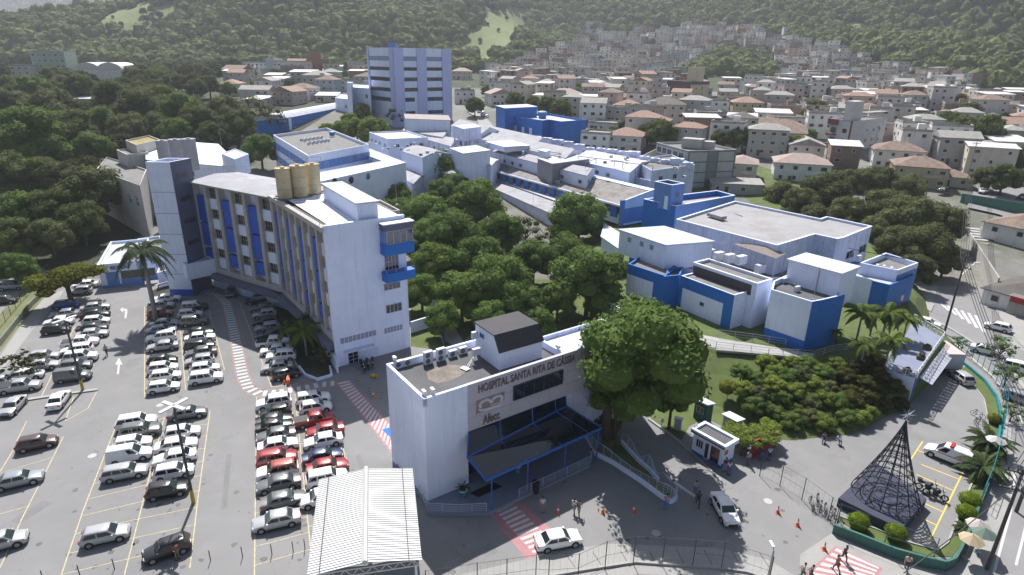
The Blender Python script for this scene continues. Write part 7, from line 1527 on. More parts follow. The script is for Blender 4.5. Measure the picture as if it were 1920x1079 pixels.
wire(T_(u1, 1.5), G(1380, 400, 13), 1.5, 'single pair of wires crossing behind the long hall', 2); wire(T_(u2), Vector((u2[0].x - 5, 24, u2[1] - 1)), .4, 'bundle of black wires leaving the frame at the bottom right', 5); wire(T_(u2, 1.6), G(1700, 1075, 4), .3, 'thin wire dropping from the corner pole to the pavement', 1)
# street stalls by the avenue
for x, y, c, l in ((1868, 826, mat('dull_cloth', (.45, .45, .46)), 'white'), (1835, 985, cm(.42, .38, .36), 'grey'), (1822, 1012, cm(.40, .33, .22), 'tan'), (1845, 1000, cm(.12, .17, .15), 'dull green')):
    p = G(x, y, 2.1); o = thing('market_umbrella', '%s street umbrella outside the blue fence' % l, 'umbrella', (p.x, p.y, 0)); m = MB(); m.tube((p.x, p.y, 2.1), (p.x, p.y, 2.6), 1.0, 8, .05); m.build('canopy', c, o); m = MB(); m.tube((p.x, p.y, 0), (p.x, p.y, 2.7), .03, 6); m.tube((p.x, p.y, 0), (p.x, p.y, .12), .3, 8); m.build('pole', M_gal, o)
gsheet('kiosk_lawn', [(1205, 705), (1215, 700), (1300, 742), (1400, 775), (1445, 818), (1432, 840), (1398, 822), (1368, 806), (1322, 784), (1292, 800), (1278, 826), (1222, 786), (1190, 745)], M_grass, .03)
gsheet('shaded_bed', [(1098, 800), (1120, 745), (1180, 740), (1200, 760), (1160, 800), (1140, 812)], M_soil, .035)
ROOFM = dict(orange=mat('clay_tiles', (.31, .205, .165), .85, .2, .9, wave=(3, 0, .4), stain=(.8, .55, .5, (.24, .17, .14))), brown=mat('weathered_tiles', (.25, .18, .15), .9, .25, .8, wave=(3, 0, .4), stain=(.7, .5, .6, (.12, .10, .09))),
             grey=mat('grey_sheet_roof', (.30, .29, .28), .85, .2, .6), white=mat('white_metal_roof', (.55, .55, .55), .6, .08, .6), slab=mat('concrete_slab_roof', (.36, .34, .32), .9, .2, .5, stain=(.6, .52, .6, (.2, .19, .18))), dark=mat('dark_sheet_roof', (.10, .09, .085), .8, .2, .6), slate=mat('pinkish_tiles', (.34, .265, .24), .85, .12, .8))
WALLC = dict(white=(.74, .73, .72), cream=(.64, .58, .50), grey=(.42, .41, .40), pale=(.58, .56, .55), yellow=(.52, .46, .30), pink=(.54, .42, .39), blue=(.36, .42, .50), green=(.36, .43, .38), brick=(.28, .19, .155))
def wm_(c): k = WALLC[c]; return cm(*k)
HOUSES = []; HB = []; M_win = mat('far_window_dark', (.035, .038, .042), .3, .2, 2)
def house(base, w, d, az, st, roof, wall, label, group=None, detail=2, fh=3.0, extra=None, name='house', cat='house', hip=None, tank=None):
    h = st * fh; base = Vector(base); o = thing(name, label, cat, tuple(base), az, group); HB.append((base.x, base.y, max(w, d) / 2))
    m = MB(); x0, x1, y0, y1 = -w / 2, w / 2, -d / 2, d / 2; pitch = roof in ('orange', 'brown', 'slate') or (roof in ('grey', 'dark') and (hip or 0) != 2)
    rs = random.Random(int(base.x * 31 + base.y)); low = -2.5
    if detail == 0:
        m.box((0, 0, (h + low) / 2), (w, d, h - low))
        for s in range(st):
            for k in range(max(2, int(w / 3))):
                if rs.random() < .8: x = x0 + w * (k + .5) / max(2, int(w / 3)); m.box((x, y0 - .03, s * fh + 1.6), (1.1, .08, 1.0), 0, 1)
            for k in range(max(1, int(d / 4))):
                for sx in (x0 - .03, x1 + .03): y = y0 + d * (k + .5) / max(1, int(d / 4)); m.box((sx, y, s * fh + 1.6), (.08, 1.0, 1.0), 0, 1)
        m.build('wall', [wm_(wall), M_win], o)
    else:
        m.box((0, 0, (h + low) / 2), (w, d, h - low)); m.build('wall', wm_(wall), o)
        for s in range(st):
            n = max(2, int(w / 3.2))
            for k in range(n):
                if rs.random() < .88:
                    x = x0 + w * (k + .5) / n; ww = rs.choice((1.0, 1.3, 1.7)); f = MB(); f.box((x, y0 - .04, s * fh + 1.65), (ww, .1, 1.2)); q = f.build('window', M_white if wall != 'white' else M_gal, o); g = MB(); g.box((x, y0 - .07, s * fh + 1.65), (ww - .2, .08, 1.0)); g.build('pane', M_win, q)
            n = max(1, int(d / 3.8))
            for k in range(n):
                for sx in (x0, x1):
                    if rs.random() < .75: y = y0 + d * (k + .5) / n; sg = -1 if sx < 0 else 1; f = MB(); f.box((sx + sg * .04, y, s * fh + 1.65), (.1, 1.2, 1.1)); q = f.build('window', M_white if wall != 'white' else M_gal, o); g = MB(); g.box((sx + sg * .07, y, s * fh + 1.65), (.08, 1.0, .9)); g.build('pane', M_win, q)
        f = MB(); f.box((x0 + w * .3, y0 - .06, 1.05), (1.0, .12, 2.1)); f.build('door', M_bark, o)
        if rs.random() < .5 and st > 1: f = MB(); f.box((w * .2, y0 - .6, fh), (w * .35, 1.2, .15)); f.box((w * .2, y0 - 1.15, fh + .5), (w * .35, .1, 1.0)); f.build('balcony', wm_(wall), o)
    r = MB(); ov = .45
    if pitch:
        ris = min(w, d) * .2; hp = hip if hip is not None else rs.random() < .6; a = ov
        if w >= d: P_ = [(x0 - a, y0 - a, h), (x1 + a, y0 - a, h), (x1 + a - (d / 2 if hp else 0), 0, h + ris), (x0 - a + (d / 2 if hp else 0), 0, h + ris), (x1 + a, y1 + a, h), (x0 - a, y1 + a, h)]
        else: P_ = [(x1 + a, y0 - a, h), (x1 + a, y1 + a, h), (0, y1 + a - (w / 2 if hp else 0), h + ris), (0, y0 - a + (w / 2 if hp else 0), h + ris), (x0 - a, y1 + a, h), (x0 - a, y0 - a, h)]
        r.add(P_, [(0, 1, 2, 3), (3, 2, 4, 5), (1, 4, 2), (0, 3, 5)]); r.add([(p[0], p[1], p[2] - .14 if i not in (2, 3) else p[2] - .5) for i, p in enumerate(P_)], [(3, 2, 1, 0), (5, 4, 2, 3), (0, 1, 4, 5)])
        for i, j in ((0, 1), (1, 4), (4, 5), (5, 0)): a_, b_ = P_[i], P_[j]; r.add([a_, b_, (b_[0], b_[1], b_[2] - .14), (a_[0], a_[1], a_[2] - .14)], [(0, 1, 2, 3)])
        if not hp: r2 = MB()
    elif roof in ('slab',):
        for (cx, cy, sx, sy) in ((0, y0 + .1, w + .04, .2), (0, y1 - .1, w + .04, .2), (x0 + .1, 0, .2, d), (x1 - .1, 0, .2, d)): r.box((cx, cy, h + .4), (sx, sy, .8))
        r.box((0, 0, h + .06), (w - .3, d - .3, .12))
    else:
        z0_, z1_ = h + .15, h + .15 + d * .08; r.add([(x0 - ov, y0 - ov, z0_), (x1 + ov, y0 - ov, z0_), (x1 + ov, y1 + ov, z1_), (x0 - ov, y1 + ov, z1_), (x0 - ov, y0 - ov, z0_ - .12), (x1 + ov, y0 - ov, z0_ - .12), (x1 + ov, y1 + ov, z1_ - .12), (x0 - ov, y1 + ov, z1_ - .12)], [(0, 1, 2, 3), (7, 6, 5, 4), (0, 1, 5, 4), (1, 2, 6, 5), (2, 3, 7, 6), (3, 0, 4, 7)])
    r.build('roof', ROOFM[roof], o)
    tk_ = tank if tank is not None else (roof == 'slab' and rs.random() < .45)
    if tk_: f = MB(); f.box((w * .2, d * .1, h + 1.2), (2.2, 2.0, 2.3)); f.build('tank_house', wm_(wall), o)
    if extra: extra(o, w, d, h)
    return o
def hpx(px, py, wpx, dm, az, st, roof, wall, label, **kw):
    """px,py: photo point at the middle of the front foot; wpx: width of the front in photo pixels"""
    b = GT(px, py); dp = (np.array(b) - CP) @ FW; w = wpx * dp / FOC / max(.4, abs(math.cos(R(az - 90 * 0)))); 
    return house((b.x, b.y + dm / 2, T(b.x, b.y)), w, dm, az, st, roof, wall, label, **kw)
def vbands(col, n=3, cols=3):
    def f(o, w, d, h):
        m = MB()
        for k in range(n + 1): m.box((0, -d / 2 - .03, h * k / n), (w + .05, .08, .35)); m.box((w / 2 + .03, 0, h * k / n), (.08, d, .35))
        for k in range(cols + 1): m.box((-w / 2 + w * k / cols, -d / 2 - .035, h / 2), (.35, .09, h))
        m.build('painted_band', col, o)
    return f
# larger individual buildings, placed by their roof corners
def roofbox(name, lab, px, base, wm, rm, par=.5, bands=None):
    z0 = GT(*base).z; z = top(base[0], base[1], px[1][1] if base[2:] == () else base[2], z0); return z0, z
b0 = GT(1366, 345); zt = top(1366, 345, 279, b0.z); gt_ = cm(.50, .50, .49); tl = mat('grey_teal_trim', (.16, .22, .24), .8)
o, pl, _ = building('grey_flats', 'three storey grey flats with teal grey bands and a rooftop tank house', 'apartment block', [Vector(p) for p in rectp((1231, 267), (1291, 283), (1374, 279), zt)], zt, b0.z - 3, gt_, M_flat2, .7)
p = rectp((1231, 267), (1291, 283), (1374, 279), zt); La, Lb = (p[1] - p[0]).length, (p[2] - p[1]).length; q = MB(); fh_ = 3.0
for k in range(4): z = zt - .2 - k * fh_; facebox(q, p[1], p[2], p[0], -.03, Lb + .03, z - .35, z, 0, .08); facebox(q, p[0], p[1], p[2], 0, La, z - .35, z, 0, .08)
for s in (0, .40, .60, .96): facebox(q, p[1], p[2], p[0], Lb * s, Lb * s + .5, b0.z - 2, zt, 0, .09)
q.build('painted_band', tl, o); q = MB(); facebox(q, p[1], p[2], p[0], Lb * .42, Lb * .60, b0.z - 2, zt - .6, 0, .05); q.build('stair_shaft', cm(.25, .25, .25), o)
for k in range(3):
    for s in (.05, .22, .38, .56, .74): window(o, p[0], p[1], p[2], La * s, La * (s + .13), zt - 2.7 - k * fh_, zt - 1.1 - k * fh_, 2, 1)
ct = sum(p, Vector((0, 0, 0))) / 4; q = MB(); q.box((ct.x - 1, ct.y - 1, zt + .9), (6, 4, 2.8), 30); q.build('tank_house', cm(.42, .41, .40), o); q = MB(); q.box((ct.x + 3, ct.y - 2, zt + .6), (4, 3.4, 2.2), 30); q.build('tank_house', cm(.42, .41, .40), o); HB.append((ct.x, ct.y, 14))
b0 = GT(1590, 287); zt = top(1590, 287, 227, b0.z); lw_ = cm(.55, .55, .57); pp = rectp((1558, 222), (1600, 227.5), (1664, 222), zt)
o, pl, _ = building('white_apartments', 'white apartment block with red trim, balconies and a square stair tower', 'apartment block', [Vector(v) for v in pp], zt, b0.z - 3, lw_, M_flat2, .6); La, Lb = (pp[1] - pp[0]).length, (pp[2] - pp[1]).length; rt = mat('maroon_trim', (.19, .07, .065), .8)
q = MB(); facebox(q, pp[0], pp[1], pp[2], La - .9, La, b0.z - 2, zt, 0, .1); facebox(q, pp[0], pp[1], pp[2], 0, La * .38, zt - 2.0, zt, 0, 1.2)
for k in range(4): facebox(q, pp[0], pp[1], pp[2], 0, La * .38, zt - 5.6 - k * 3.5, zt - 5.2 - k * 3.5, 0, 1.3)
q.build('maroon_trim', rt, o)
for k in range(4):
    z = zt - 4.4 - k * 3.5; window(o, pp[0], pp[1], pp[2], La * .62, La * .80, z, z + 1.4, 2, 1, rt, M_glass, .1); window(o, pp[0], pp[1], pp[2], La * .1, La * .34, z - .6, z + 1.5, 3, 1)
    for s in (.42, .62, .8): window(o, pp[1], pp[2], pp[0], Lb * s, Lb * s + 1.3, z, z + 1.2, 1, 1)
st_ = [lerp(pp[1], pp[2], .0), lerp(pp[1], pp[2], .28)]; nb_ = (pp[0] - pp[1]).normalized() * 4; q = MB(); q.prism(ccw([st_[0] + nb_ * .3, st_[1] + nb_ * .3, st_[1] + nb_ * 1.3, st_[0] + nb_ * 1.3]), zt - .5, zt + 6.5); q.build('stair_tower', lw_, o); HB.append((pp[1].x, pp[1].y, 14)); q = MB(); a = lerp(pp[1], pp[2], .35); q.prism(ccw([a, pp[2], pp[2] + nb_, a + nb_]), zt + 2.3, zt + 2.5, bot=True); q.build('pergola_roof', ROOFM['grey'], o)
b0 = GT(1296, 196); zt = top(1296, 196, 153.5, b0.z); pp = rectp((1253, 151), (1296, 153.5), (1330.5, 153), zt); cr_ = cm(.56, .50, .38)
o, pl, _ = building('brown_cream_block', 'tall cream and dark brown apartment block with a cream water tower', 'apartment block', [Vector(v) for v in pp], zt, b0.z - 3, cr_, M_flat2, .6); La, Lb = (pp[1] - pp[0]).length, (pp[2] - pp[1]).length; q = MB(); facebox(q, pp[0], pp[1], pp[2], 0, La, b0.z - 2, zt, 0, .12); facebox(q, pp[1], pp[2], pp[0], 0, Lb, zt - 1.6, zt + .1, 0, .14); q.build('brown_face', mat('brown_paint', (.13, .085, .085), .8), o)
q = MB(); c_ = lerp(pp[1], pp[2], .4) + (pp[0] - pp[1]).normalized() * 3; q.box((c_.x, c_.y, zt + 3.6), (8.5, 7, 7.2), 15); q.build('water_tower', cr_, o)
for k in range(4):
    for s in (.08, .34, .62): window(o, pp[0], pp[1], pp[2], La * s, La * (s + .2), zt - 4.6 - k * 3.6, zt - 2.8 - k * 3.6, 2, 1, M_frame, M_glass, .2)
    window(o, pp[1], pp[2], pp[0], Lb * .6, Lb * .66, zt - 4.4 - k * 3.6, zt - 2.4 - k * 3.6, 1, 1); window(o, pp[1], pp[2], pp[0], Lb * .28, Lb * .33, zt - 4.4 - k * 3.6, zt - 3.2 - k * 3.6, 1, 1)
HB.append((pp[1].x, pp[1].y, 20))
for a in ((1398, 345, 52, 11, 20, 2, 'slate', 'cream', 'cream house with a pinkish tile roof right of the grey flats'), (1512, 345, 92, 12, 18, 2, 'slate', 'white', 'wide cream white house with a broad pinkish roof above the dark street trees'), (1695, 318, 78, 12, 22, 2, 'brown', 'white', 'white house with arched porches and a weathered tile roof'),
          (1740, 352, 80, 13, 24, 2, 'brown', 'yellow', 'yellow house with a weathered brown tile roof and open upper porch'), (1800, 352, 48, 9, 24, 1, 'brown', 'cream', 'small cream house beside the green hedge at the side street'), (1862, 312, 52, 10, 20, 2, 'grey', 'brick', 'brick house with a patchwork sheet roof at the right'),
          (1905, 300, 60, 14, 15, 2, 'white', 'pale', 'long building with bright white metal roof at the right edge'), (1895, 262, 60, 12, 20, 2, 'orange', 'cream', 'cream house with orange tiles at the right edge'), (1178, 288, 62, 12, 20, 2, 'orange', 'pale', 'pale house with a dull orange roof right of the royal blue building'),
          (1125, 285, 50, 10, 25, 2, 'slab', 'white', 'plain white flat roofed house just behind the royal blue building'), (1395, 268, 48, 10, 12, 3, 'dark', 'grey', 'grey three storey house with a dark side wall'), (1330, 258, 45, 12, 10, 3, 'slab', 'grey', 'grey three storey office block with rows of windows'),
          (1250, 238, 72, 14, 12, 3, 'dark', 'cream', 'cream house with a dark gable roof and long balcony'), (1180, 225, 50, 12, 14, 2, 'orange', 'white', 'white house with a faded orange hip roof in mid town'), (1480, 268, 56, 12, 22, 2, 'brown', 'white', 'white house with a tiled gable left of the white apartments'),
          (1435, 262, 46, 10, 22, 2, 'brown', 'pale', 'pale house with brown tiles behind the small round trees'), (1455, 240, 60, 12, 15, 2, 'white', 'pale', 'pale house with a bright tin roof behind brown tiled ones'), (1115, 235, 44, 10, 12, 3, 'grey', 'white', 'white three storey house with a grey gable near the dark trees'),
          (1060, 200, 62, 13, 8, 2, 'slate', 'cream', 'long cream house with a hip roof above the royal blue building'), (1005, 183, 50, 12, 8, 1, 'slate', 'pale', 'low pale house with a hipped roof beyond the trees'), (935, 200, 42, 12, -18, 2, 'slate', 'pale', 'pale house with twin sloping roofs right of the tall tower'),
          (865, 150, 38, 12, -4, 2, 'slate', 'cream', 'cream two storey house directly right of the tall tower'), (870, 195, 38, 12, -4, 2, 'slab', 'pale', 'low pale house at the foot of the tall tower'), (1640, 232, 50, 14, 20, 2, 'brown', 'pale', 'pale house with mottled tiles right of the white apartments'),
          (1700, 220, 50, 12, 15, 2, 'slab', 'white', 'white flat roofed hall with a ramp like side right of mid town'), (1760, 198, 48, 12, 12, 3, 'white', 'white', 'white stepped building with tin roofs below the right hill'), (1810, 190, 60, 20, 12, 2, 'white', 'white', 'long white roofed shed below the right hill'),
          (1540, 215, 56, 11, 14, 2, 'slab', 'pale', 'pale flat roofed house behind the white apartments'), (1345, 215, 46, 12, 10, 2, 'slab', 'white', 'white plain walled house right of the brown and cream block'), (1405, 218, 54, 12, 10, 2, 'orange', 'yellow', 'yellowish house with orange tiles in mid town')):
    hpx(*a[:8], a[8], detail=1)
# houses at the right edge by the avenue
for (x, y, w, d, az, st, rf, wl_, lab) in ((1893, 470, 15, 10, 150, 2, 'brown', 'white', 'white house with long glazed windows and a brown roof by the stairs'), (1925, 590, 13, 12, 150, 1, 'dark', 'white', 'white walled building with dark pergola slats beside the avenue')):
    b = G(x, y); house((b.x + 4, b.y + 3, 0), w, d, az, st, rf, wl_, lab, detail=1)
p = G(1912, 592); o = thing('shop_front', 'small shop with a dark red sign board at the right edge', 'shop', tuple(p)); m = MB(); m.box((p.x + 1, p.y, 1.6), (4.4, 4, 3.2), 60); m.build('wall', cm(.3, .29, .28), o); m = MB(); m.box((p.x - .9, p.y - 1.2, 2.9), (4.2, .3, 1.0), 60); m.build('sign_board', M_red, o); m = MB(); m.box((p.x + 1, p.y, 3.3), (5, 4.6, .15), 60); m.build('roof', M_flat2, o)
for (a_, b_, h, lab) in (((1800, 380), (1922, 408), 2.6, 'long dark green wall by the junction car park'), ((1815, 455), (1862, 560), 2.2, 'pale retaining wall along the stairs of the side street'), ((1240, 288), (1195, 330), 2.5, 'pale sloping lane wall left of the grey flats')):
    p, q = GT(*a_), GT(*b_); o = thing('street_wall', lab, 'wall', tuple(p)); n = Vector(((q - p).y, -(q - p).x, 0)).normalized() * .12; m = MB(); m.prism(ccw([p - n, q - n, q + n, p + n]), [min(p.z, q.z) - 2] * 4, max(p.z, q.z) + h); m.build('wall', M_dgreen if 'green' in lab else M_hw2 if 0 else cm(.40, .39, .37), o)
o = house(tuple(GT(1385, 366) + Vector((0, 4, 0))), 14, 7, 10, 1, 'grey', 'grey', 'low carport with a flat pale roof in front of the grey flats', detail=1, hip=2)
a, b = G(1822, 448), G(1858, 505); o = thing('outdoor_stairs', 'pale concrete stairs between walls by the white house', 'stairs', tuple(b)); d_ = (a - b).normalized(); n_ = Vector((-d_.y, d_.x, 0)); k_ = 14; L_ = (a - b).length
for i in range(k_): q = MB(); p0 = b + d_ * L_ * i / k_; p1 = b + d_ * L_ * (i + 1) / k_; q.prism(ccw([p0 - n_ * 1.6, p1 - n_ * 1.6, p1 + n_ * 1.6, p0 + n_ * 1.6]), 0, .2 * (i + 1)); q.build('step', M_conc, o)
def asheet(name, px, m, dz=.12):
    pts = [GT(x, y) for x, y in px]; mb = MB(); mb.add([(p.x, p.y, p.z + dz) for p in pts], [tuple(range(len(pts)))]); return setting(mb.build(name, m))
asheet('junction_yard', [(1812, 392), (1830, 350), (1925, 335), (1990, 380), (1960, 440), (1870, 405)], M_asph2, .5)
for a in ((1842, 367, 'hatch', 'white', 235, 'white hatchback on the junction yard behind the big street trees'), (1898, 352, 'suv', 'white', 245, 'white tall car at the far kerb of the junction yard'), (1916, 378, 'sedan', 'black', 240, 'black sedan at the right edge of the junction yard'), (1440, 294, 'hatch', 'white', 80, 'small white car beside the cream house carport'), (902, 213, 'hatch', 'white', 120, 'white car on the lane right of the tall tower, upper one'), (909, 220, 'hatch', 'white', 120, 'white car on the lane right of the tall tower, lower one'), (1768, 365, 'sedan', 'black', 250, 'dark car half hidden by the big street trees')):
    x, y, k, c, az, lab = a; p = GT(x, y); kk = (k, c, None)
    if kk not in CP_: CP_[kk] = carproto(k, c)
    CP_[kk].put((p.x, p.y, p.z + (.75 if y > 340 else .3)), az - 90, lab, 'car')
asheet('town_lane', [(903, 250), (925, 238), (905, 215), (880, 204), (872, 208), (893, 222)], M_side, .35)
# left background buildings
def leftb():
    b = GT(95, 150); dp = (np.array(b) - CP) @ FW; k = dp / FOC
    o = house((b.x, b.y + 8, b.z), 58 * k, 15, -8, 5, 'slab', 'green', 'pale green five storey block with a white penthouse behind the left trees', detail=1, fh=3.4, tank=True, name='green_block', cat='apartment block')
    b = GT(35, 152); house((b.x, b.y + 8, b.z), 34 * k, 12, -8, 3, 'slab', 'pale', 'low pale block at the far left beside the green one', detail=1)
    for (x, lab) in ((225, 'arched white roofed hangar among the left trees, right one of two'), (185, 'arched white roofed hangar among the left trees, left one of two')):
        b = GT(x, 148); o = thing('hangar', lab, 'hangar', (b.x, b.y, b.z), -10); w_ = 42 * k; m = MB(); m.box((0, 0, 2), (w_, 26, 8)); m.build('wall', wm_('white'), o); m = MB(); n_ = 10; pv = None
        for i in range(n_ + 1):
            a = math.pi * i / n_; c = (-w_ / 2 * 1.03 * math.cos(a), 6 + 4.5 * math.sin(a))
            if pv: m.add([(pv[0], -13.5, pv[1]), (c[0], -13.5, c[1]), (c[0], 13.5, c[1]), (pv[0], 13.5, pv[1])], [(0, 1, 2, 3)]); m.add([(pv[0], -13.4, 6), (c[0], -13.4, 6), (c[0], -13.4, c[1]), (pv[0], -13.4, pv[1])], [(0, 1, 2, 3)])
            pv = c
        m.build('roof', ROOFM['white'], o)
    b = GT(548, 146); dp = (np.array(b) - CP) @ FW; k = dp / FOC; o = house((b.x, b.y + 8, b.z), 84 * k, 16, 6, 3, 'slab', 'pale', 'long three storey school like block with rows of windows at the foot of the hill', detail=1, fh=3.6, tank=False, name='long_block', cat='school')
    m = MB(); m.box((40 * k, 0, 8), (14 * k, 12, 20)); m.build('red_stair_tower', mat('brick_red_tower', (.30, .12, .11), .8), o)
    m = MB(); m.box((-38 * k, -1, 6), (16 * k, 15, 14)); m.build('blue_end_block', cm(.42, .48, .55), o)
    b = GT(172, 208); dp = (np.array(b) - CP) @ FW; k = dp / FOC; house((b.x, b.y + 5, b.z), 62 * k, 10, -6, 1, 'white', 'green', 'long low green walled building with a pale sheet roof between the left trees', detail=1, fh=5)
    b = GT(932, 132); dp = (np.array(b) - CP) @ FW; k = dp / FOC; house((b.x, b.y + 6, b.z), 46 * k, 12, 0, 4, 'slab', 'white', 'white hillside apartment block with a tall tank tower', detail=1, fh=3.2, tank=False, extra=lambda o, w, d, h: MB().box((-w * .2, 0, h + 2.5), (w * .28, 6, 6)).build('tank_tower', wm_('white'), o))
leftb()
def free(x, y, r): return all((x - a) ** 2 + (y - b) ** 2 > (r + c) ** 2 for a, b, c in HB)
random.seed(21)
GREEN = [[(1290, 175), (1260, 150), (1330, 110), (1400, 95), (1450, 125), (1455, 160), (1400, 185), (1330, 190)]]
GREENw = [[GT(x, y) for x, y in g] for g in GREEN]
FAV = [(1040, 95), (1090, 55), (1180, 65), (1260, 52), (1400, 55), (1480, 75), (1560, 100), (1620, 118), (1700, 135), (1760, 150), (1840, 170), (1790, 215), (1600, 215), (1400, 215), (1200, 200), (1000, 195), (900, 160), (950, 125)]
MID = [(860, 180), (1000, 180), (1250, 200), (1500, 200), (1920, 190), (1990, 330), (1800, 330), (1640, 300), (1560, 330), (1400, 290), (1180, 300), (1110, 230), (930, 190)]
LFT = [(425, 160), (470, 140), (690, 138), (690, 185), (640, 190), (500, 205), (430, 195)]
cols = ['white', 'cream', 'grey', 'pale', 'pale', 'pink', 'brick', 'grey', 'white', 'cream', 'pale', 'brick', 'grey', 'blue']; rfs = ['orange', 'brown', 'slab', 'slab', 'grey', 'white', 'slab', 'slab', 'grey', 'slab', 'white']
CW = dict(white='white', cream='cream', grey='grey', pale='pale grey', yellow='yellowish', pink='dull pink', blue='bluish', green='greenish', brick='bare brick'); RW = dict(orange='orange tiled', brown='brown tiled', slab='flat concrete', grey='grey sheet', white='white tin', slate='pinkish tiled', dark='dark sheet')
NUM = ['', 'one', 'two', 'three', 'four', 'five']
def scatter(poly, n, r, zone, detail, wr, smax, azr):
    cnt = 0; xs = [p[0] for p in poly]; ys = [p[1] for p in poly]; L = []
    for t in range(n * 30):
        if cnt >= n: break
        x, y = random.uniform(min(xs), max(xs)), random.uniform(min(ys), max(ys))
        if not inpoly(x, y, poly): continue
        b = GT(x, y)
        if b is None or any(inpoly(b.x, b.y, g) for g in GREENw) or not free(b.x, b.y, r): continue
        if b.y < 235 and abs(b.x) < 60: continue
        w, d = random.uniform(*wr), random.uniform(wr[0], wr[1] * .9); st = random.choice((1, 2, 2, 3, 3, 4)[:smax * 2 + 1]); rf, c = random.choice(rfs), random.choice(cols); HB.append((b.x, b.y, r)); L.append((b, w, d, random.uniform(*azr), st, rf, c)); cnt += 1
    return L
mid_list = scatter(MID, 95, 6.0, 'mid', 1, (8, 13), 2, (5, 30)); left_list = scatter(LFT, 38, 7.0, 'left', 1, (9, 15), 2, (-15, 15)); fav_list = scatter(FAV, 950, 3.1, 'fav', 0, (6.5, 10.5), 3, (-25, 35))
for b, w, d, az, st, rf, c in mid_list: house((b.x, b.y, b.z), w, d, az, st, rf, c, '%s %s storey house, %s roof, mid town' % (CW[c], NUM[st], RW[rf]), 'houses of the mid town', 1)
for b, w, d, az, st, rf, c in left_list: house((b.x, b.y, b.z), w, d, az, st, rf, c, '%s %s storey house, %s roof, left town' % (CW[c], NUM[st], RW[rf]), 'houses left of the tall tower', 1)
fav_list.sort(key=lambda h: h[0].y)
for b, w, d, az, st, rf, c in fav_list[:130]: house((b.x, b.y, b.z), w, d, az, st, rf, c, '%s %s storey house, %s roof, lower hillside' % (CW[c], NUM[st], RW[rf]), 'houses on the lower hillside', 0)
rest = fav_list[130:]
if rest:
    names = list(WALLC); mats_ = [wm_(c) for c in names] + [ROOFM[k] for k in ROOFM] + [M_win]; rk = list(ROOFM); m = MB(); wi = len(mats_) - 1
    for b, w, d, az, st, rf, c in rest:
        h = st * 2.9; m.box((b.x, b.y, b.z + h / 2 - 1), (w, d, h + 2), az, names.index(c)); m.box((b.x, b.y, b.z + h + .12), (w + .5, d + .5, .24), az, len(names) + rk.index(rf), tilt=random.uniform(-.06, .06)); a = R(-az)
        for s in range(st):
            for k in range(2):
                u = w * (-.25 + .5 * k); m.box((b.x + u * math.cos(a) + (d / 2 + .04) * math.sin(a), b.y + u * math.sin(a) - (d / 2 + .04) * math.cos(a), b.z + s * 2.9 + 1.6), (1.1, .1, 1.0), az, wi)
    setting(m.build('hillside_houses', mats_), 'stuff', 'mass of small pale houses climbing the upper hillside', 'houses')
def trees(L, lab, kind, col, gr=1.08, **kw):
    for i, t in enumerate(L): tree(t[0], t[1], t[2] * gr, t[3] if len(t) > 3 else lab, kind, ('broad', 'dark', 'grey', 'dark')[i % 4] if col == 'mix' else col, **kw)
trees([(825, 316, 46), (853, 350, 34), (800, 400, 50), (893, 372, 52), (760, 395, 34), (850, 432, 52), (900, 480, 52), (818, 490, 44), (935, 520, 60), (865, 545, 48), (970, 560, 46), (1085, 402, 54), (1103, 512, 68), (1045, 560, 36), (700, 350, 36), (742, 368, 32), (1148, 500, 36), (830, 590, 34), (775, 455, 36), (1000, 480, 44), (830, 360, 34), (940, 430, 44), (790, 540, 36), (920, 590, 36), (1010, 600, 30), (1060, 470, 40), (860, 310, 26), (800, 440, 40), (1130, 560, 34), (715, 395, 30)],
      'dense round green tree in the central hospital garden', 'round', 'broad', zg=0, gr=1.2, group='trees of the central garden')
trees([(985, 425, 36, 'lighter feathery tree in the middle of the central garden'), (1035, 440, 26, 'small feathery tree left of the big tree before the pavilion')], '', 'loose', 'grey', zg=0)
bt = tree(1213, 672, 124, 'huge dense round tree over the driveway in front of the clinic', 'round', 'broad', zg=0, sz=1.12, q=0, hc=11.6, sx=1.13); nb = G(1136, 822); dv = nb - bt.location; bt.location = nb; bt.children[0].location.x -= dv.x; bt.children[0].location.y -= dv.y; bt.children[1].rotation_euler.x = 0; bt.children[1].scale.x *= 1.4; bt.children[1].scale.y *= 1.4
tree(1160, 728, 70, 'smaller round tree tucked under the huge one against the lettered facade', 'round', 'broad', zg=0, q=0, hc=6.6, sz=1.0); tree(1262, 738, 52, 'low full tree under the right side of the huge one', 'round', 'broad', zg=0, q=0, hc=4.6)
tree(120, 505, 78, 'wide yellow flowering tree at the head of the left rows', 'wide', 'yellow', zg=0, q=0, sz=1.0, hc=6.2); tree(40, 678, 46, 'sparse spreading tree over the cars at the left edge', 'loose', 'olive', zg=0, q=2, sz=.6)
trees([(43, 248, 78, 'largest bright tree at the left edge'), (10, 320, 50), (96, 205, 58), (132, 235, 48), (173, 275, 40), (84, 325, 44), (170, 352, 64), (110, 385, 52), (45, 390, 50), (15, 440, 50), (90, 440, 44), (150, 410, 46), (30, 500, 36), (215, 180, 46), (262, 195, 50), (300, 190, 46), (342, 205, 46), (375, 225, 42), (417, 208, 42), (445, 230, 38), (330, 245, 36), (290, 235, 36), (238, 240, 40), (400, 250, 34), (60, 165, 34), (150, 160, 32), (8, 190, 36), (298, 150, 26), (190, 225, 36)],
      'dense tree of the dark grove on the left', 'round', 'mix', group='trees of the left grove')
trees([(150, 330, 50, 'dull olive tree between the grove and the cream building'), (225, 270, 30, 'dull olive tree left of the cream blocks')], '', 'round', 'olive')
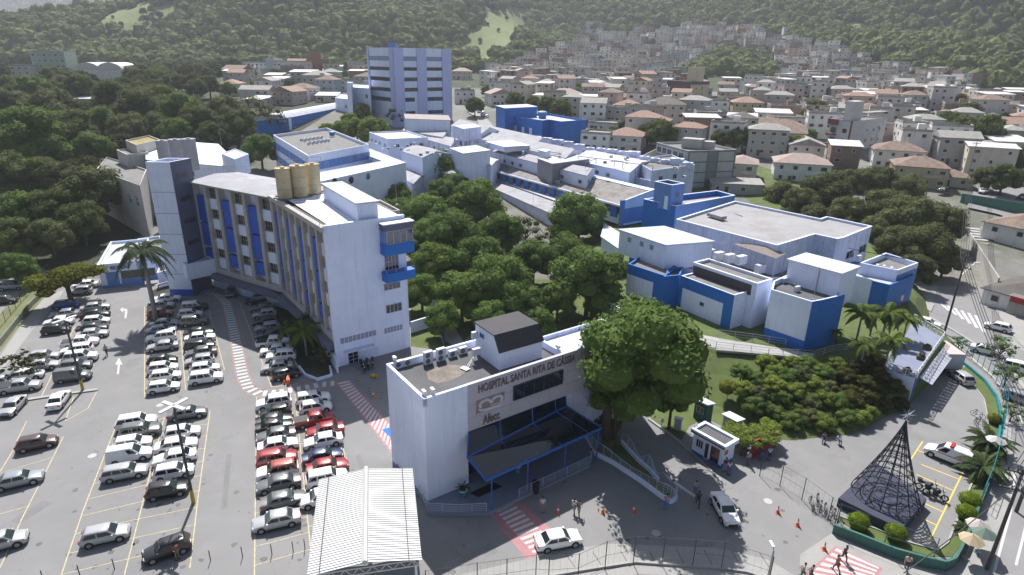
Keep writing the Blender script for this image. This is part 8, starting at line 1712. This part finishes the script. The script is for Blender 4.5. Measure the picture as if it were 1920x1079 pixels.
trees([(487, 275, 36, 'glossy green tree between service wing and striped block')], '', 'round', 'broad'); trees([(470, 205, 42, 'thin feathery tree before the auditorium'), (505, 215, 30, 'smaller feathery tree at the auditorium wall')], '', 'loose', 'grey')
trees([(682, 207, 20), (668, 238, 26), (700, 240, 32), (640, 240, 22), (612, 243, 18), (655, 225, 20)], 'light green tree between auditorium and central roofs', 'round', 'light', group='light green trees by the auditorium'); tree(740, 215, 20, 'dark bare branched tree in front of the tall tower', 'loose', 'dark')
trees([(1467, 362, 34), (1502, 378, 40), (1548, 355, 50), (1590, 395, 42), (1608, 340, 38), (1645, 338, 40), (1662, 385, 48), (1700, 352, 36), (1705, 405, 56), (1762, 412, 50), (1735, 455, 52), (1690, 450, 44), (1775, 480, 34), (1720, 500, 36), (1640, 430, 36), (1530, 405, 34)],
      'broad dark street tree behind the long hall', 'round', 'grey', zg=.5, group='street trees behind the hall')
trees([(1385, 256, 24), (1240, 246, 34), (1215, 245, 22), (1352, 258, 22), (1530, 207, 28), (1810, 240, 32), (1852, 236, 34), (1780, 225, 26), (1884, 330, 34), (1918, 295, 32), (1052, 202, 22), (1028, 196, 22), (1000, 192, 18), (966, 187, 20), (890, 195, 20), (873, 175, 14), (1590, 225, 20), (1820, 205, 22), (1760, 235, 22), (940, 145, 14), (1848, 330, 26), (1100, 165, 14), (1155, 170, 14), (1215, 178, 14), (1240, 175, 16), (1180, 180, 14), (1700, 255, 18)],
      'rounded tree standing among the town houses', 'round', 'dark', group='trees among the town houses'); tree(1497, 270, 26, 'bright light green tree left of the white apartments', 'round', 'light')
trees([(1880, 648, 28, 'street tree on the avenue hiding a white sedan'), (1800, 640, 16, 'small street tree behind the box truck'), (1890, 700, 26, 'street tree by the blue fence at the bend'), (1900, 770, 22, 'thin street tree at the right edge beside the pavement')], '', 'loose', 'broad', zg=0, q=1)
trees([(478, 510, 24, 'small dark tree by the foot of the ward facade'), (575, 610, 34, 'tall shrubby tree in the ward garden strip'), (600, 665, 22, 'reddish dark bush at the planter corner')], '', 'loose', 'dark', zg=0, q=1)
for x, y, h in ((397, 505, 4.2), (412, 505, 4.2), (1153, 840, 2.6)):
    b = G(x, y + (25 if x < 500 else 12)); o = thing('conifer', 'narrow dark conifer ' + ('beside the blue awning' if x < 500 else 'at the end of the wavy fence'), 'tree', tuple(b)); v = leafcloud([(0, 0, h * (.15 + .12 * k), h * .17 * (1 - k * .11), 1.1) for k in range(7)], 900, .07, seed=4); ob = bpy.data.objects.new('foliage', npmesh('foliage', v, M_leafs['dark'])); COL.objects.link(ob); ob.parent = o; m = MB(); m.tube(b, b + Vector((0, 0, h * .5)), .09, 6); m.build('trunk', M_bark, o)
# palms by the clinic corner and in the ward garden
for i, (x, y, s, l) in enumerate(((1605, 640, 1.15, 'tallest areca palm at the blue clinic corner'), (1630, 632, 1.0, 'areca palm second from the clinic corner'), (1652, 640, 1.2, 'broad areca palm in the middle of the palm group'), (1612, 690, .9, 'low areca palm nearest the planted slope'), (1658, 690, 1.1, 'arching areca palm beside the terrace'), (1692, 640, .95, 'areca palm at the back of the roof terrace'), (1560, 648, .6, 'small palm under the blue clinic corner'))):
    b = G(x, y, Zm - .2); PALM['areca'].put(tuple(b), i * 53, l, 'palm tree', sc=s)
for x, y, s, l in ((545, 655, .9, 'small feather palm in the ward garden strip'), (575, 668, 1.1, 'taller feather palm near the planter corner')): PALM['areca'].put(tuple(G(x, y)), 40, l, 'palm tree', sc=s)
for x, y, l in ((165, 205, 'upper wild palm in front of the dark grove'), (178, 262, 'lower wild palm in front of the dark grove')): b = GT(x, y + 45); PALM['royal'].put(tuple(b), 30, l, 'palm tree', sc=.9)
# shrubs of the planted slope
random.seed(33); SL = []
for t in range(4000):
    if len(SL) > 46: break
    x, y = random.uniform(1375, 1705), random.uniform(672, 818)
    poly = [(1385, 700), (1450, 680), (1560, 690), (1640, 690), (1665, 720), (1700, 745), (1690, 765), (1600, 800), (1490, 815), (1440, 800), (1395, 760)]
    if inpoly(x, y, poly) and all((x - a) ** 2 + (y - b) ** 2 > 23 ** 2 for a, b in SL): SL.append((x, y))
for x, y in SL:
    z = 3.2 * sst(815, 690, y) if x < 1640 else 3.0 * sst(780, 700, y); b = G(x, y, z); br = x > 1575 and y < 775; tree(0, 0, 0, ('brownish wild bush on the right part of the planted slope' if br else 'large leaved green shrub on the planted slope'), 'round', 'olive' if br else random.choice(('broad', 'light', 'broad', 'light', 'grey')), base=(b.x, b.y, z - .5), R_=random.uniform(1.3, 1.9), group='bushes of the planted slope', q=1, name='shrub', sz=.8)
for i, (x, y) in enumerate(((1378, 812), (1400, 818), (1422, 812), (1445, 808), (1392, 830), (1430, 822))): b = G(x, y, 1.6); tree(0, 0, 0, 'mound of bright green vine over the dark red panel', 'wide', 'light', base=(b.x, b.y, .3), R_=2.1, group='vine mounds above the red panel', q=1, name='shrub', sz=1.0)
for i, (x, y) in enumerate(((1130, 800), (1145, 815), (1110, 800), (1290, 720), (1260, 735), (1330, 700))): b = G(x, y); tree(0, 0, 0, 'dark shrub in the shade under the huge round tree', 'round', 'dark', base=tuple(b), R_=1.2, group='shrubs under the huge tree', q=1, name='shrub')
# random trees between the town houses and over the green spur
random.seed(9); cnt = 0
def addtree(b, r, lab, col, grp, q=2, kind='round'): HB.append((b.x, b.y, r * .5)); tree(0, 0, 0, lab, kind, col, base=(b.x, b.y, T(b.x, b.y)), R_=r, group=grp, q=q)
for zone, n, lab, grp, rr in ((MID, 46, 'tree squeezed between the roofs of the mid town', 'trees between mid town roofs', (2.2, 4.2)), (LFT, 16, 'tree between the houses left of the tall tower', 'trees left of the tall tower', (3, 5)), (FAV, 95, 'tree among the houses of the lower hillside', 'trees of the lower hillside', (3, 5.5))):
    k = 0; xs = [p[0] for p in zone]; ys = [p[1] for p in zone]
    for t in range(n * 60):
        if k >= n: break
        x, y = random.uniform(min(xs), max(xs)), random.uniform(min(ys), max(ys))
        if not inpoly(x, y, zone): continue
        b = GT(x, y)
        if b is None or b.y < 225 or not free(b.x, b.y, 1.2): continue
        addtree(b, random.uniform(*rr), lab, random.choice(('dark', 'broad', 'grey')), grp); k += 1
MEAD = [[(188, 48), (200, 30), (225, 18), (246, 20), (262, 6), (292, 14), (330, 8), (345, 26), (322, 45), (300, 48), (284, 66), (255, 62), (238, 76)], [(868, 95), (878, 62), (902, 45), (925, 22), (960, 12), (1010, 0), (1000, 22), (982, 34), (985, 58), (968, 66), (962, 88), (930, 100), (905, 118), (890, 100)], [(1570, 55), (1600, 40), (1625, 52), (1600, 62)], [(960, 130), (870, 130), (850, 120), (900, 105)]]
MEADw = [[GT(x, y) for x, y in g] for g in MEAD]; MEADw = [[p for p in g if p is not None] for g in MEADw]; FAVw = [p for p in (GT(x, y) for x, y in FAV) if p is not None]; LFTw = [GT(x, y) for x, y in LFT]
for g in MEADw[:3]:
    xs = [p.x for p in g]; ys = [p.y for p in g]; vs = []; fs = []
    gx = np.arange(min(xs), max(xs) + 6, 6.0); gy = np.arange(min(ys), max(ys) + 6, 6.0); mb = MB()
    for i in range(len(gx) - 1):
        for j in range(len(gy) - 1):
            if inpoly(gx[i] + 3, gy[j] + 3, g): mb.add([(a, c, T(a, c) + .4) for a, c in ((gx[i], gy[j]), (gx[i + 1], gy[j]), (gx[i + 1], gy[j + 1]), (gx[i], gy[j + 1]))], [(0, 1, 2, 3)])
    setting(mb.build('meadow', M_mead))
ico = MB(); ico.blob((0, 0, 0), 1, 7, 5, .85); IV = np.array(ico.v); IF = ico.f
def forest(name, step, xr, yr, ok, hfn, rr, m, lab, jit=.16, nl=26):
    V, Fc, off = [], [], 0; LV = []
    ys = np.arange(*yr, step)
    for y in ys:
        for x in np.arange(*xr, step):
            X, Y = x + RNG.uniform(-.5, .5) * step, y + RNG.uniform(-.5, .5) * step
            if abs(X) > Y * .92 + 60 or not ok(X, Y): continue
            z = hfn(X, Y); pr_ = P((X, Y, z + 4))
            if pr_[1] < -60: continue
            r = RNG.uniform(*rr) * (1.25 if RNG.random() < .12 else 1); s = np.array([r * RNG.uniform(.85, 1.15), r * RNG.uniform(.85, 1.15), r * RNG.uniform(.75, 1.1)])
            v = IV * s * (1 + RNG.uniform(-jit, jit, size=(len(IV), 1))) + np.array([X, Y, z + r * .75]); V.append(v); Fc += [tuple(i + off for i in f) for f in IF]; off += len(IV)
            d = RNG.normal(size=(nl, 3)); d[:, 2] = abs(d[:, 2]); d /= np.linalg.norm(d, axis=1)[:, None]; c = d * s * .98 + np.array([X, Y, z + r * .75]); a = np.cross(d + RNG.normal(size=(nl, 3)) * .4, RNG.normal(size=(nl, 3))); a /= np.linalg.norm(a, axis=1)[:, None]; bb_ = np.cross(d, a); q = r * .22 * (.6 + RNG.random((nl, 1)))
            LV.append(np.stack([c - a * q, c - bb_ * q * .8, c + a * q, c + bb_ * q * .8], 1).reshape(-1, 3))
    vv = np.concatenate(V); lv = np.concatenate(LV); me = bpy.data.meshes.new(name); faces = Fc + [tuple(range(len(vv) + 4 * i, len(vv) + 4 * i + 4)) for i in range(len(lv) // 4)]
    me.from_pydata(np.concatenate([vv, lv]).tolist(), [], faces); me.materials.append(m); me.update(); o = bpy.data.objects.new(name, me); COL.objects.link(o); return setting(o, 'stuff', lab, 'forest')
def okh(x, y):
    if y < foot(x) - 45: return False
    for g in MEADw:
        if inpoly(x, y, g): return False
    if inpoly(x, y, FAVw): return any(inpoly(x, y, g) for g in GREENw)
    if inpoly(x, y, LFTw): return False
    return True
M_for = leafmat('forest_leaves', (.118, .162, .062), .55, .28)
forest('hillside_forest', 8.8, (-1000, 1000), (400, 1060), okh, T, (3.4, 7.6), M_for, 'dense forest of rounded crowns covering the hills')
forest('distant_forest', 30, (-2900, 900), (2310, 3500), lambda x, y: x < 200, far_h, (14, 22), leafmat('distant_leaves', (.075, .095, .055), .35, .15), 'pale hazy forest on the distant hill at upper left', nl=14)
for g in GREENw:
    pass
# shrubs and loose trees on the meadows
for x, y, r in ((228, 50, 3), (212, 35, 2), (270, 30, 5), (285, 26, 5), (300, 36, 5), (276, 42, 4), (290, 46, 4.5), (245, 66, 3), (900, 80, 3), (935, 60, 2.5), (915, 48, 2), (950, 38, 3), (970, 70, 3), (890, 100, 3), (925, 92, 2)):
    b = GT(x, y)
    if b: addtree(b, r, 'lone bush on the ' + ('left' if x < 500 else 'middle') + ' hill meadow', 'dark', 'bushes on the hill meadows')
# filler trees in the left grove and between far buildings (world positions)
random.seed(77); k = 0
for t in range(3000):
    if k >= 95: break
    x = random.uniform(-330, -78); y = random.uniform(120, 520)
    px_, py_ = P((x, y, T(x, y) + 5))
    if px_ < -30 or px_ > 470 or (px_ > 380 and py_ > 170) or py_ > 330 or (px_ > 150 and py_ > 255) or not free(x, y, 5): continue
    if any(abs(px_ - a) < 30 and abs(py_ - b_) < 26 for a, b_ in ((95, 120), (205, 140), (172, 195), (35, 140), (548, 130))): continue
    addtree(Vector((x, y, 0)), random.uniform(4.5, 7.5), 'dense tree of the dark grove on the left', random.choice(('dark', 'dark', 'grey', 'olive')), 'trees of the left grove', 1); k += 1
ORD = ['', 'first', 'second', 'third', 'fourth', 'fifth', 'sixth', 'seventh', 'eighth', 'ninth', 'tenth', 'eleventh', 'twelfth']
bpy.context.view_layer.update(); by = {}
for o, l in TOPS: by.setdefault(o['label'], []).append(o)
for l, os_ in by.items():
    if len(os_) < 2: continue
    os_.sort(key=lambda o: P(tuple(o.location))[0]); n = len(os_)
    for i, o in enumerate(os_):
        w = ('left' if i == 0 else 'right') + ' one of two' if n == 2 else ('leftmost' if i == 0 else 'rightmost' if i == n - 1 else (ORD[i + 1] if i < 12 else '%dth' % (i + 1)) + ' from the left' if i < (n + 1) // 2 else (ORD[n - i] if n - i < 13 else '%dth' % (n - i)) + ' from the right')
        o['label'] = l + ', ' + w
HAZE = True
if HAZE:
    mb = MB(); mb.box((0, 1850, 190), (9000, 3900, 390)); mb.v = [(x, y, -2.0 if z < 100 else 760.0) for x, y, z in mb.v]
    h = mb.build('haze', []); h.data.materials.clear(); m = bpy.data.materials.new('air'); m.use_nodes = True; nt = m.node_tree; nt.nodes.clear()
    ou = nt.nodes.new('ShaderNodeOutputMaterial'); pv = nt.nodes.new('ShaderNodeVolumePrincipled'); pv.inputs['Color'].default_value = (.86, .90, 1, 1); pv.inputs['Density'].default_value = .0002; pv.inputs['Anisotropy'].default_value = .25
    nt.links.new(pv.outputs[0], ou.inputs['Volume']); h.data.materials.append(m); h['kind'] = 'stuff'; h['label'] = 'thin pale haze over the hills'; h['category'] = 'haze'
SUN_EL, SUN_AZ = 52.0, -12.0     # the sun stands behind the scene, slightly left
w = bpy.data.worlds.new('World'); scene.world = w; w.use_nodes = True; nt = w.node_tree; bg = nt.nodes['Background']
sk = nt.nodes.new('ShaderNodeTexSky'); sk.sky_type = 'NISHITA'; sk.sun_disc = False; sk.sun_elevation = R(SUN_EL); sk.sun_rotation = R(SUN_AZ); sk.air_density = 1.2; sk.dust_density = 1.5
nt.links.new(sk.outputs[0], bg.inputs[0]); bg.inputs[1].default_value = .05
sl = bpy.data.lights.new('sun', 'SUN'); sl.energy = 5.0; sl.angle = R(.53); sl.color = (1, .965, .91); so = bpy.data.objects.new('sun', sl); COL.objects.link(so)
d = Vector((math.sin(R(SUN_AZ)) * math.cos(R(SUN_EL)), math.cos(R(SUN_AZ)) * math.cos(R(SUN_EL)), math.sin(R(SUN_EL)))); so.rotation_euler = d.to_track_quat('Z', 'Y').to_euler(); so.location = (0, 0, 300)
cd = bpy.data.cameras.new('camera'); cd.sensor_width = 36; cd.lens = FOC / 1920 * 36; cd.clip_start = .5; cd.clip_end = 6000; co = bpy.data.objects.new('camera', cd); COL.objects.link(co)
M = Matrix(((RV[0], UV[0], -FW[0], CP[0]), (RV[1], UV[1], -FW[1], CP[1]), (RV[2], UV[2], -FW[2], CP[2]), (0, 0, 0, 1))); co.matrix_world = M; scene.camera = co
scene.view_settings.view_transform = 'Standard'; scene.view_settings.look = 'None'; scene.view_settings.exposure = 0.74; scene.view_settings.gamma = 1
scene.cycles.max_bounces = 5; scene.cycles.diffuse_bounces = 3; scene.cycles.glossy_bounces = 2; scene.cycles.transparent_max_bounces = 6; scene.cycles.transmission_bounces = 2; scene.cycles.volume_bounces = 0
scene.cycles.volume_step_rate = 10; scene.cycles.volume_max_steps = 16
scene.cycles.use_adaptive_sampling = True; scene.cycles.adaptive_threshold = .02
for o, l in TOPS:
    if len(o['label'].replace(',', ' ').split()) > 16: print('LONG', len(o['label'].split()), o.name, o['label'])
